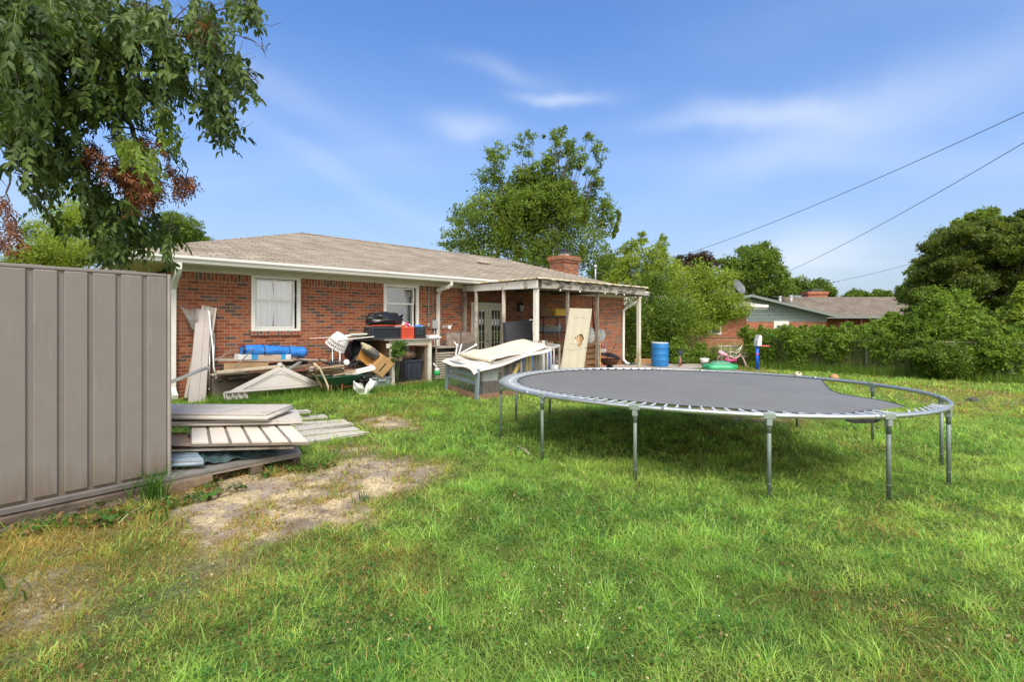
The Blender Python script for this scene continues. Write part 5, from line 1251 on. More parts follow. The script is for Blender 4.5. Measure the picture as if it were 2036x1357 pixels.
for sgn, pts in ((0, [(624, 723, 1.75), (635, 732, 1.76), (645, 752, 1.78), (652, 768, 1.8), (653, 778, 1.8)]), (1, [(617, 737, 1.4), (628, 748, 1.42), (636, 762, 1.45), (640, 772, 1.45)])):
    mb = MB(); mb.tube([PW(*p) for p in pts], .020, 6); mb.build('handle', hw_m, wb, world=True)
mb = MB()
for y in (-.2, .2):
    mb.tube([(-.22, y, zt_-.15), (-.22, y, .02), (-.02, y, .02), (0, y, zt_-.15)], .012, 6)
mb.build('leg_frame', rust, wb)
mb = MB(); mb.tube([(.38+.15*math.cos(a*math.pi/8), 0, .17+.15*math.sin(a*math.pi/8)) for a in range(16)], .038, 8, closed=True); wh = mb.build('wheel', black_pl, wb)
mb = MB(); mb.tube([(.38, -.05, .17), (.38, .05, .17)], .07, 10); mb.tube([(.38, -.07, .17), (0.05, -.12, zt_-.24)], .012, 6); mb.tube([(.38, .07, .17), (0.05, .12, zt_-.24)], .012, 6); mb.build('hub', rust, wh)
# load
rn = np.random.default_rng(21)
mats3 = [mat('load_tan', (.44, .33, .20), .85, .15, 6, .2), mat('load_brown', (.20, .13, .08), .85, .2, 6, .2), mat('load_pale', (.55, .50, .42), .85, .1, 6, .2)]
for k in range(8):
    x_ = rn.uniform(636, 678); y_ = 743-k*1.9; p = PW(x_, y_, 1.5+rn.uniform(-.1, .1)); o = thing('flat_scrap', ['long thin tan board lowest in the wheelbarrow', 'dark brown slat over the barrow rim', 'whitish flattened box with an open end in the barrow', 'tan cardboard flap in the middle of the barrow', 'brown plank piece below the curled cardboard', 'pale board piece near the barrow handles', 'tan curled cardboard near the top of the barrow', 'brown torn sheet topmost on the barrow load'][k], 'scrap', p, RH+rn.normal(0, .2), 'flat scraps in the wheelbarrow', rx=rn.normal(0, .05), ry=rn.normal(0, .06))
    mb = MB(); l_, w2_ = rn.uniform(.45, .75), rn.uniform(.2, .4); h_ = rn.uniform(.006, .012) if k != 2 else .045
    mb.grid(lambda u, v: ((u-.5)*l_, (v-.5)*w2_, .012*math.sin(u*6+k)+.008*math.sin(v*5)), 10, 4, smooth=False); mb.grid(lambda u, v: ((u-.5)*l_, (v-.5)*w2_, h_+.012*math.sin(u*6+k)+.008*math.sin(v*5)), 10, 4, smooth=False)
    mb.box(-l_/2, l_/2, -w2_/2, -w2_/2+.004, -.004, h_); mb.build('sheet', mats3[k % 3], o)
    mb = MB(); mb.box(-l_/2, l_/2, -w2_/2-.012, -w2_/2-.001, -.008, h_+.004); mb.build('front_edge', mats3[(k+2) % 3], o)
jk = MB()
for i in range(34):
    x_ = rn.uniform(650, 712); p = PW(x_, rn.uniform(720, 727), 1.3+rn.uniform(-.15, .15)); q1 = p+Vector(rn.normal(0, .06, 3)); q2 = q1+Vector(rn.normal(0, .05, 3)); jk.tube([p, q1, q2], rn.uniform(.008, .022), 6)
o = jk.build('cable_tangle', black_pl); tag(o, 'tangle of black hoses and cables heaped on the barrow load', 'cables', kind='stuff')
p = PW(689, 721, 1.4); o = thing('round_lamp', 'round chrome headlamp lying on the junk beside the laundry basket legs', 'lamp', p, RH-.5); mb = MB()
Ml = Matrix.Rotation(R(80), 4, 'X'); mb.lathe([(.001, -.09), (.04, -.08), (.065, -.02), (.068, 0), (.06, .006)], 16, Ml); mb.build('shell', mat('worn_chrome', (.35, .35, .35), .3, .1, 8, 0, metal=.8), o); mb = MB(); mb.lathe([(.001, .016), (.035, .012), (.059, .004)], 16, Ml); mb.build('lens', mat('lens_glass', (.55, .58, .58), .15, .1, 5, 0), o)
# laundry basket and stool legs
p = PW(674, 679, 1.0); bk = thing('laundry_basket', 'white lattice laundry basket tipped over above the wheelbarrow', 'basket', p, 0)
Mb = Matrix.Translation(p) @ Matrix.Rotation(RH, 4, 'Z') @ Matrix.Rotation(R(28), 4, 'Y') @ Matrix.Rotation(R(-158), 4, 'X'); WM[bk.name] = Mb; bk.matrix_world = Mb
H_, r1_, r2_ = .30, .155, .215
mb = MB(); mb.lathe([(.001, -.15), (r1_*.95, -.15), (r1_, -.14), (r1_+(r2_-r1_)*.45, -.15+H_*.46)], 28); mb.build('solid_base', white_pl, bk)
mb = MB()
for k in range(28):
    a = k*2*math.pi/28; mb.tube([((r1_+(r2_-r1_)*t)*math.cos(a), (r1_+(r2_-r1_)*t)*math.sin(a), -.15+H_*t) for t in (.25, .6, 1)], .0075, 4, sq=True)
for t in (.26, .5, .74): rr = r1_+(r2_-r1_)*t; mb.tube([(rr*math.cos(a*math.pi/14), rr*math.sin(a*math.pi/14), -.15+H_*t) for a in range(28)], .007, 5, closed=True)
mb.build('lattice_side', white_pl, bk)
mb = MB(); mb.tube([(r2_*math.cos(a*math.pi/14), r2_*math.sin(a*math.pi/14), .15) for a in range(28)], .014, 8, closed=True); mb.build('rim', white_pl, bk)
o = thing('stool_frame', 'thin steel stool frame carrying the tipped laundry basket', 'stool', at_w(668, 1.0), RH); 
for x_ in (661, 676):
    for dd in (.85, 1.15): mb = MB(); mb.tube([PW(x_, 694, dd), at_w(x_, dd)], .011, 8); mb.build('leg', galv, o, world=True)
mb = MB(); mb.tube([PW(661, 694, .85), PW(676, 694, .85), PW(676, 694, 1.15), PW(661, 694, 1.15), PW(661, 694, .85)], .011, 8); mb.build('seat_ring', galv, o, world=True)
poly_tube('black_rod', 'thin black rod leaning left of the laundry basket stool', 'rod', [PW(648, 722, .9), PW(659, 692, .3)], .007, black_iron, 'rod', 1)

# ---------- workbench
sl, sr = hs(779, 1.15), hs(854, 1.15); zt_ = hz(815, 674, 1.15)
tw = mat('bench_white', (.60, .57, .48), .75, .12, 6, .2, col2=(.36, .30, .20), mixlo=.52, mixhi=.7); b0 = HW(sl, 1.15); gb = G(b0.x, b0.y)
wbn = thing('workbench', 'white legged workbench with grey warped top standing at the second window', 'table', (b0.x, b0.y, gb), RH)
W_ = sr-sl; zt_ -= gb
mb = MB(); mb.add([(-.62, .55, zt_-.03), (-.05, -.10, zt_-.03), (W_+.12, -.08, zt_-.03), (W_+.30, .05, zt_-.03), (W_+.30, 1.08, zt_-.03), (-.62, 1.08, zt_-.03), (-.62, .55, zt_), (-.05, -.10, zt_), (W_+.12, -.08, zt_), (W_+.30, .05, zt_), (W_+.30, 1.08, zt_), (-.62, 1.08, zt_)], [(5, 4, 3, 2, 1, 0), (6, 7, 8, 9, 10, 11)]+[(i, (i+1) % 6, 6+(i+1) % 6, 6+i) for i in range(6)]); mb.build('tabletop', mat('warped_top', (.30, .27, .23), .85, .2, 6, .3, col2=(.16, .13, .10)), wbn)
for x_, y_ in ((0, 0), (W_, 0), (-.02, 1.0), (W_, 1.0)):
    mb = MB(); mb.box(x_-.045, x_+.045, y_-.03, y_+.05, -.03, zt_-.031, bev=.004); mb.build('leg', tw, wbn)
mb = MB(); mb.box(-.13, -.046, -.015, .02, zt_-.20, zt_-.10); mb.box(.046, W_-.046, -.02, .02, zt_-.15, zt_-.032); mb.build('apron', tw, wbn)
mb = MB(); mb.box(-.03, .045, -.055, -.031, -.02, .62); mb.build('leg_splint', tw, wbn)
mb = MB(); mb.box(-.20, .22, -.08, -.056, .60, .69, bev=.003); mb.build('nailed_board', mat('raw_pine', (.42, .30, .19), .8, .15, 6, .2), wbn)
mb = MB(); mb.box(-.045, -.02, .06, .98, .40, zt_-.04); mb.build('side_plywood', mat('ply_brown', (.24, .135, .07), .8, .15, 5, .15), wbn)
mb = MB(); mb.box(.05, W_-.05, -.0, .04, .02, .10); mb.box(-.04, W_, .05, 1.0, .075, .10); mb.build('bottom_shelf', mat('ply_brown', (.24, .135, .07)), wbn)
mb = MB(); mb.box(W_-.09, W_-.05, .055, .5, .101, zt_-.2); mb.box(0, W_, .98, 1.0, .101, zt_-.05); mb.build('back_board', mat('umber_board', (.2, .14, .1)), wbn)
Mw = full(wbn)
def wloc(x, y, z): return Mw @ Vector((x, y, z))
def crate(lab, x0, x1, y0, y1, z0, h, m, style='grid', group=None, M0=None, cat='crate', name='plastic_crate'):
    M0 = M0 or Mw; o = thing(name, lab, cat, M0 @ Vector(((x0+x1)/2, (y0+y1)/2, z0)), RH, group); w, dd = (x1-x0)/2, (y1-y0)/2; t = .012
    mb = MB(); mb.box(-w, w, -dd, dd, 0, .012); mb.build('floor', m, o)
    mb = MB(); mb.box(-w, w, -dd-.004, -dd+t, h-.045, h, bev=.003); mb.box(-w, w, dd-t, dd+.004, h-.045, h, bev=.003); mb.box(-w-.004, -w+t, -dd+t, dd-t, h-.045, h, bev=.003); mb.box(w-t, w+.004, -dd+t, dd-t, h-.045, h, bev=.003); mb.build('rim', m, o)
    mb = MB(); q = .010
    for (ax, lo, hi, pos) in (('x', -w, w, -dd), ('x', -w, w, dd-q), ('y', -dd, dd, -w), ('y', -dd, dd, w-q)):
        def bar(a, b_, z_0, z_1):
            if ax == 'x': mb.box(a, b_, pos, pos+q, z_0, z_1)
            else: mb.box(pos, pos+q, a, b_, z_0, z_1)
        bar(lo, lo+.03, .012, h-.045); bar(hi-.03, hi, .012, h-.045); bar(lo+.03, hi-.03, .012, .04)
        if style == 'grid':
            n = max(int((hi-lo)/.04), 3)
            for k in range(1, n): x_ = lo+(hi-lo)*k/n; bar(x_-.004, x_+.004, .04, h-.045)
            for k in range(1, 5): z_ = .04+(h-.085)*k/5; bar(lo+.03, hi-.03, z_-.004, z_+.004)
        elif ax == 'x':
            n = 9
            for k in range(-n, n):
                a = lo+.03+(hi-lo-.06)*k/n; l2 = h-.085; 
                x0_, x1_ = a, a+l2; za_, zb_ = .04, h-.045
                if x0_ < lo+.03: za_ += (lo+.03-x0_); x0_ = lo+.03
                if x1_ > hi-.03: zb_ -= (x1_-hi+.03); x1_ = hi-.03
                if x1_-x0_ > .02: mb.add([(x0_, pos+.002, za_-.009), (x1_, pos+.002, zb_-.009), (x1_, pos+.002, zb_+.009), (x0_, pos+.002, za_+.009), (x0_, pos+.009, za_-.009), (x1_, pos+.009, zb_-.009), (x1_, pos+.009, zb_+.009), (x0_, pos+.009, za_+.009)], [(0, 1, 2, 3), (7, 6, 5, 4), (0, 4, 5, 1), (3, 2, 6, 7)])
            mb.box(lo+.10, hi-.10, pos-.003, pos-.0005, h*.36, h*.64) if False else None
        else: bar(lo+.03, hi-.03, .04, h-.045)
    mb.build('lattice', m, o); return o
def lx(x, d): return hs(x, d)-sl
hC = hz(800, 650, 1.1)-hz(800, 674, 1.1)
crate('long black ventilated crate with the black bag on it on the workbench', lx(739, 1.12), lx(798, 1.12), .02, .40, zt_+.001, hC, navy_pl)
o = thing('packed_cloth', 'dark cloth filling the long black crate', 'cloth', Mw @ Vector((lx(768, 1.1), .21, zt_+.014)), RH); mb = MB(); mb.box(-.40, .40, -.155, .155, 0, hC-.06, bev=.02); mb.build('bundle', black_pl, o); mb = MB(); mb.box(-.38, .38, -.14, .14, hC-.059, hC-.02, bev=.02); mb.build('top_fold', navy_pl, o)
o = thing('packed_cloth', 'dull red cloth packed inside the orange red milk crate', 'cloth', Mw @ Vector((lx(811, 1.15), .135, zt_+.014)), RH); mb = MB(); mb.box(-.135, .135, -.14, .14, 0, hC-.05, bev=.02); mb.build('bundle', mat('plum_cloth', (.16, .03, .06), .8), o); mb = MB(); mb.box(-.12, .12, -.12, .12, hC-.049, hC-.015, bev=.02); mb.build('top_fold', mat('plum_cloth', (.16, .03, .06)), o)
crate('orange red milk crate between two black crates on the workbench', lx(799.5, 1.18), lx(823.5, 1.18), -.03, .30, zt_+.001, hC, mat('red_crate', (.62, .075, .03), .45, .1, 6, .03), 'diag')
crate('small black milk crate stuffed with blue cloth at the right of the red crate', lx(825, 1.16), lx(847, 1.16), -.01, .30, zt_+.001, hC, black_pl, 'diag')
def blob(name, lab, cat, c, sz, m, seed, amp=.18, rz=0, part='body', extra=None, fold=9):
    r = np.random.default_rng(seed); ph = r.uniform(0, 6.28, 6); o = thing(name, lab, cat, c, RH+rz); mb = MB()
    def fn(u, v):
        th = u*2*math.pi; fi = v*math.pi; k = 1+amp*(.5*math.sin(3*th+ph[0])*math.sin(fi)+.35*math.sin(fold*th+5*fi+ph[1])*math.sin(fi)+.3*math.sin(fold*1.7*fi-2*th+ph[2]))
        s_ = math.sin(fi)**.75; return (math.cos(th)*s_*sz[0]*k, math.sin(th)*s_*sz[1]*k, -math.cos(fi)*sz[2]*(k if fi > 1.57 else 1))
    mb.grid(fn, 48, 24); mb.build(part, m, o)
    return o
bagm = mat('black_bag', (.012, .012, .014), .28, .3, 4, 1.0, bscale=7)
c = Mw @ Vector((lx(771, 1.1), .20, zt_+hC+.155)); o = blob('garbage_bag', 'shiny black garbage bag slumped on the long crate under the window', 'bag', c, (.43, .22, .175), bagm, 3, .20, fold=5)
mb = MB(); e_ = .40
for k in range(5): mb.add([(.28, -.05, .05), (e_+.06+.01*k, -.06+.03*k, .12+.02*(k % 2)), (e_+.03, -.02+.03*k, .04)], [(0, 1, 2)])
mb.build('tied_end', bagm, o)
mb = MB(); mb.box(-.40, .44, -.19, -.16, -.135, -.115); mb.build('red_strap', mat('red_crate', (.6, .07, .03)), o)
c = Mw @ Vector((lx(812, 1.15), .10, zt_+hC+.02)); o = thing('toy', 'small pink and cream toy poking out of the red crate', 'toy', c, RH); mb = MB(); mb.tube([(-.06, 0, .0), (-.02, 0, .05), (.06, 0, .02), (.10, 0, -.02)], [.03, .035, .03, .02], 8); mb.build('arm', mat('pink_plastic', (.75, .12, .25), .4, .1, 6, 0), o); mb = MB(); mb.ball((-.08, 0, .01), .045, 10); mb.build('head', mat('cream_plastic', (.70, .55, .30), .5, .1, 6, 0), o)
mb = MB(); mb.tube([(-.02, .12, -.03), (.0, .12, .09)], .03, 8); mb.ball((.14, .1, .01), .04, 8); mb.build('white_bits', white_pl, o)
mb = MB(); 
o = blob('blue_cloth', 'bundle of bright blue plastic and cloth inside the small black crate', 'cloth', Mw @ Vector((lx(836, 1.12), .13, zt_+hC*.62)), (.13, .12, .14), mat('bright_blue', (.02, .22, .62), .4, .5, 10, .5, col2=(.25, .45, .75), mixscale=9, mixlo=.5, mixhi=.55), 8, .35)
o = thing('foam_sheet', 'white foam sheets lying at the right end of the workbench top', 'foam', Mw @ Vector((lx(861, 1.1), .15, zt_)), RH); mb = MB(); mb.box(-.13, .22, -.13, .22, .001, .035, bev=.004); mb.build('lower_sheet', white_pl, o); mb = MB(); mb.cbox((.03, .02, .055), (.30, .22, .03), rz=.2, bev=.004); mb.build('upper_sheet', mat('foam_white', (.7, .7, .66), .8, .05, 6, .1), o)
# underneath
crate('black crate with slanting ribs low behind the front left bench leg', .07, .36, .06, .40, .101, .30, black_pl, 'diag', 'crates under the workbench')
crate('black crate with slanting ribs stacked on the lower one under the bench', .07, .36, .07, .41, .402, .28, black_pl, 'diag', 'crates under the workbench')
o = thing('storage_tote', 'dark navy storage tote with ribs under the workbench', 'tote', Mw @ Vector((.37, .08, .101)), RH); h = .50
mb = MB(); mb.add([(.03, .02, 0), (.44, .02, 0), (.44, .42, 0), (.03, .42, 0), (0, -.01, h), (.48, -.01, h), (.48, .45, h), (0, .45, h)], [(3, 2, 1, 0), (0, 1, 5, 4), (1, 2, 6, 5), (2, 3, 7, 6), (3, 0, 4, 7)]); mb.build('body', navy_pl, o)
mb = MB(); mb.box(-.015, .495, -.026, -.011, h-.05, h); mb.box(.495, .51, -.02, .46, h-.05, h); mb.build('rim', navy_pl, o)
for x_ in (.10, .24, .37): mb = MB(); mb.box(x_-.03, x_+.03, -.018, .004, .08, h-.09, bev=.005); mb.build('rib', navy_pl, o)
o = blob('crumpled_paper', 'crumpled brown paper and cloth piled on the tote under the bench', 'paper', Mw @ Vector((.45, .22, .70)), (.26, .15, .10), mat('crumpled_brown', (.20, .13, .09), .9, .5, 8, .5), 11, .4)

# ---------- heap between barrow and bench
o = thing('storage_tote', 'light grey storage tote standing on the grass left of the bench legs', 'tote', at_w(752, 1.10), RH); h = hz(752, 749, 1.1)-at_w(752, 1.1).z
gt = mat('grey_tote', (.27, .32, .33), .5, .08, 5, .05); mb = MB(); a = .19; mb.add([(-a, -.12, 0), (a, -.12, 0), (a, .25, 0), (-a, .25, 0), (-a-.03, -.15, h), (a+.03, -.15, h), (a+.03, .28, h), (-a-.03, .28, h)], [(3, 2, 1, 0), (0, 1, 5, 4), (1, 2, 6, 5), (2, 3, 7, 6), (3, 0, 4, 7)]); mb.build('body', gt, o)
mb = MB(); mb.box(-a-.05, a+.05, -.17, -.151, h-.035, h, bev=.004); mb.box(a+.031, a+.05, -.15, .30, h-.035, h, bev=.004); mb.box(-a-.05, -a-.031, -.15, .30, h-.035, h, bev=.004); mb.build('rim', gt, o)
mb = MB(); mb.box(-.09, .09, -.185, -.171, h-.10, h-.036, bev=.008); mb.build('grip', gt, o)
p = PW(757, 727, 1.25); o = thing('wooden_box', 'tan wooden box with a black slot tipped over the grey tote', 'box', p, RH, rx=.35, ry=.62)
mb = MB(); mb.box(-.17, .17, -.13, .13, -.20, .20, bev=.006); mb.build('body', mat('honey_wood', (.46, .26, .10), .6, .12, 5, .1), o)
mb = MB(); mb.box(-.15, .15, -.136, -.1305, -.17, .17); mb.build('front_face', mat('honey_light', (.54, .33, .15), .6, .1, 5, .1), o); mb = MB(); mb.box(-.012, .012, -.139, -.1365, -.11, .12); mb.build('slot', black_pl, o)
p = PW(733, 718, 1.15); o = thing('cardboard_piece', 'orange brown curved cardboard behind the wooden box', 'cardboard', p, RH, ry=.5); mb = MB(); mb.grid(lambda u, v: ((u-.5)*.55, .05*math.sin(u*4), (v-.5)*.24+.05*math.sin(u*5)), 12, 4); mb.build('sheet', mat('orange_card', (.50, .24, .06), .7, .12, 5, .1), o); mb = MB(); mb.tube([((u/8-.5)*.55, .05*math.sin(u/8*4)-.006, .12+.05*math.sin(u/8*5)) for u in range(9)], .008, 5); mb.build('torn_edge', card, o)
o = blob('cushion', 'grey and khaki crumpled cushion wedged under the bench side', 'cushion', PW(738, 701, 1.2), (.27, .15, .10), mat('khaki_cloth', (.38, .33, .21), .9, .15, 5, .4, col2=(.09, .09, .08), mixscale=2.4, mixlo=.50, mixhi=.56), 14, .16, rz=0, fold=3)
o.rotation_euler = (0, 0.7, RH); WM[o.name] = mat_of(p, RH)
for ch in o.children: pass
p = PW(712, 698, .55); o = thing('round_bin', 'dark round bin lying on its side in the shade behind the cushion', 'bin', p, RH, rx=R(80)); mb = MB(); mb.lathe([(.001, -.2), (.25, -.2), (.28, .2), (.265, .2), (.24, -.17), (.001, -.17)], 24); mb.build('body', mat('ink_plastic', (.010, .012, .025), .5, .2, 6, .05), o); mb = MB(); mb.lathe([(.28, .19), (.295, .2), (.28, .21)], 24); mb.build('rim', black_pl, o)
p = PW(718, 738, 1.55); o = thing('white_tray', 'white plastic tray tilted on top of black bags beside the barrow', 'tray', p, RH-.1, ry=-.18, rx=.15); mb = MB(); mb.box(-.24, .24, -.15, .15, 0, .012, bev=.004); mb.build('base', white_pl, o); mb = MB(); mb.box(-.24, .24, -.162, -.151, 0, .075); mb.box(.241, .252, -.15, .15, 0, .06); mb.build('edge', white_pl, o)
o = blob('garbage_bag', 'black plastic bag squashed under the white tray', 'bag', PW(718, 753, 1.5), (.22, .16, .16), bagm, 17, .3)
o = thing('white_sack', 'crumpled white plastic sack folded open on the grass by the grey tote', 'sack', at_w(720, 1.75), RH)
for k, (x0, x1, tx, hh) in enumerate(((-.17, .02, -.14, .28), (-.02, .12, .20, .30))):
    mb = MB(); mb.grid(lambda u, v: (x0+(x1-x0)*u+(tx-(x0+x1)/2)*v, -.08*math.sin(v*2)+.05*math.sin(u*5+k)+.02*math.sin(v*11+u*7), .01+hh*v*(.8+.2*math.sin(u*4))+.03*math.sin(u*9)), 12, 10); mb.build('fold', mat('sack_white', (.66, .66, .66), .55, .08, 6, .4), o)
mb = MB(); mb.grid(lambda u, v: (-.10+.24*u, -.12+.1*v, .02+.05*math.sin(u*3.1)*v), 8, 4); mb.build('flap', mat('sack_white', (.66, .66, .66)), o)
for i, (lab, a, b_, d, th, dep) in enumerate([('long narrow white strip reaching far left over the basket', (617, 673), (742, 666), .95, .012, .05), ('wide white board lying behind the laundry basket onto the bench', (668, 668), (742, 664), .9, .02, .25), ('narrow white board slanting over the laundry basket lattice', (672, 676), (744, 669), 1.2, .02, .04), ('white board with a raised edge nearest the long black crate', (700, 664), (744, 663), 1.0, .03, .12)]):
    beam(lab, a, b_, d, th, dep, white_trim, grp='white boards resting on the bench end', band=white_pl)

# ---------- condenser, plywood, white tubes
s0, s1 = hs(866, 1.0), hs(900, 1.0); c = HW(s0, 1.0); c.z = G(c.x, c.y); o = thing('air_conditioner', 'weathered brown slatted condenser unit between downspout and chicken coop', 'condenser', c, RH); h = hz(882, 690, 1.0)-c.z; w_ = s1-s0
acm = mat('ac_tan', (.30, .26, .21), .6, .1, 6, .1); mb = MB(); mb.box(-.02, w_+.16, -.03, .68, h-.04, h, bev=.008); mb.build('top', acm, o); mb = MB()
for x_, y_ in ((0, 0), (w_+.10, 0), (0, .62), (w_+.10, .62)): mb.box(x_, x_+.04, y_-.01, y_+.03, .03, h-.041)
mb.build('frame', acm, o); mb = MB()
for k in range(11): z_ = .10+(h-.2)*k/11; mb.cbox((w_/2+.05, .005, z_), (w_+.06, .012, .045), rx=-.5)
for k in range(11): z_ = .10+(h-.2)*k/11; mb.cbox((.02, .32, z_), (.012, .56, .045))
mb.build('louvres', acm, o); mb = MB(); mb.box(.04, w_+.08, .06, .6, .04, h-.05); mb.build('core', mat('coil_dark', (.03, .03, .03), .7), o); mb = MB(); mb.box(-.08, w_+.2, -.1, .75, -.1, .028); mb.build('pad', concrete, o)
p = at_w(873, 1.35, dz=.05); o = thing('green_jug', 'small green and white container beside the condenser foot', 'jug', PW(869, 741, 1.3), RH); mb = MB(); mb.lathe([(.001, -.07), (.07, -.07), (.07, .03), (.05, .05)], 14); mb.build('body', mat('leaf_green_plastic', (.03, .38, .10), .4), o); mb = MB(); mb.lathe([(.05, .05), (.06, .08), (.03, .10), (.001, .10)], 14); mb.tube([(.05, 0, .05), (-.10, 0, .22)], .014, 6); mb.build('lid', white_pl, o)
lean('plywood_sheet', 'weathered brown plywood sheet standing behind the condenser under the porch', (889, 712), (944, 712), (888, 661), (943, 661), .95, .85, .015, mat('weathered_ply', (.20, .15, .12), .9, .25, 9, .3, col2=(.33, .28, .24), mixlo=.5, mixhi=.65), cat='plywood', strips=[('stained_strip', .47, .52, .004, dark_wood)], z0=.17)
lean('plywood_sheet', 'darker tilted plywood piece in front of the standing sheet', (896, 715), (950, 706), (915, 685), (945, 678), 1.35, 1.2, .015, mat('dark_ply', (.085, .07, .06), .9, .25, 9, .3), cat='plywood', strips=[('stained_strip', .1, .14, .004, dark_wood)])
o = thing('tube_frame', 'white metal tube legs sticking up behind the pale carpet', 'tubes', PW(907, 705, 2.6), RH)
for a, b_ in (((903, 680), (909, 688)), ((909, 686), (906, 708)), ((918, 685), (912, 705)), ((900, 712), (947, 686))): mb = MB(); mb.tube([PW(*a, 2.5), PW(*b_, 2.6)], .015, 8); mb.build('tube', white_metal, o, world=True)
mb = MB(); mb.ball(PW(909, 687, 2.5), .03, 8); mb.ball(PW(946, 686, 2.6), .03, 8); mb.build('joint', white_pl, o, world=True)
p = PW(890, 661, 2.0); lean('wood_scrap', 'short board nailed across the weathered stud beside the downspout', (879, 653), (899, 650), (880, 647), (900, 645), .35, .33, .02, grey_wood, cat='board', strips=[('split', .3, .33, .003, dark_wood)])
o = thing('paper_tag', 'small white card hanging from the nailed board', 'card', PW(894, 651, .45), RH); mb = MB(); mb.cbox((0, 0, 0), (.085, .004, .085), ry=.2); mb.build('card', white_pl, o); mb = MB(); mb.tube([(0, 0, .04), (0, 0, .09)], .003, 4); mb.build('string', black_pl, o)

# ---------- chicken coop with carpets
K0 = gp(948, 797); K1 = K0+Vector((-.72, .96, 0)); K1.z = G(K1.x, K1.y); Ku = U.copy()
Mc = frame3(K0, K0+Ku, K0+Vector((0, 0, 1)))
Lc = 2.45; ztn = CH-(733-HY)*K0.y/F-K0.z; ztf = 1.02
wdir = (K1-K0); wl = wdir.length; wdir.normalize(); lw = Mc.inverted().to_3x3() @ wdir
coop = thing_m('chicken_coop', 'low chicken wire coop with grey blue slatted end frame under pale carpets', 'coop', Mc)
bgm = mat('blue_grey_paint', (.20, .255, .29), .7, .1, 6, .15, col2=(.32, .36, .38), mixlo=.58, mixhi=.8)
Me = frame3(K0, K1, K0+Vector((0, 0, 1)))                # end frame plane
for x_ in (0, wl): mb = MB(); mb.box(x_-.05, x_+.05, -.02, .025, -.03, ztn-.005, Me, bev=.004); mb.build('end_post', bgm, coop, world=True)
for z_, h2 in ((.30, .09), (.44, .09), (.585, .09), (ztn-.06, .06)): mb = MB(); mb.box(.051, wl-.051, -.012, .012, z_, z_+h2, Me, bev=.003); mb.build('end_slat', bgm, coop, world=True)
mb = MB(); mb.box(.05, wl-.05, -.01, .01, -.02, .13, Me); mb.box(.02, Lc, -.02, .02, -.03, .11, Mc); mb.box(Lc-.9, Lc+.1, -.06, -.021, -.03, .13, Mc); mb.build('bottom_board', mat('red_brown_board', (.22, .12, .075), .85, .2, 6, .3), coop, world=True)
far = Matrix.Translation(wdir*wl)
def rail(a, b_, r, nm, mm): mb = MB(); mb.tube([a, b_], r, 4, sq=True, smooth=False); mb.build(nm, mm, coop, world=True)
P0 = Mc @ Vector((0, 0, ztn-.02)); P1 = Mc @ Vector((Lc, 0, ztf)); Q0, Q1 = P0+wdir*wl, P1+wdir*wl
for a, b_ in ((P0, P1), (Q0, Q1), (P1, Q1), (P0, Q0)): rail(a, b_, .035, 'top_rail', mat('rail_grey', (.42, .41, .38), .7, .1, 6, .1))
for t in (.5, 1.0): a = Mc @ Vector((Lc*t, 0, 0)); rail(a, Vector((a.x, a.y, P0.lerp(P1, t).z)), .03, 'side_post', grey_wood)
a = Mc @ Vector((Lc, 0, 0))+wdir*wl; rail(a, Vector((a.x, a.y, Q1.z)), .03, 'side_post', grey_wood)
def hexwire(mb, M0, x0, x1, zf, stp=.045, r=.0016, z0=.10):
    n = int((x1-x0)/stp)
    for i in range(n+30):
        for sg in (1, -1):
            xa = x0+(i-15)*stp; pts = []
            za_, zb = z0, None; xx = xa; hgt = zf((x0+x1)/2)-z0
            a_, b2 = Vector((xa, 0, z0)), Vector((xa+sg*hgt*.55, 0, z0+hgt))
            def clipx(p, q):
                if p.x == q.x: return p
                if p.x < x0: p = p.lerp(q, (x0-p.x)/(q.x-p.x))
                elif p.x > x1: p = p.lerp(q, (x1-p.x)/(q.x-p.x))
                return p
            if (a_.x < x0 and b2.x < x0) or (a_.x > x1 and b2.x > x1): continue
            a_, b2 = clipx(a_, b2), clipx(b2, a_); b2 = a_.lerp(b2, min(1, (zf(b2.x)-z0)/max(hgt, .01)))
            mb.tube([M0 @ a_, M0 @ b2], r, 3, cap=False, smooth=False)
wire_l = mat('wire_bright', (.36, .37, .37), .45, .15, 8, 0, metal=.4)
mb = MB(); hexwire(mb, Mc, .02, Lc, lambda x: ztn+(ztf-ztn)*x/Lc-.03); mb.build('side_wire', wire_l, coop, world=True, uv=False)
mb = MB(); hexwire(mb, Me, .05, wl-.05, lambda x: ztn-.05, .05); mb.build('end_wire', wire_l, coop, world=True, uv=False)
mb = MB(); Mf = frame3(K0+wdir*wl, K0+wdir*wl+Ku, K0+wdir*wl+Vector((0, 0, 1))); hexwire(mb, Mf, .02, Lc, lambda x: ztn+(ztf-ztn)*x/Lc-.03, .06); mb.build('back_wire', wire_l, coop, world=True, uv=False)
inv_ = Mc.inverted()
def on_top(u, v, lift=.03):                                # u along 0..1, v across 0..1 (near side 0)
    p = P0.lerp(P1, u)+wdir*wl*v; return p+Vector((0, 0, lift))
carp1 = mat('carpet_backing', (.58, .535, .48), .95, .08, 5, .25, bscale=120, col2=(.44, .39, .34), mixlo=.55, mixhi=.8); carp2 = mat('carpet_cream', (.66, .59, .44), .95, .06, 4, .25, bscale=120)
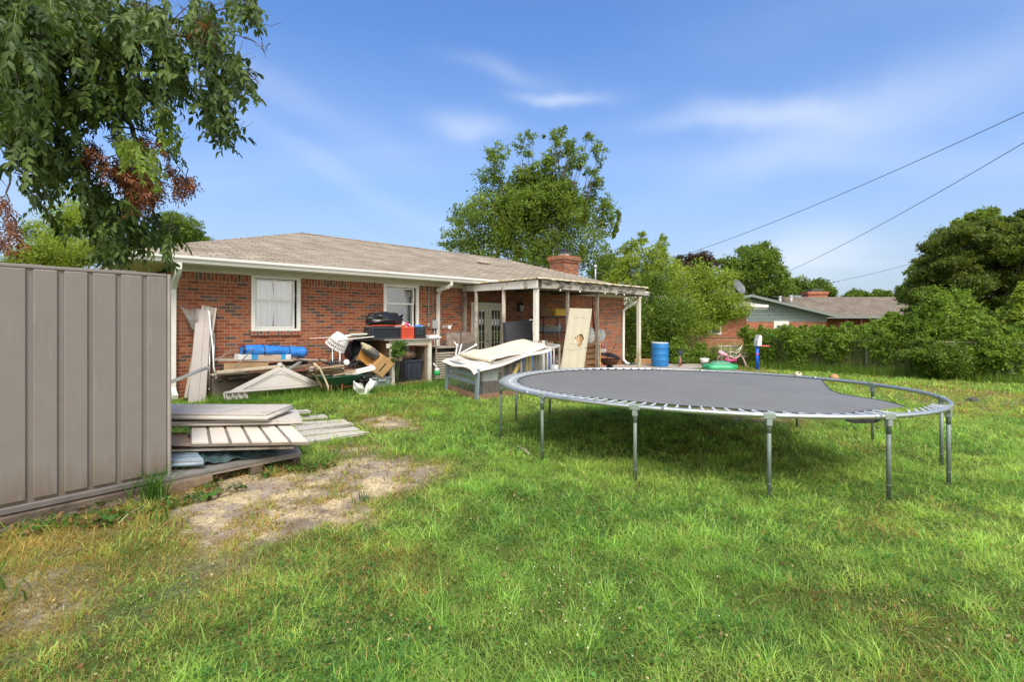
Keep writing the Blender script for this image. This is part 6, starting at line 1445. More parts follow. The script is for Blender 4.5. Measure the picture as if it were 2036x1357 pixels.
def carpet(name, lab, fn, nu, nv, m, edge):
    o = thing(name, lab, 'carpet', fn(.5, .5)); mb = MB(); mb.grid(fn, nu, nv); mb.grid(lambda u, v: Vector(fn(u, v))-Vector((0, 0, .014)), nu, nv); mb.build('sheet', m, o, world=True)
    per = [fn(t/20, 0) for t in range(21)]+[fn(1, t/12) for t in range(1, 13)]+[fn(1-t/20, 1) for t in range(1, 21)]+[fn(0, 1-t/12) for t in range(1, 12)]
    mb = MB(); mb.tube([Vector(p)-Vector((0, 0, .007)) for p in per], .008, 6, closed=True); mb.build('cut_edge', edge, o, world=True); return o
carp_e = mat('carpet_edge', (.26, .21, .17), .95, .2, 10, .2)
def f1(u, v):
    uu = -.05+.92*u; vv = -.06+1.10*v; p = on_top(uu, vv, .035)
    over = max(0, -vv)+max(0, -uu)*.9; p.z -= over*1.2*(.8+.4*math.sin(u*9)); p.z += .018*math.sin(u*11+v*5)+.02*math.sin(v*8-u*4)
    if u < .12: p += wdir*(-.12)*(1-v)*0+Vector((0, 0, .05*v*(1-u/.12)))
    return p
carpet('carpet', 'lower grey white carpet draped over the coop and hanging past its near end', f1, 34, 20, carp1, carp_e)
def f2(u, v):
    uu = .16+.66*u; vv = .02+1.0*v+.05*math.sin(u*5); p = on_top(uu+.10*v*(u > .0), vv, .075); e = min(u*12, 1); p.z += .03*(1-(2*min(u*6, 1)-1)**2 if u < 1/6 else 0)+.022*math.sin(u*7+v*2)+.015*math.sin(v*9)
    if v < .12: p.z -= .02*(1-v/.12)
    return p
carpet('carpet', 'upper cream carpet with a rolled edge lying across the coop top', f2, 34, 20, carp2, carp_e)
o = thing('carpet_roll', 'rolled front edge of thin cream carpet at the near side of the coop', 'carpet', on_top(.17, .5)); mb = MB(); mb.tube([on_top(.16+.10*t/10*0, -.02+1.0*t/10, .085) for t in range(11)], .045, 10); mb.build('roll', carp2, o, world=True); mb = MB(); mb.tube([on_top(.16, -.03, .085), on_top(.16, -.015, .085)], .03, 8); mb.build('roll_core', carp_e, o, world=True)
# inside: cage box and rods
o = thing('grey_cooler', 'pale grey box inside the wire coop', 'box', Mc @ Vector((.45, .25, .33)), RH); mb = MB(); mb.box(-.2, .22, -.14, .14, 0, .26, bev=.02); mb.build('body', mat('milky_box', (.42, .43, .43), .5, .1, 5, 0), o); mb = MB(); mb.box(-.21, .23, -.15, .15, .261, .29, bev=.01); mb.box(.02, .10, -.158, -.141, .09, .17); mb.build('lid', mat('milky_box', (.42, .43, .43)), o); mb = MB(); mb.box(-.2, .22, -.14, .14, -.29, -.001); mb.build('stand', dark_wood, o)
# yellow slats and blue tarp under the porch edge, seen through the coop wire
yw = mat('yellow_paint', (.62, .42, .07), .6, .12, 6, .15)
def slat(lab, a, b_, d, w_, m, name='painted_slat', grp=None, cat='slat'):
    A1, B1 = PW(*a, d), PW(*b_, d); o = thing(name, lab, cat, A1, RH, grp); ax = (B1-A1).normalized(); sd = U*w_/2; mb = MB()
    vs = [A1-sd, A1+sd, B1+sd, B1-sd]; mb.add([v+N*.012 for v in vs]+[v-N*.012 for v in vs], [(0, 1, 2, 3), (7, 6, 5, 4), (0, 4, 5, 1), (1, 5, 6, 2), (2, 6, 7, 3), (3, 7, 4, 0)]); mb.build('wood', m, o, world=True)
    mb = MB(); mb.tube([A1.lerp(B1, .5)+N*.012, A1.lerp(B1, .5)+N*.016], .01, 6); mb.build('nail', rust, o, world=True)
slat('yellow slat standing upright left in the pair behind the coop', (1047.5, 745), (1047.5, 706), 3.0, .085, yw)
slat('yellow slat standing upright right in the pair next to the porch post', (1054, 745), (1054.5, 706), 3.02, .075, yw)
slat('short yellow slat leaning over behind the trampoline rim', (1022, 745), (1033, 722), 3.35, .10, yw)
slat('orange brown slat upright further left behind the coop wire', (1016, 748), (1014, 712), 2.5, .10, mat('orange_board', (.42, .20, .08), .7), cat='slat')
for i, (x_, y_, lab) in enumerate([(1041, 722, 'blue tarp bundle left of the yellow slats'), (1061, 724, 'blue tarp bundle right of the yellow slats'), (1091, 722, 'crumpled blue tarp behind the white railing')]):
    blob('tarp_bundle', lab, 'tarp', PW(x_, y_, 2.1 if i < 2 else 2.4), (.09, .09, .30), mat('tarp_blue', (.02, .13, .42), .5, .4, 8, .5), 30+i, .3)
# kennel panel (black wire) behind coop
o = thing('wire_kennel', 'black wire kennel panel standing in the porch shade behind the coop', 'kennel', at_w(1020, 2.0, .07), RH); mb = MB()
for k in range(26): mb.tube([(-.9+k*.075, 0, 0), (-.9+k*.075, 0, .95)], .0035, 4, cap=False)
mb.build('bars', black_iron, o, uv=False); mb = MB()
for z_ in (.0, .3, .62, .95): mb.tube([(-.92, 0, z_), (1.0, 0, z_)], .006, 5)
mb.build('cross_wires', black_iron, o)
# dark foam panel and white metal frame
o = lean('foam_mattress', 'dark charcoal foam panel standing upright on the far side of the carpets', (1009, 690), (1061, 692), (1002, 642), (1056, 635), 1.9, 1.85, .06, mat('charcoal_foam', (.045, .046, .055), .95, .1, 5, .3, bscale=150), strips=[('edge_binding', .0, .03, .01, black_pl)], z0=.16)
o = thing('bed_frame', 'white tubular metal frame standing beside the charcoal foam panel', 'frame', at_w(1058, 2.1, .07), RH)
for a, b_ in (((1053, 636.5), (1066, 636.5)), ((1064.5, 637), (1066, 690)), ((1060, 640), (1061, 690))): mb = MB(); mb.tube([PW(*a, 2.1), PW(*b_, 2.1)], .016, 8); mb.build('tube', white_metal, o, world=True)
mb = MB(); mb.ball(PW(1067, 636.5, 2.1), .028, 8); mb.build('corner_knob', white_pl, o, world=True)
# paired short boards and railing
for lab, x_, w_, mm in (('grey face of the short broad board at the main porch post', 1073.5, .105, grey_wood), ('short white board standing in front of the main porch post', 1080.5, .075, old_white), ('narrow grey board right of the short white one', 1086.5, .045, grey_wood)):
    slat(lab, (x_, 778), (x_, 677.5), 2.98, w_*1.0, mm, name='short_post', cat='post', grp='short boards at the main porch post')
o = thing('white_railing', 'small white metal railing gate beyond the short boards', 'railing', at_w(1098, 2.7, .07), RH)
mb = MB(); mb.tube([PW(1086, 690, 2.7), PW(1108, 692, 2.7)], .020, 8); mb.build('top_bar', white_metal, o, world=True); mb = MB(); mb.ball(PW(1088, 686, 2.7), .03, 8); mb.build('finial', white_pl, o, world=True)
for x_ in (1089, 1095.5, 1101.5): mb = MB(); mb.tube([PW(x_, 691, 2.7), PW(x_, 752, 2.7)], .011, 8); mb.build('baluster', white_metal, o, world=True)
o = thing('white_tub', 'white round tub upside down under the leaning door', 'tub', at_w(1106, 2.5, .07), RH); mb = MB(); hh = PW(1106, 726, 2.5).z-.07; mb.lathe([(.17, 0), (.15, hh-.02), (.13, hh), (.001, hh)], 20); mb.build('body', white_pl, o); mb = MB(); mb.lathe([(.17, 0), (.182, .01), (.17, .03)], 20); mb.build('rim', white_pl, o)
# storage rack with boxes
c = at_w(1080, 1.5, .07); o = thing('storage_rack', 'black wire storage rack crowded with boxes against the brick wall', 'rack', c, RH); ww = hs(1132, 1.5)-hs(1080, 1.5); zh = hz(1105, 628, 1.5)-.07
for x_ in (.02, ww-.02):
    for y_ in (0, .45): mb = MB(); mb.tube([(x_, y_, 0), (x_, y_, zh)], .014, 6); mb.build('upright', black_iron, o)
for z_ in (.1, zh*.42, zh*.74, zh-.02):
    mb = MB(); mb.box(0, ww, -.02, -.008, z_-.05, z_); mb.box(0, ww, .46, .472, z_-.05, z_)
    for k in range(14): mb.box(ww*k/14, ww*k/14+.01, -.01, .46, z_-.012, z_-.004)
    mb.build('shelf', black_iron, o)
Mr = full(o)
bx = [(.03, .42, .05, .40, zh, .16, 'load_brown', 'crumpled brown carton topmost on the rack by the post'), (.48, .93, -.05, .34, zh, .20, 'y', 'open yellow box on top of the rack'), (.05, .5, .05, .4, zh*.42, .30, 'card', 'brown carton on the middle rack shelf'), (.55, .9, .05, .4, zh*.42, .26, 'load_brown', 'dark carton right on the middle rack shelf'), (.05, .42, .05, .4, .1, .36, 'load_brown', 'brown carton on the lowest rack shelf'), (.5, .9, .02, .4, .1, .34, 'red', 'dark red carton low on the rack'), (.1, .8, .03, .4, zh*.74, .17, 'g', 'grey flat bin high on the rack')]
mcol = {'load_brown': mat('rack_carton', (.17, .10, .055), .85), 'y': mat('yellow_carton', (.62, .40, .06), .7, .08, 5, .05), 'card': card, 'red': mat('dark_red_carton', (.20, .03, .03), .7), 'g': mat('grey_bin', (.16, .16, .17), .6)}
for x0, x1, y0, y1, z_, h_, k_, lab in bx:
    b_ = thing('carton', lab, 'box', Mr @ Vector(((x0+x1)/2, (y0+y1)/2, z_+.001)), RH+random.uniform(-.06, .06), 'boxes on the storage rack'); w_, d_ = (x1-x0)/2, (y1-y0)/2; mb = MB(); mb.box(-w_, w_, -d_, d_, 0, h_, bev=.004); mb.build('body', mcol[k_], b_)
    mb = MB(); mb.cbox((-w_*.5, -d_-.03, h_+.01), (w_*.9, .09, .005), rx=.4); mb.cbox((w_*.1, 0, h_+.004), (.05, 2*d_*.9, .004)); mb.build('flap', card if k_ != 'y' else mcol['y'], b_)
o = thing('rope_bundle', 'pale blue rope bundle hanging from the rack corner', 'rope', PW(1112, 645, 2.0), RH); mb = MB(); rn = np.random.default_rng(2)
for k in range(7): mb.tube([(.0, 0, .05), (rn.normal(0, .02), -.02, -.05), (rn.normal(0, .03), 0, -.15-.03*k)], .006, 5)
mb.build('strands', mat('blue_rope', (.30, .42, .50), .7), o); mb = MB(); mb.tube([(-.02, 0, .0), (.02, 0, .0)], .02, 6); mb.build('knot', mat('blue_rope', (.3, .42, .5)), o)
# leaning door with a hole
BLd, BRd = PW(1111, 768, 3.02), PW(1160, 764, 3.02); TLd = PW(1134.5, 613, 2.88)
BLd.z = BRd.z = .08
Md = frame3(BLd, BRd, TLd); Hd = (Md.inverted() @ TLd).z; Wd = (Md.inverted() @ PW(1177.5, 613, 2.88)).x-(Md.inverted() @ TLd).x; sh = (Md.inverted() @ TLd).x
door = thing_m('loose_door', 'cream six panel door with a jagged hole leaning under the porch edge', 'door', Md)
def dd(x, z): return (x+sh*z/Hd, z)
def dpx(x, y):                                            # picture point -> door plane coordinates
    o_ = Md.translation; n_ = Md.to_3x3() @ Vector((0, 1, 0)); r_ = Vector(((x-CX)/F, 1, -(y-HY)/F)); o2 = Vector((0, 0, CH)); t = (o_-o2).dot(n_)/r_.dot(n_); q_ = Md.inverted() @ (o2+r_*t); return (q_.x, q_.z)
outer = [dd(0, 0), dd(Wd, 0), dd(Wd, Hd), dd(0, Hd)]
hole = [dpx(*p) for p in ((1142, 673), (1147, 668), (1153, 664.5), (1158, 665), (1161, 674), (1156, 684), (1153, 691), (1148, 690), (1148, 679))]
doorm = mat('door_paint', (.54, .49, .37), .5, .05, 4, .05, col2=(.45, .39, .27), mixlo=.55, mixhi=.8)
for nm, y_, mm in (('front_skin', 0, doorm), ('back_skin', .034, mat('honeycomb_board', (.34, .20, .09), .9))):
    tr_ = tessellate_polygon([[Vector((x, z, 0)) for x, z in outer]]+([[Vector((x, z, 0)) for x, z in hole]] if y_ == 0 else [])); pts = outer+(hole if y_ == 0 else [])
    mb = MB(); mb.add([(x, y_, z) for x, z in pts], [tuple(t) for t in tr_]); 
    if y_ == 0: mb.add([(x, 0, z) for x, z in outer]+[(x, .034, z) for x, z in outer], [(i, (i+1) % 4, 4+(i+1) % 4, 4+i) for i in range(4)])
    mb.build(nm, mm, door)
for (u0, u1, v0, v1) in ((.17, .45, .53, .875), (.55, .83, .53, .875), (.17, .45, .10, .455), (.55, .83, .10, .455)):
    mb = MB(); c4 = [dd(Wd*u, Hd*v) for u, v in ((u0, v0), (u1, v0), (u1, v1), (u0, v1))]
    mb.tube([(x, -.002, z) for x, z in c4]+[(c4[0][0], -.002, c4[0][1])], .007, 4, smooth=False)
    if u0 < .5 or v1 < .5 or 1: mb.build('panel_moulding', doorm, door)
mb = MB(); x_, z_ = dd(Wd*.93, Hd*.47); mb.tube([(x_, -.004, z_), (x_, .002, z_)], .018, 10); mb.build('knob_hole', black_pl, door)
mb = MB(); q = dpx(1150, 677); mb.box(q[0]-.10, q[0]+.08, .022, .030, q[1]-.20, q[1]+.16); mb.build('core_strip', mat('core_tan', (.50, .30, .13), .8), door)
# upright pallet, sack, pole
c = at_w(1164, 1.95, .07); o = thing('wood_pallet', 'brown pallet standing upright behind the leaning door', 'pallet', c, RH); w_ = hs(1187, 1.95)-hs(1164, 1.95); h = hz(1175, 682, 1.95)-.07
for k in range(6): mb = MB(); z_ = .02+(h-.14)*k/5; mb.box(0, w_, 0, .018, z_, z_+.115); mb.build('slat', mat('pallet_brown', (.22, .115, .06), .8, .2, 6, .2), o)
for x_ in (0, w_-.04): mb = MB(); mb.box(x_, x_+.04, .019, .11, 0, h); mb.build('stringer', pine, o)
c = at_w(1187, 2.1, .07); o = thing('wooden_rack', 'light pine frame standing right of the upright pallet', 'rack', c, RH); w_ = hs(1194, 2.1)-hs(1187, 2.1)
for x_ in (0, w_): mb = MB(); mb.box(x_-.012, x_+.012, 0, .5, 0, h-.02) if x_ else mb.box(x_-.012, x_+.012, 0, .05, 0, h-.02); mb.build('side', pine, o)
mb = MB(); mb.box(.012, w_-.012, 0, .3, .36, .38); mb.box(.012, w_-.012, 0, .3, h-.06, h-.03); mb.build('rung', pine, o)
blob('white_bag', 'bulging white plastic bag sitting on the upright pallet', 'bag', PW(1172, 668, 1.7), (.17, .15, .26), mat('sack_white', (.66, .66, .66)), 41, .15)
o = blob('white_bag', 'pointed white plastic bag right of the porch stud', 'bag', PW(1193, 668, 1.5), (.18, .12, .20), mat('sack_white', (.66, .66, .66)), 42, .3)
poly_tube('umbrella_pole', 'dark red and black closed garden umbrella standing behind the door', 'umbrella', [PW(1178.5, 590, 1.0), PW(1178.5, 620, 1.0), PW(1181, 650, 1.0), PW(1180, 690, 1.0)], [.012, .02, .04, .03], mat('wine_cloth', (.14, .02, .03), .8), 'canopy', 1)
# fire pit
c = at_w(1212, 1.1, .07); o = thing('fire_pit', 'rusty fire pit bowl with tilted black lid by the end of the brick wall', 'fire pit', c, RH)
mb = MB(); mb.lathe([(.001, .14), (.22, .18), (.33, .33), (.35, .36), (.32, .35), (.2, .2), (.001, .17)], 24); mb.build('bowl', mat('rust_bowl', (.16, .07, .04), .8, .3, 8, .3), o)
mb = MB(); mb.lathe([(.33, .0), (.36, .02), (.34, .05), (.12, .07), (.10, .14), (.05, .14)], 24); mb.build('base', black_iron, o)
mb = MB(); Ml = Matrix.Translation((.03, 0, .47)) @ Matrix.Rotation(.22, 4, 'Y') @ Matrix.Rotation(.1, 4, 'X'); mb.lathe([(.001, .10), (.15, .085), (.30, .03), (.37, -.02), (.38, -.03), (.30, .01), (.001, .08)], 24, Ml); mb.build('lid', mat('black_enamel', (.02, .02, .022), .35), o)
mb = MB(); mb.tube([(-.30, -.1, .40), (.18, -.15, .88)], .010, 6); mb.build('poker', black_iron, o)
o = thing('pink_bundle', 'pink and white rag caught above the fire pit lid', 'rag', PW(1198, 688, 1.0), RH); mb = MB(); mb.ball((0, 0, 0), .07, 10, sq=(1, .7, .8)); mb.build('pink_part', mat('pink_plastic', (.75, .12, .25)), o); mb = MB(); mb.grid(lambda u, v: (-.15+.35*u, .02*math.sin(u*6), -.10-.12*v-.08*u*0), 6, 3); mb.build('white_part', mat('sack_white', (.66, .66, .66)), o)
o = thing('splash_block', 'dark green plastic splash tray at the foot of the end downspout', 'tray', at_w(1252, .3, .07), RH); mb = MB(); mb.box(-.15, .35, -.12, .12, 0, .03, bev=.008); mb.build('base', mat('green_black', (.02, .06, .05), .5), o); mb = MB(); mb.box(-.15, .35, -.13, -.121, 0, .06); mb.box(-.15, .35, .121, .13, 0, .06); mb.build('side', mat('green_black', (.02, .06, .05)), o)

# ---------- far end of the patio
def pg(x, y, z=.07): Yq = (CH-z)*F/(y-HY); return Vector(((x-CX)*Yq/F, Yq, z))
c = pg(1312, 729); o = thing('blue_barrel', 'bright blue plastic barrel standing on the patio end before the bushes', 'barrel', c); bl = mat('barrel_blue', (.018, .17, .45), .42, .1, 4, .04); h = .86; r = .305
mb = MB(); mb.lathe([(.001, 0), (r*.94, 0), (r*.97, .02), (r, .06), (r, .24), (r*1.012, .25), (r, .26), (r, .45), (r*1.012, .46), (r, .47), (r, .68), (r*1.012, .69), (r, .70), (r, h-.06), (r*.97, h-.03)], 36); mb.build('body', bl, o)
mb = MB(); mb.lathe([(r*.97, h-.03), (r*1.0, h-.015), (r*.99, h+.01), (r*.90, h+.01), (r*.90, h-.02), (.001, h-.02)], 36); mb.build('rim', mat('barrel_rim', (.42, .50, .55), .5), o)
o = thing('timber_edging', 'orange tan timber beam lying between porch post and blue barrel', 'timber', pg(1264, 724)); A1, B1 = pg(1262, 724), pg(1297, 725); mb = MB(); M_ = frame3(A1, B1, A1+Vector((0, 0, 1))); mb.box(0, (B1-A1).length, 0, .12, 0, .20, M_, bev=.01); mb.build('beam', mat('orange_timber', (.42, .24, .10), .8, .15, 5, .2), o, world=True); mb = MB(); mb.box(-.002, .01, .01, .11, .01, .19, M_); mb.build('end_grain', endg, o, world=True)
def wheel(o, c, r, ax, mt, mr, sp=12, w=.02):
    a = Vector(ax).normalized(); b_ = a.orthogonal().normalized(); d_ = a.cross(b_)
    mb = MB(); mb.tube([c+b_*math.cos(t*math.pi/12)*r+d_*math.sin(t*math.pi/12)*r for t in range(24)], w, 8, closed=True); wo_ = mb.build('wheel', mt, o, world=True)
    mb = MB(); mb.tube([c-a*.04, c+a*.04], .02, 8)
    for k in range(sp): t = k*2*math.pi/sp; mb.tube([c, c+(b_*math.cos(t)+d_*math.sin(t))*r], .003, 4, cap=False)
    mb.build('spokes', mr, wo_, world=True)
c = pg(1352, 729, .07); o = thing('kids_bicycle', 'small dark child bicycle with orange wheels parked against the bush', 'bicycle', c); cm = mat('orange_tyre', (.42, .15, .06), .7); pm = mat('violet_frame', (.28, .25, .38), .4)
fd = Vector((.25, .97, 0)); sx1 = Vector((.97, -.25, 0)); cw0 = c+Vector((0, 0, .16)); cw1 = c+fd*.62+Vector((.10, 0, .16)); wheel(o, cw0, .15, sx1, cm, mat('arm_grey', (.5, .5, .5)), 10); wheel(o, cw1, .15, sx1, black_pl, mat('arm_grey', (.5, .5, .5)), 10)
mb = MB(); hd = c+fd*.08+Vector((.01, 0, .55)); seat = c+fd*.45+Vector((.05, 0, .42)); mb.tube([cw0+sx1*.04, hd-Vector((0, 0, .12)), hd], .014, 8); mb.tube([cw0-sx1*.04, hd-Vector((0, 0, .12))], .014, 8); mb.tube([hd-Vector((0, 0, .12)), c+fd*.36+Vector((.03, 0, .18)), seat], .018, 8); mb.tube([c+fd*.36+Vector((.03, 0, .18)), cw1], .012, 8); mb.build('frame', pm, o, world=True)
mb = MB(); mb.tube([hd-sx1*.18+Vector((0, .05, .06)), hd-sx1*.08+Vector((0, 0, .03)), hd, hd+sx1*.08+Vector((0, 0, .03)), hd+sx1*.18+Vector((0, .05, .06))], .011, 8); mb.build('handlebar', black_iron, o, world=True)
mb = MB(); mb.ball(seat+Vector((0, 0, .02)), .09, 10, sq=(.7, 1.3, .35)); mb.build('saddle', black_pl, o, world=True); mb = MB(); mb.cbox(hd+Vector((-.0, -.06, -.06)), (.15, .08, .11), bev=.01); mb.build('front_bag', mat('dark_blue_bag', (.02, .03, .07), .7), o, world=True)
c = pg(1401, 727, .07); o = thing('white_bucket', 'white wash tub on a dark stand beside the green sandbox', 'bucket', c); mb = MB(); h0 = P(1401, 722, c.y).z-c.z; mb.lathe([(.001, h0), (.13, h0), (.165, h0+.15), (.15, h0+.15), (.12, h0+.02), (.001, h0+.02)], 24); mb.build('body', white_pl, o); mb = MB(); mb.lathe([(.165, h0+.13), (.18, h0+.15), (.165, h0+.165), (.15, h0+.15)], 24); mb.build('rim', white_pl, o); mb = MB(); mb.lathe([(.12, 0), (.10, h0-.002), (.001, h0-.002)], 12); mb.build('stand', mat('grey_bin', (.16, .16, .17)), o)
c = pg(1432, 734, .06); o = thing('sandbox', 'green domed plastic sandbox lid lying on the patio corner', 'sandbox', c, .1); gm_ = mat('toy_green', (.04, .36, .16), .4, .1, 5, .04); mb = MB()
def lobes(r, z, k=.10, n=5): return [(r*(1+k*math.cos(n*t*math.pi/24))*math.cos(t*math.pi/24), .75*r*(1+k*math.cos(n*t*math.pi/24))*math.sin(t*math.pi/24), z) for t in range(48)]
rings = [lobes(.56, 0), lobes(.58, .05), lobes(.56, .13), lobes(.50, .15), lobes(.40, .17, .04)]
vs = [p for r in rings for p in r]; mb.add(vs, [(i*48+k, i*48+(k+1) % 48, (i+1)*48+(k+1) % 48, (i+1)*48+k) for i in range(4) for k in range(48)], smooth=True); mb.build('tray', gm_, o)
mb = MB(); rings = [lobes(.40, .171, .04), lobes(.37, .21, .04), lobes(.25, .26, .02), lobes(.10, .275, 0)]; vs = [p for r in rings for p in r]+[(0, 0, .28)]; mb.add(vs, [(i*48+k, i*48+(k+1) % 48, (i+1)*48+(k+1) % 48, (i+1)*48+k) for i in range(3) for k in range(48)]+[(144+k, 144+(k+1) % 48, 192) for k in range(48)], smooth=True); mb.build('dome', mat('faded_green', (.09, .24, .15), .6, .15, 6, .1), o)
o2 = thing('plywood_sheet', 'grey plywood sheet under the green sandbox lid', 'plywood', pg(1430, 737, .06), .1); mb = MB(); mb.box(-.62, .75, -.40, .5, -.015, -.004); mb.build('sheet', grey_wood, o2); mb = MB(); mb.box(-.62, .75, -.45, -.401, -.03, -.006); mb.build('edge', dark_wood, o2)
# pink bike on a white metal bench frame
c = P(1455, 735, 18.6); c.z = 0; o = thing('metal_bench', 'old white metal bench frame with scrolls behind the pink bicycle', 'bench', c, .0); bmx = mat('old_ivory_metal', (.42, .39, .32), .6, .15, 8, .1)
w0, w1_ = P(1427, 689, 18.6)-c, P(1486, 689, 18.6)-c; mb = MB(); mb.tube([w0, w1_], .022, 8); mb.build('top_rail', bmx, o)
for t in (.12, .42, .62, .9): mb = MB(); a = w0.lerp(w1_, t); mb.tube([a, Vector((a.x, a.y, .0))], .014, 8); mb.build('upright', bmx, o)
mb = MB()
for t in (.25, .52, .78):
    a = w0.lerp(w1_, t)-Vector((0, 0, .22)); mb.tube([a+Vector((.10*math.cos(k*.5)*(1-k*.03), 0, .17*math.sin(k*.5)*(1-k*.03))) for k in range(18)], .009, 6)
mb.build('scrollwork', bmx, o); mb = MB(); mb.tube([Vector((w0.x, 0, .42)), Vector((w1_.x, 0, .42))], .014, 8); mb.tube([Vector((w0.x, -.3, .42)), Vector((w1_.x, -.3, .42))], .014, 8); mb.build('seat_rail', bmx, o)
o = thing('pink_bicycle', 'pink child bicycle tipped against the white bench frame', 'bicycle', P(1455, 733, 18.1)); pk = mat('pale_pink', (.62, .34, .36), .45, .1, 6, .05); Yb = 18.1
def pb(x, y, dy=0): return P(x, y, Yb+dy)
mb = MB(); mb.tube([pb(1450, 708), pb(1458, 713), pb(1466, 712), pb(1472, 704), pb(1477, 712)], .020, 8); mb.tube([pb(1447, 706), pb(1443, 716), pb(1452, 722)], .016, 8); mb.build('frame', pk, o, world=True)
mb = MB(); mb.tube([pb(1429, 699), pb(1434, 703), pb(1447, 708)], [.05, .085, .05], 10); mb.build('saddle', mat('candy_pink', (.75, .36, .46), .5), o, world=True)
mb = MB(); mb.tube([pb(1448, 701), pb(1458, 700), pb(1463, 703), pb(1470, 700), pb(1474, 690)], .014, 8); mb.tube([pb(1463, 700), pb(1476, 688)], .016, 8); mb.build('handlebar', mat('ivory_plastic', (.62, .56, .48), .5), o, world=True)
mb = MB(); mb.tube([pb(1441, 715), pb(1452, 718), pb(1465, 716)], [.04, .055, .03], 8); mb.build('chain_guard', mat('magenta_plastic', (.55, .06, .22), .4), o, world=True)
wheel(o, pb(1481, 722), .20, (1, -.35, .45), mat('pink_tyre', (.50, .34, .32), .7), pk, 10, .022); wheel(o, pb(1438, 717, .2), .19, (.3, 1, .1), mat('pink_tyre', (.5, .34, .32)), pk, 10, .022)
# toy hoop
c = gp(1505.5, 738); o = thing('toy_hoop', 'small toy basketball hoop with blue post white backboard and red rim', 'basketball hoop', c); Yh = c.y
def ph(x, y, dy=0): return P(x, y, Yh+dy)
mb = MB(); mb.tube([c+Vector((0, 0, .0)), ph(1505.5, 689)], .052, 16); mb.build('post', mat('toy_blue', (.012, .10, .60), .4), o, world=True); mb = MB(); mb.tube([ph(1505.5, 706), ph(1505.5, 703)], .057, 16); mb.build('band', mat('magenta_plastic', (.55, .06, .22)), o, world=True)
mb = MB(); q = [ph(1502.5, 688), ph(1510.5, 688), ph(1511.5, 668), ph(1507, 666), ph(1503, 678)]; mb.add([v+Vector((-.0, -.13, 0)) for v in q]+[v+Vector((.0, .13, 0)) for v in q], [(0, 1, 2, 3, 4), (9, 8, 7, 6, 5)]+[(i, 5+i, 5+(i+1) % 5, (i+1) % 5) for i in range(5)]); mb.build('backboard', mat('toy_white', (.66, .67, .66), .5), o, world=True)
mb = MB(); rc_ = ph(1520, 688.5); mb.tube([rc_+Vector((.155*math.cos(t*math.pi/10), .155*math.sin(t*math.pi/10), -.008*t*0)) for t in range(20)], .02, 8, closed=True); mb.build('rim', mat('toy_red', (.62, .13, .10), .45), o, world=True)
mb = MB(); mb.lathe([(.001, .012), (.22, .01), (.24, -.02)], 16, Matrix.Translation(c)); mb.build('base', mat('toy_grey', (.2, .2, .22), .5), o, world=True)
# balls and bits
c = gp(1586.5, 753)+Vector((0, 0, .09)); o = thing('soccer_ball', 'worn cream soccer ball on the grass past the far trampoline rim', 'ball', c); mb = MB(); mb.ball((0, 0, 0), .11, 20); mb.build('ball', mat('worn_leather', (.62, .55, .36), .7, .1, 6, .1), o); mb = MB()
for a, b_ in ((.5, .4), (2.0, .9), (3.4, .2), (4.6, .8), (5.6, -.1)): mb.ball((.098*math.cos(a)*math.cos(b_), .098*math.sin(a)*math.cos(b_), .098*math.sin(b_)), .032, 8)
mb.build('dark_patches', black_pl, o)
c = gp(1658, 758)+Vector((0, 0, .085)); o = thing('orange_ball', 'dull orange brown ball showing above the far trampoline rim', 'ball', c); mb = MB(); mb.ball((0, 0, 0), .12, 18); mb.build('ball', mat('dull_orange', (.42, .22, .09), .75), o); mb = MB(); mb.tube([(.1205*math.cos(t*math.pi/12), 0, .1205*math.sin(t*math.pi/12)) for t in range(24)], .004, 5, closed=True); mb.build('seam', black_pl, o)
c = P(1639, 697, 17.0); o = thing('pink_balloon', 'small pink toy ball caught in the hedge', 'toy', c); mb = MB(); mb.ball((0, 0, 0), .10, 14); mb.build('ball', mat('pink_plastic', (.75, .12, .25)), o); mb = MB(); mb.tube([(0, 0, -.09), (0, 0, -.14)], .012, 6); mb.build('neck', mat('pink_plastic', (.75, .12, .25)), o)
def ground_stick(lab, a, b_, r, m, z=.03, name='stick', cat='stick', bend=.03):
    A1, B1 = gp(*a)+Vector((0, 0, z)), gp(*b_)+Vector((0, 0, z)); o = thing(name, lab, cat, A1); mb = MB(); sd = Vector((-(B1-A1).y, (B1-A1).x, 0)).normalized(); mb.tube([A1, A1.lerp(B1, .5)+sd*bend, B1], [r*.7, r, r*.7], 6); mb.build('wood', m, o, world=True); mb = MB(); mb.tube([A1-(B1-A1)*.02, A1+(B1-A1)*.02], r*.9, 6); mb.build('broken_end', endg, o, world=True); return o
ground_stick('pale dry stick lying in the lawn left of the near trampoline legs', (1030, 893), (1052, 909), .010, mat('pale_stick', (.52, .44, .36), .8))
ground_stick('thin pale twig on the lawn under the left half of the trampoline', (1228, 819), (1256, 815), .012, mat('pale_stick', (.52, .44, .36)))
ground_stick('reddish weathered plank lying under the trampoline at the far patch', (1450, 828), (1540, 832), .030, mat('red_plank', (.30, .13, .08), .85), .03, 'plank', 'plank', .0)
ground_stick('bent dark iron bar standing in the grass under the trampoline', (1575, 842), (1592, 830), .014, black_iron, .06, 'iron_bar', 'bar', .05)
ground_stick('long yellow straw stalk in the weeds before the shed', (238, 1052), (286, 1018), .004, endg, .05)
c = gp(1935, 799); o = thing('dark_rock', 'dark lump lying on the dry patch right of the trampoline', 'rock', c); mb = MB()
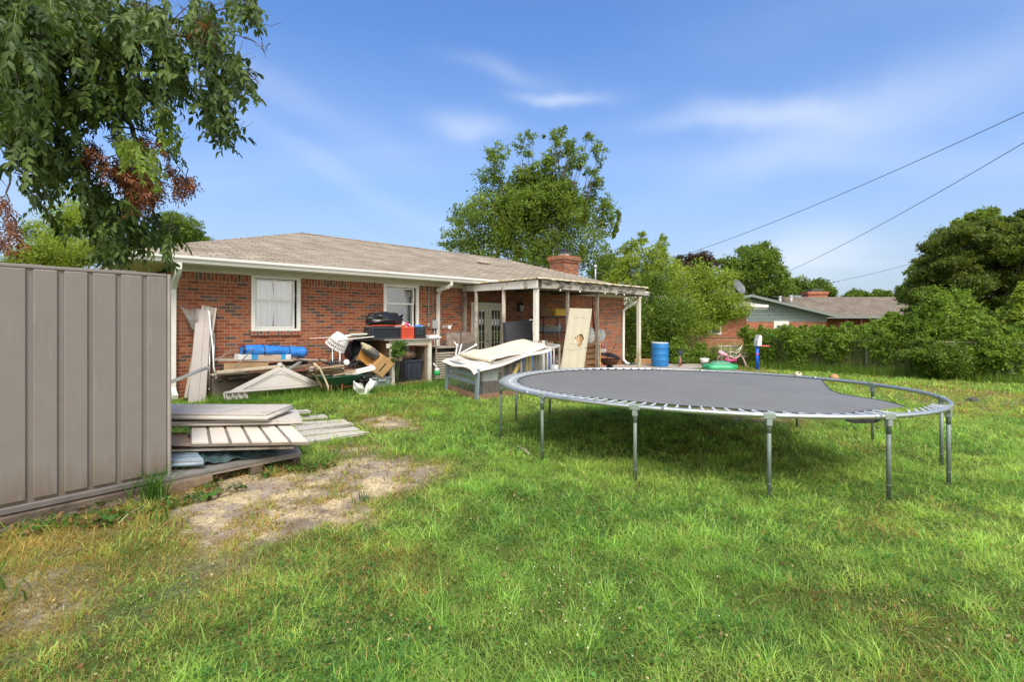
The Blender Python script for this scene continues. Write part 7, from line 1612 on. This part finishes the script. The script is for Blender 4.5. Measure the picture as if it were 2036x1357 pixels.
mb.grid(lambda u, v: (.11*math.cos(u*6.283)*math.sin(v*3.14)*(1+.2*math.sin(u*19)), .08*math.sin(u*6.283)*math.sin(v*3.14), .03-.05*math.cos(v*3.14)*(1+.2*math.sin(u*13))), 18, 8); mb.build('stone', mat('dark_stone', (.06, .06, .065), .8), o); mb = MB(); mb.ball((.13, .02, .02), .03, 8); mb.build('chip', mat('dark_stone', (.06, .06, .065)), o)
# ================================================================ fence and vegetation
FD = Vector((2.35, -2.3, 0)).normalized()
F0 = P(1723, 745, 16); F0.z = 0
fence = thing('chain_link_fence', 'rusty chain link fence with steel posts overgrown by the green hedge', 'fence', (F0.x, F0.y, 0), math.atan2(FD.y, FD.x))
m = MB(); HF = 1.08
x0f, x1f = -9.5, 9.0; stp = .075
n = int((x1f-x0f)/stp)
vs = []; fs = []
for i in range(-int(HF/stp), n):
    for sg in (1, -1):
        xa, xb = x0f+i*stp, x0f+i*stp+HF
        za_, zb = (0.02, HF) if sg == 1 else (HF, .02)
        if xa < x0f: za_ += (x0f-xa)*sg*(HF-.02)/HF; xa = x0f
        if xb > x1f: zb -= (xb-x1f)*sg*(HF-.02)/HF; xb = x1f
        if xb-xa < .01: continue
        b0 = len(vs); w_ = .0022
        vs += [(xa, 0, za_-w_), (xb, 0, zb-w_), (xb, 0, zb+w_), (xa, 0, za_+w_), (xa, .004, za_), (xb, .004, zb)]
        fs += [(b0, b0+1, b0+2, b0+3), (b0+3, b0+2, b0+5, b0+4), (b0, b0+4, b0+5, b0+1)]
m.add(vs, fs); m.build('wire_mesh', mat('wire', (.20, .19, .17), .6, .2, 8, 0, metal=.3), fence, uv=False)
m = MB(); m.tube([(x0f, 0, HF), (x1f, 0, HF)], .018, 8); m.build('top_rail', mat('rail_rust', (.20, .17, .14), .6, .2, 6, .1, metal=.3), fence)
for xx in (-9.4, -6.6, -3.0, 0, 3.27, 6.3, 9.0):
    m = MB(); m.tube([(xx, .03, -.1), (xx, .03, HF+.06)], .030, 10); m.ball((xx, .03, HF+.07), .034, 8); m.build('post', mat('post_green', (.20, .215, .19), .6, .2, 6, .1, metal=.2), fence)

GR = [(.065, .125, .020), (.13, .21, .030), (.22, .30, .045)]
LG = [(.13, .20, .026), (.25, .34, .045), (.38, .46, .075)]
OL = [(.075, .13, .024), (.165, .25, .040), (.27, .355, .06)]
PU = [(.040, .026, .020), (.080, .052, .032), (.12, .085, .042)]
CE = [(.050, .082, .018), (.105, .15, .024), (.19, .23, .038)]
tree('tall_tree', 'big open crowned tree with vines hanging down, rising behind the brick chimney roof', 'tree',
     [(1030, 505, 62), (950, 500, 52), (1090, 495, 58), (1150, 480, 50), (1000, 450, 52), (930, 465, 34), (1060, 430, 55), (1120, 430, 45), (1185, 430, 33), (960, 415, 34), (920, 425, 24), (905, 440, 12), (990, 375, 34), (975, 350, 22), (1010, 400, 38), (1060, 375, 30), (1095, 365, 28), (1130, 385, 24), (985, 320, 12), (980, 305, 9),
      (1045, 340, 17), (1085, 330, 17), (1100, 310, 14), (1145, 310, 20), (1130, 290, 15), (1150, 328, 14), (1105, 270, 13), (1118, 262, 9), (1108, 285, 9), (1057, 272, 10), (1035, 295, 12), (1050, 308, 8), (1170, 272, 9), (1193, 300, 11), (1195, 318, 8), (1185, 345, 8), (1172, 340, 8), (1185, 360, 11), (1205, 405, 16), (1212, 430, 12), (900, 490, 22), (1180, 510, 30), (1200, 455, 14), (1050, 520, 45), (1120, 530, 40)],
     27, 72000, .145, OL, base=1075, tr=.28, seed=11, fillin=1, fill=2.6, sub=16, spread=.20, dz=.7)
# hanging vines on that tree
r_ = np.random.default_rng(5); vt = bpy.data.objects['tall_tree']; Vs = []; Qs = []; Cs = []; nv = 0
for (x, y0, y1) in [(1012, 412, 470), (1018, 410, 452), (1025, 405, 440), (1033, 405, 470), (1008, 440, 492), (998, 420, 450), (1062, 405, 435), (1068, 402, 432), (1130, 398, 430), (1162, 400, 445), (1126, 400, 428), (1100, 460, 490), (1025, 490, 522), (1033, 488, 518), (1228, 418, 458), (988, 495, 512), (1165, 425, 448), (1155, 490, 520), (1222, 450, 470)]:
    k = 240; t = r_.random(k); X = (x+3*np.sin(t*5)+r_.normal(0, 1.8, k)); Y = y0+(y1-y0)*t; D_ = 24.6+r_.normal(0, .08, k)
    p = np.stack([(X-CX)*D_/F, D_, CH-(Y-HY)*D_/F], 1)
    v, q, c = leaf_quads(p[:, 0], p[:, 1], p[:, 2], 0, .11, r_, np.array([[.13, .18, .03]])*np.exp(r_.normal(0, .2, k))[:, None], .9)
    Vs.append(v); Qs.append(q+nv); Cs.append(c); nv += len(v)
np_mesh('hanging_vine', np.concatenate(Vs), [np.concatenate(Qs)], leaf_m, np.concatenate(Cs), vt)
tree('young_tree', 'pale green young trees with two tall spires beside the roof end', 'tree',
     [(1262, 500, 17), (1275, 480, 12), (1277, 466, 7), (1255, 490, 10), (1244, 500, 10), (1250, 520, 22), (1270, 545, 36), (1300, 530, 26), (1315, 490, 12), (1316, 474, 7), (1312, 505, 15), (1330, 530, 26), (1295, 510, 14), (1245, 560, 30), (1238, 545, 14), (1290, 575, 34), (1330, 570, 34), (1350, 545, 20)],
     25, 20000, .11, LG, base=1290, tr=.12, seed=12, fill=2.2, sub=10, spread=.12)
tree('roadside_tree', 'mid green tree filling the gap between chimney and young trees', 'tree', [(1205, 520, 22), (1215, 545, 26), (1190, 545, 22), (1222, 530, 14), (1200, 560, 26)], 31, 7000, .16, GR, base=1205, tr=.15, seed=13)
bushes = [
 ('tall leafy bush behind the blue barrel at the end of the house', [(1275, 640, 42), (1300, 600, 38), (1290, 690, 40), (1320, 660, 42), (1300, 560, 26), (1325, 700, 34), (1270, 690, 28), (1340, 625, 36)], 20.6, LG, 1300, 17000),
 ('light green broad bush arching over the neighbour brick wall', [(1375, 590, 40), (1410, 580, 38), (1440, 600, 32), (1360, 560, 26), (1395, 550, 24), (1430, 560, 24), (1385, 630, 38), (1345, 665, 36), (1430, 625, 26), (1460, 625, 20), (1475, 612, 14), (1350, 705, 24), (1405, 655, 16), (1465, 590, 10), (1452, 548, 14)], 21.5, LG, 1375, 24000),
]
for i, (lab, cl, Yb, pal_, bs, n) in enumerate(bushes):
    tree('leafy_bush', lab, 'bush', cl, Yb, n, .105, pal_ if i else GR, base=bs, tr=.05, seed=20+i, fill=2.4, sub=10, group='bushes at the end of the house', dz=.8)
tree('purple_tree', 'dark bronze leaved tree top poking above the light green bush', 'tree', [(1375, 520, 16), (1400, 515, 17), (1360, 530, 14), (1385, 540, 20), (1350, 515, 7), (1410, 530, 12)], 40, 5000, .2, PU, base=1385, tr=.2, seed=14)
tree('round_tree', 'large dark green tree behind the satellite dish', 'tree', [(1500, 515, 30), (1480, 545, 38), (1520, 540, 38), (1455, 530, 22), (1535, 510, 20), (1540, 570, 34), (1450, 560, 26), (1500, 575, 40), (1515, 492, 12), (1478, 500, 14), (1545, 535, 14), (1555, 550, 12), (1430, 520, 8)], 50, 22000, .28, GR, base=1500, tr=.35, seed=15, fill=2.4)
for i, (lab, cl) in enumerate([('small round green tree seen left of the far brick chimney', [(1590, 570, 26), (1575, 560, 14), (1610, 580, 20), (1565, 580, 20)]), ('distant dark tree top over the far brick chimney', [(1632, 575, 22), (1650, 585, 14), (1625, 565, 12), (1655, 580, 8)]),
     ('low distant tree clump above the brown roof ridge', [(1700, 590, 14), (1715, 587, 10), (1685, 592, 9)]), ('spiky distant tree tops at the end of the brown roof ridge', [(1745, 586, 12), (1730, 590, 10), (1760, 582, 6), (1765, 590, 9)])]):
    tree('distant_tree', lab, 'tree', cl, 68, 5000, .3, GR, base=cl[0][0], tr=.2, seed=30+i, group='distant trees over the far roofs', dz=.5)
# big cedar on the right
r_ = np.random.default_rng(44); cl = []
for _ in range(150):
    y = r_.uniform(455, 600); xl_ = 1875-(y-455)*.55 if y < 520 else 1840-(y-520)*.15
    cl.append((r_.uniform(xl_, 2080), y, r_.uniform(16, 32), r_.normal(-.4, 1.3)))
cl += [(1980, 605, 30), (2010, 615, 30), (1940, 612, 30), (2045, 605, 34), (1900, 610, 26), (1825, 600, 18), (1815, 618, 14), (1840, 565, 22), (1860, 530, 20), (1862, 500, 16), (1885, 478, 18), (1920, 462, 20), (1960, 448, 20), (2005, 442, 20), (2030, 425, 12), (2060, 450, 20), (1850, 600, 22), (1830, 640, 14)]
tree('cedar_tree', 'massive dark evergreen cedar in flat layered boughs filling the far right', 'tree', cl, 31, 260000, .19, CE, base=1960, tr=.40, limbs=14, seed=45, flatten=.42, fill=2.4, sub=26, spread=.17, aspect=.42)
tree('oak_tree', 'loose olive tree top standing behind the dark cedar', 'tree', [(1935, 435, 18), (1960, 432, 17), (1905, 450, 14), (1895, 470, 14), (1862, 472, 8), (1850, 525, 16), (1828, 535, 12), (1815, 550, 14), (1820, 575, 20), (1800, 575, 10), (1800, 590, 14), (1980, 440, 12), (1875, 500, 12), (1840, 545, 16)], 36, 11000, .22, OL, base=1850, tr=.3, seed=46, spread=.2)
# hedge shrubs along the fence: one mass per shrub
def hedge(cl, lab, n, seed, Yb, pal_=GR, size=.085, base=None):
    low = seed in (50, 51, 52)
    cl = [(a, b_+(15 if low else 4), c*(.72 if low else .97)) for a, b_, c in cl]; n = int(n*1.7); rh = np.random.default_rng(seed)
    for a, b_, c in list(cl):                            # shoots that break the outline
        for _ in range(3): t = rh.uniform(-2.6, -.5); cl.append((a+c*1.08*math.cos(t), b_+c*1.08*math.sin(t)-rh.uniform(0, 4), (rh.uniform(3, 9) if not low else rh.uniform(2, 5))))
    tree('hedge_shrub', lab, 'shrub', cl, Yb, n, size, pal_, base=base, tr=.05, seed=seed, fill=2.1, sub=14, spread=.13, group='shrubs overgrowing the fence', dz=.6)
HG = [(.085, .165, .024), (.175, .28, .038), (.29, .39, .06)]
hedge([(1500, 670, 26), (1520, 655, 22), (1490, 650, 18), (1535, 685, 26), (1510, 700, 16), (1550, 660, 22)], 'hedge shrub right behind the toy basketball hoop', 10000, 50, 18.2, HG, base=1520)
hedge([(1580, 665, 28), (1610, 675, 30), (1590, 700, 24), (1625, 655, 24), (1565, 645, 14), (1600, 650, 18), (1640, 690, 22)], 'low yellowish hedge shrub under the siding gable window', 12000, 51, 17.4, HG, base=1600)
hedge([(1670, 665, 30), (1700, 680, 32), (1660, 690, 22), (1720, 655, 26), (1690, 645, 18), (1725, 700, 28), (1650, 650, 14)], 'hedge shrub below the dark porch of the far house', 13000, 52, 16.6, HG, base=1690)
hedge([(1360, 705, 14), (1380, 712, 12), (1345, 712, 12), (1395, 700, 12), (1420, 706, 9), (1340, 690, 16)], 'low scrub behind the small dark bicycle', 5000, 58, 19.6, HG, base=1365)
hedge([(1770, 670, 34), (1800, 690, 34), (1760, 700, 26), (1790, 655, 24), (1820, 715, 26), (1750, 650, 16), (1775, 640, 12)], 'hedge shrub before the roof end left of the tall mounded shrub', 14000, 53, 15.8, HG, base=1790)
hedge([(1880, 620, 36), (1850, 645, 34), (1910, 640, 40), (1870, 600, 20), (1860, 590, 10), (1900, 598, 14), (1830, 665, 26), (1940, 660, 34), (1880, 680, 40), (1915, 605, 14), (1855, 578, 7)], 'tallest mounded shrub of the hedge standing under the cedar', 22000, 54, 15.2, HG, base=1890)
hedge([(1860, 715, 30), (1890, 710, 30), (1920, 715, 32), (1950, 710, 26), (1840, 700, 24), (1905, 735, 14)], 'dark low shrub with bare stems at the foot of the mounded shrub', 14000, 55, 14.5, GR, base=1885)
hedge([(1990, 690, 36), (2030, 700, 40), (1970, 670, 26), (2010, 735, 24), (2060, 680, 40), (1980, 720, 22), (2050, 740, 30)], 'hedge shrub around the rightmost fence post', 16000, 56, 13.9, HG, base=2010)
hedge([(2040, 640, 34), (2070, 620, 40), (2020, 655, 20), (2035, 600, 16), (2030, 580, 10), (2060, 590, 20), (2025, 618, 10)], 'bright shrub reaching up at the right edge of the picture before the red wall', 12000, 57, 14.6, LG, base=2050)
# behind the house at left
tree('pale_tree', 'pale feathery tree seen below the overhanging branch over the shed', 'tree', [(130, 440, 40), (160, 480, 45), (110, 480, 30), (180, 430, 28), (200, 500, 40), (150, 410, 26), (60, 450, 14), (70, 470, 18), (120, 510, 40), (230, 500, 30)], 20, 16000, .10, LG, base=150, tr=.18, seed=60, sub=8)
tree('yellow_bush', 'bright yellow green bush top just above the shed wall', 'bush', [(60, 510, 22), (90, 505, 20), (40, 520, 16), (190, 500, 18), (30, 530, 20), (150, 515, 22), (100, 530, 30)], 15, 9000, .09, [(.12, .17, .02), (.20, .27, .03), (.30, .36, .05)], base=90, tr=.08, seed=61)
tree('roofline_tree', 'rounded dark green tree behind the left end of the roof', 'tree', [(350, 450, 26), (375, 455, 20), (340, 475, 28), (380, 470, 18), (330, 440, 16), (395, 472, 9), (410, 475, 6), (300, 480, 24)], 30, 12000, .15, GR, base=350, tr=.2, seed=62)

# ================================================================ overhanging tree, close to the viewer
pecan = thing('pecan_tree', 'overhanging pecan branches with long leaflets and brown dead clusters above the shed', 'tree', (-7.5, 4.2, -.05))
SPR = []; r_ = np.random.default_rng(99)
CLN = [(30, 40, 70, 4.4), (110, 50, 75, 4.8), (200, 40, 70, 5.0), (290, 40, 65, 5.0), (370, 50, 60, 5.0), (430, 40, 40, 4.8), (40, 130, 70, 4.6), (130, 140, 65, 4.9), (220, 130, 65, 5.2), (310, 120, 62, 5.2), (400, 110, 52, 5.0), (450, 130, 36, 4.9), (480, 150, 24, 4.9), (30, 210, 55, 4.7), (100, 215, 55, 5.0), (190, 195, 45, 5.2), (250, 200, 32, 5.3), (340, 170, 34, 5.1), (420, 190, 34, 5.0), (430, 225, 26, 5.0), (450, 260, 24, 5.0), (440, 285, 14, 5.0),
       (490, 15, 22, 4.7), (505, 25, 14, 4.7), (455, 8, 26, 4.7), (465, 60, 10, 4.8), (530, 100, 9, 4.8), (515, 165, 8, 4.8), (500, 175, 7, 4.9), (20, 290, 30, 4.6), (70, 300, 32, 5.0), (100, 330, 36, 5.1), (150, 330, 38, 5.2), (190, 360, 36, 5.3), (70, 380, 14, 4.9), (85, 400, 12, 4.9), (225, 420, 40, 5.4), (195, 430, 26, 5.3), (215, 470, 34, 5.4), (250, 450, 34, 5.5), (290, 440, 28, 5.5), (280, 475, 22, 5.5), (320, 470, 18, 5.6), (240, 495, 22, 5.4), (215, 510, 18, 5.3), (345, 460, 12, 5.6), (330, 500, 6, 5.6), (275, 395, 24, 5.5), (15, 360, 12, 4.7), (130, 280, 20, 5.1), (230, 250, 14, 5.2), (110, 440, 8, 5.1), (120, 425, 8, 5.1)]
YG = [(320, 235, 22, 5.2), (335, 260, 18, 5.2), (345, 300, 14, 5.2), (262, 296, 24, 4.9), (290, 322, 22, 4.8), (312, 345, 14, 4.8), (250, 290, 18, 5.0), (350, 285, 8, 5.2)]
DEAD = [(265, 350, 30, 5.3), (275, 380, 26, 5.3), (240, 340, 22, 5.3), (300, 375, 22, 5.3), (180, 300, 16, 5.2), (170, 315, 10, 5.2), (205, 330, 14, 5.2), (285, 285, 10, 5.4), (315, 290, 9, 5.4), (340, 340, 10, 5.5), (360, 365, 13, 5.5), (380, 365, 11, 5.5), (350, 380, 8, 5.5), (412, 60, 16, 5.0), (405, 45, 10, 5.0), (8, 410, 10, 4.7), (20, 450, 12, 4.7), (10, 485, 9, 4.7), (35, 470, 7, 4.7), (265, 400, 16, 5.3)]
def compound(cl, dens, lsz, cols, seed, dead=False):
    r = np.random.default_rng(seed); V_ = []; Q_ = []; T_ = []; C_ = []; nb = 0; rachis = []
    for x, y, rad, Y in cl:
        n = max(int(dens*rad*rad), 3)
        for _ in range(n):
            a = r.uniform(0, 2*math.pi); rr = rad*math.sqrt(r.random())*1.0
            if dens < .03 and not dead and float(fbm(np.array([x+rr*math.cos(a)]), np.array([y+rr*math.sin(a)]), .021, 7)[0]) < .43: continue
            Yp = Y+r.normal(0, .32)
            c = np.array(P(x+rr*math.cos(a), y+rr*math.sin(a), Yp))
            d = np.array([r.normal(.15, .6), r.normal(0, .6), -abs(r.normal(.75, .4))]); d /= np.linalg.norm(d)
            Lr = lsz*r.uniform(3.0, 4.6); k = int(r.integers(4, 7)) if not dead else 5
            side = np.cross(d, [r.normal(0, .5), r.normal(0, .5), 1.0]); side /= max(np.linalg.norm(side), 1e-3); nrm = np.cross(side, d)
            base = c-d*Lr*.5; tcl = r.normal(0, .16)
            col = cols[0]+(cols[1]-cols[0])*np.clip(r.random()+tcl, 0, 1)
            rachis.append((base, d, Lr))
            for j in range(2*k+1):
                tj = (j//2+1)/(k+.6)
                sd = (1 if j % 2 else -1) if j < 2*k else 0
                at_ = base+d*Lr*min(tj, 1)+np.array([0, 0, -.10*Lr*tj*tj])
                ld = d*(.75 if sd else 1)+side*sd*.75+np.array([0, 0, -.45])+r.normal(0, .22, 3); ld /= np.linalg.norm(ld)
                l = lsz*r.uniform(.75, 1.2)*(.8 if dead else 1); w = l*(.21 if not dead else .15)
                nv_ = nrm+r.normal(0, .35, 3); ac = np.cross(nv_, ld); ac /= max(np.linalg.norm(ac), 1e-3); un = np.cross(ld, ac)
                curl = -.14*l if not dead else r.uniform(-.4, .4)*l
                m1 = at_+ld*l*.38+un*l*.02; m2 = at_+ld*l*.72+un*curl*.45; tip = at_+ld*l+un*curl
                e1 = ac*w; f1 = un*w*.55
                V_ += [at_, m1-e1+f1, m1, m1+e1+f1, m2-e1*.72+f1*.6, m2, m2+e1*.72+f1*.6, tip]
                Q_ += [(nb+1, nb+2, nb+5, nb+4), (nb+2, nb+3, nb+6, nb+5)]
                T_ += [(nb, nb+2, nb+1), (nb, nb+3, nb+2), (nb+4, nb+5, nb+7), (nb+5, nb+6, nb+7)]
                cj = col*math.exp(r.normal(0, .13)); C_ += [cj]*8; nb += 8
    return np.array(V_), [np.array(Q_), np.array(T_)], np.array(C_), rachis
v, f_, c, ra1 = compound(CLN, .0240, .086, np.array([[.034, .066, .016], [.115, .175, .034]]), 1)
np_mesh('leaves', v, f_, near_leaf_m, c, pecan)
v, f_, c, ra2 = compound(YG, .034, .060, np.array([[.11, .19, .02], [.24, .33, .045]]), 2)
np_mesh('fresh_leaves', v, f_, near_leaf_m, c, pecan).__setitem__('label', 'fresh yellow green leaves')
v, f_, c, ra3 = compound(DEAD, .15, .055, np.array([[.10, .034, .018], [.27, .11, .045]]), 3, True)
np_mesh('dead_leaves', v, f_, near_leaf_m, c, pecan).__setitem__('label', 'dead rusty brown leaf clusters')
m = MB()
for b_, d_, l_ in ra1+ra2: 
    m.tube([b_-d_*l_*.1, b_+d_*l_*.95+np.array([0, 0, -.08*l_])], [.0022, .0012], 3, smooth=False, cap=False)
m.build('leaf_stalks', mat('green_stalk', (.10, .13, .04), .6, .1, 5, 0), pecan, world=True, uv=False)
m = MB(); rb = np.random.default_rng(3)
m.tube([(-7.5, 4.2, -.1), (-7.45, 4.25, 1.5), (-7.2, 4.3, 3.0), (-6.9, 4.4, 4.2)], [.30, .25, .21, .16], 12)
def limb(pts, r0, sub=3):
    n = len(pts); P3 = [P(*p) if len(p) == 3 and not isinstance(p, Vector) else p for p in pts]
    fine = []
    for i in range(n-1):
        for k in range(6):
            t = k/6; fine.append(P3[i].lerp(P3[i+1], t)+Vector(rb.normal(0, .012, 3)))
    fine.append(P3[-1]); m.tube(fine, [r0*(1-.85*i/(len(fine)-1)) for i in range(len(fine))], 8)
    return fine
S0 = Vector((-7.15, 4.3, 3.2)); S1 = Vector((-6.95, 4.4, 4.0))
limb([S0, P(-150, 60, 4.9), P(60, 90, 4.9), P(190, 160, 5.1), P(260, 250, 5.3), P(290, 330, 5.4), P(300, 400, 5.5), P(320, 470, 5.6)], .05)
limb([S1, P(-100, -80, 4.8), P(110, 0, 4.9), P(270, 40, 5.0), P(390, 80, 5.0), P(450, 140, 5.0), P(455, 230, 5.0)], .045)
limb([S0, P(-120, 160, 4.7), P(20, 190, 4.8), P(110, 270, 5.0), P(160, 330, 5.2), P(220, 420, 5.4), P(230, 500, 5.4)], .045)
limb([P(110, 0, 4.9), P(120, 120, 4.95), P(130, 220, 5.05)], .035); limb([P(270, 40, 5.0), P(275, 150, 5.2), P(262, 205, 5.3), P(235, 250, 5.3)], .022)
limb([P(60, 90, 4.9), P(170, 190, 5.1), P(215, 250, 5.2), P(240, 252, 5.2), P(300, 262, 5.4), P(330, 290, 5.4), P(375, 365, 5.5)], .018)
limb([P(390, 80, 5.0), P(450, 60, 4.9), P(500, 58, 4.8), P(560, 45, 4.8)], .010); limb([P(390, 40, 4.9), P(440, 20, 4.8), P(505, 20, 4.7)], .012)
limb([P(450, 140, 5.0), P(490, 150, 4.9), P(520, 170, 4.8)], .008); limb([P(20, 190, 4.8), P(30, 300, 4.7), P(15, 400, 4.7), P(15, 480, 4.7)], .014); limb([P(450, 60, 4.9), P(490, 75, 4.8), P(535, 100, 4.8)], .006)
allc = CLN+YG+DEAD
for x, y, rad, Y in allc:
    q = P(x, y, Y)
    for _ in range(4):
        a_ = P(x+rb.normal(0, rad*.7), y+rb.normal(0, rad*.7), Y+rb.normal(0, .2)); b2 = P(x-rb.uniform(0, 40)+rb.normal(0, 12), y-rb.uniform(5, 40), Y)
        m.tube([b2, b2.lerp(a_, .5)+Vector((0, 0, .03)), a_], [.006, .004, .0018], 4, cap=False)
m.build('trunk', mat('grey_bark', (.10, .08, .07), .9, .25, 14, .5), pecan, world=True)

# ================================================================ weeds and tall grass as stuff
r_ = np.random.default_rng(8)
def weedstrip(name, lab, n, fn, h, w, col, seed):
    r = np.random.default_rng(seed); X, Y = fn(r, n); Z = gz(X, Y); hh = h*np.exp(r.normal(0, .3, n)); th = r.uniform(0, 6.28, n); ln = np.abs(r.normal(.35, .2, n))
    dx, dy = np.cos(th)*ln, np.sin(th)*ln; ph = r.uniform(0, 6.28, n); wx, wy = np.cos(ph)*w/2, np.sin(ph)*w/2
    def pt(t, s): return np.stack([X+dx*hh*t*t+wx*s*(1-t*.7), Y+dy*hh*t*t+wy*s*(1-t*.7), Z+hh*t*(1-.1*ln*t)], 1)
    Vv = np.stack([pt(0, -1), pt(0, 1), pt(.55, -1), pt(.55, 1), pt(1, 0)], 1).reshape(-1, 3); b = np.arange(n)[:, None]*5
    c = np.asarray(col)[r.integers(0, len(col), n)]*np.exp(r.normal(0, .2, n))[:, None]
    o = np_mesh(name, Vv, [b+np.array([[0, 1, 3, 2]]), b+np.array([[2, 3, 4]])], grass_m, np.repeat(c, 5, axis=0)); tag(o, lab, 'weeds', kind='stuff')
def along_fence(s0, s1, o0, o1):
    def f(r, n):
        s = r.uniform(s0, s1, n); o = r.uniform(o0, o1, n)
        nf = np.array([-FD.y, FD.x]); return F0.x+FD.x*s+nf[0]*o, F0.y+FD.y*s+nf[1]*o
    return f
weedstrip('tall_weeds', 'tall yellowish grass growing behind the wire fence beyond the toy hoop', 26000, along_fence(-5.5, 2.4, .03, 2.4), .55, .016, [(.30, .38, .09), (.40, .44, .13), (.20, .30, .06)], 1)
weedstrip('fence_grass', 'dark unmown grass along the foot of the hedge', 12000, along_fence(-3.5, 8, -.5, .35), .26, .012, [(.12, .22, .04), (.19, .29, .05)], 2)
def by_wall(s0, s1, d0, d1):
    def f(r, n):
        s = r.uniform(s0, s1, n); d = r.uniform(d0, d1, n); return COR.x+U.x*s+N.x*d, COR.y+U.y*s+N.y*d
    return f
weedstrip('wall_grass', 'uncut grass fringe along the junk piles and the table feet', 14000, by_wall(.3, 6.6, .2, 1.9), .12, .009, [(.12, .24, .04), (.20, .34, .06)], 3)
def leafy(name, lab, cat, cl, Yc, n, size, pal_, seed, kind=None):
    r = np.random.default_rng(seed); v, q, c = leaf_cloud([P(x, y, Yc+r.normal(0, .12)) for x, y, _ in cl], [k*Yc/F for _, _, k in cl], n, size, r, pal_, .8, 8, .25, .55)
    b = P(cl[0][0], cl[0][1], Yc); b.z = G(b.x, b.y); root = thing(name, lab, cat, b)
    np_mesh('leaves', v, [q], leaf_m, c, root); m = MB()
    for x, y, k in cl:
        e = P(x, y, Yc); m.tube([b+Vector((r.normal(0, .05), 0, -.02)), b.lerp(e, .6)+Vector((0, 0, .03)), e], [.006, .005, .002], 5)
    m.build('stem', mat('green_stalk', (.10, .13, .04)), root, world=True)
leafy('broadleaf_weed', 'clump of broad leaved weeds growing at the foot of the leaning panels', 'weeds', [(440, 778, 18), (425, 790, 14), (460, 770, 14), (455, 790, 14), (485, 765, 10)], 10.0, 900, .07, [(.05, .11, .02), (.09, .17, .03), (.13, .23, .04)], 70)
leafy('low_weed', 'low weeds under the white triangular panel', 'weeds', [(520, 790, 10), (540, 792, 9), (500, 786, 9), (500, 752, 7)], 9.8, 420, .06, [(.05, .11, .02), (.13, .22, .04)], 71)
leafy('vine_plant', 'leafy green vine climbing the front table leg', 'plant', [(792, 696, 9), (798, 684, 8), (784, 706, 8), (788, 690, 8), (795, 704, 7), (780, 716, 5)], 11.2, 420, .085, [(.06, .13, .02), (.11, .20, .035), (.17, .28, .05)], 72)
leafy('ground_vine', 'small leafy plants at the foot of the shed downspout', 'weeds', [(370, 800, 9), (350, 802, 8), (400, 800, 9), (385, 795, 6)], 9.2, 420, .05, [(.05, .12, .02), (.12, .21, .035)], 73)
# the big strap-leaved clump at the shed corner and loners
def clump(name, lab, px, py, n, h, w, seed, spread=.12, col=((.055, .13, .02), (.10, .20, .035))):
    r = np.random.default_rng(seed); b = gp(px, py); root = thing(name, lab, 'grass clump', b); Vs = []; Qs = []; nb = 0; Cs = []
    for i in range(n):
        a = r.uniform(0, 6.28); l = h*r.uniform(.55, 1.1); ln = r.uniform(.15, .85); s = Vector((b.x+r.normal(0, spread*.5), b.y+r.normal(0, spread*.5), b.z-.01)); dx, dy = math.cos(a), math.sin(a); ww = w*r.uniform(.7, 1.2)
        c = np.array(col[0])+(np.array(col[1])-np.array(col[0]))*r.random()
        K = 6
        for k in range(K+1):
            t = k/K; p = s+Vector((dx*ln*l*t**1.6, dy*ln*l*t**1.6, l*(t-.42*ln*t**3))); wv_ = Vector((-dy, dx, 0))*ww*.5*(1-t**2*.95)
            Vs += [p-wv_, p+Vector((0, 0, -.15*ww)), p+wv_]; Cs += [c]*3
            if k < K: o = nb+k*3; Qs += [(o, o+1, o+4, o+3), (o+1, o+2, o+5, o+4)]
        nb += 3*(K+1)
    np_mesh('blades', np.array([tuple(v) for v in Vs]), [np.array(Qs)], grass_m, np.array(Cs), root)
clump('grass_clump', 'tall clump of strap leaved grass at the shed corner', 308, 996, 90, .36, .014, 1)
clump('grass_clump', 'wide bladed weed clump at the left edge of the lawn', 20, 1190, 26, .20, .012, 2, .25)
clump('grass_clump', 'grass tuft sprouting in the middle of the bare dirt patch', 725, 1000, 22, .16, .008, 3, .10)
clump('grass_clump', 'grass tuft hanging over the front of the grey pallet', 520, 940, 34, .17, .006, 4, .35)
clump('grass_clump', 'two pale upright grass blades standing near the dirt patch edge', 318, 1040, 8, .22, .016, 5, .10)

# ================================================================ power lines
wire_m = mat('cable_black', (.03, .03, .035), .6, .1, 5, 0)
def wire(lab, p0, p1, sag, r):
    a, b_ = P(*p0), P(*p1); pts = [a.lerp(b_, t/40)+Vector((0, 0, -sag*4*(t/40)*(1-t/40))) for t in range(41)]
    root = thing('power_line', lab, 'cable', a, 0, 'overhead wires'); m = MB(); m.tube(pts, r, 6); m.build('cable', wire_m, root, world=True)
    m = MB(); m.tube([b_+Vector((-.4, 0, 0)), b_+Vector((.2, 0, 0))], r*2.2, 6); m.build('clamp', wire_m, root, world=True)
wire('upper overhead wire running down to the bronze leaved tree top', (2250, 122, 14), (1345, 512, 34), .35, .012)
wire('middle overhead wire ending above the far brick chimney', (2250, 155, 14), (1500, 568, 42), .45, .012)
wire('lowest overhead wire crossing in front of the cedar', (2250, 380, 22), (1480, 585, 44), .9, .010)
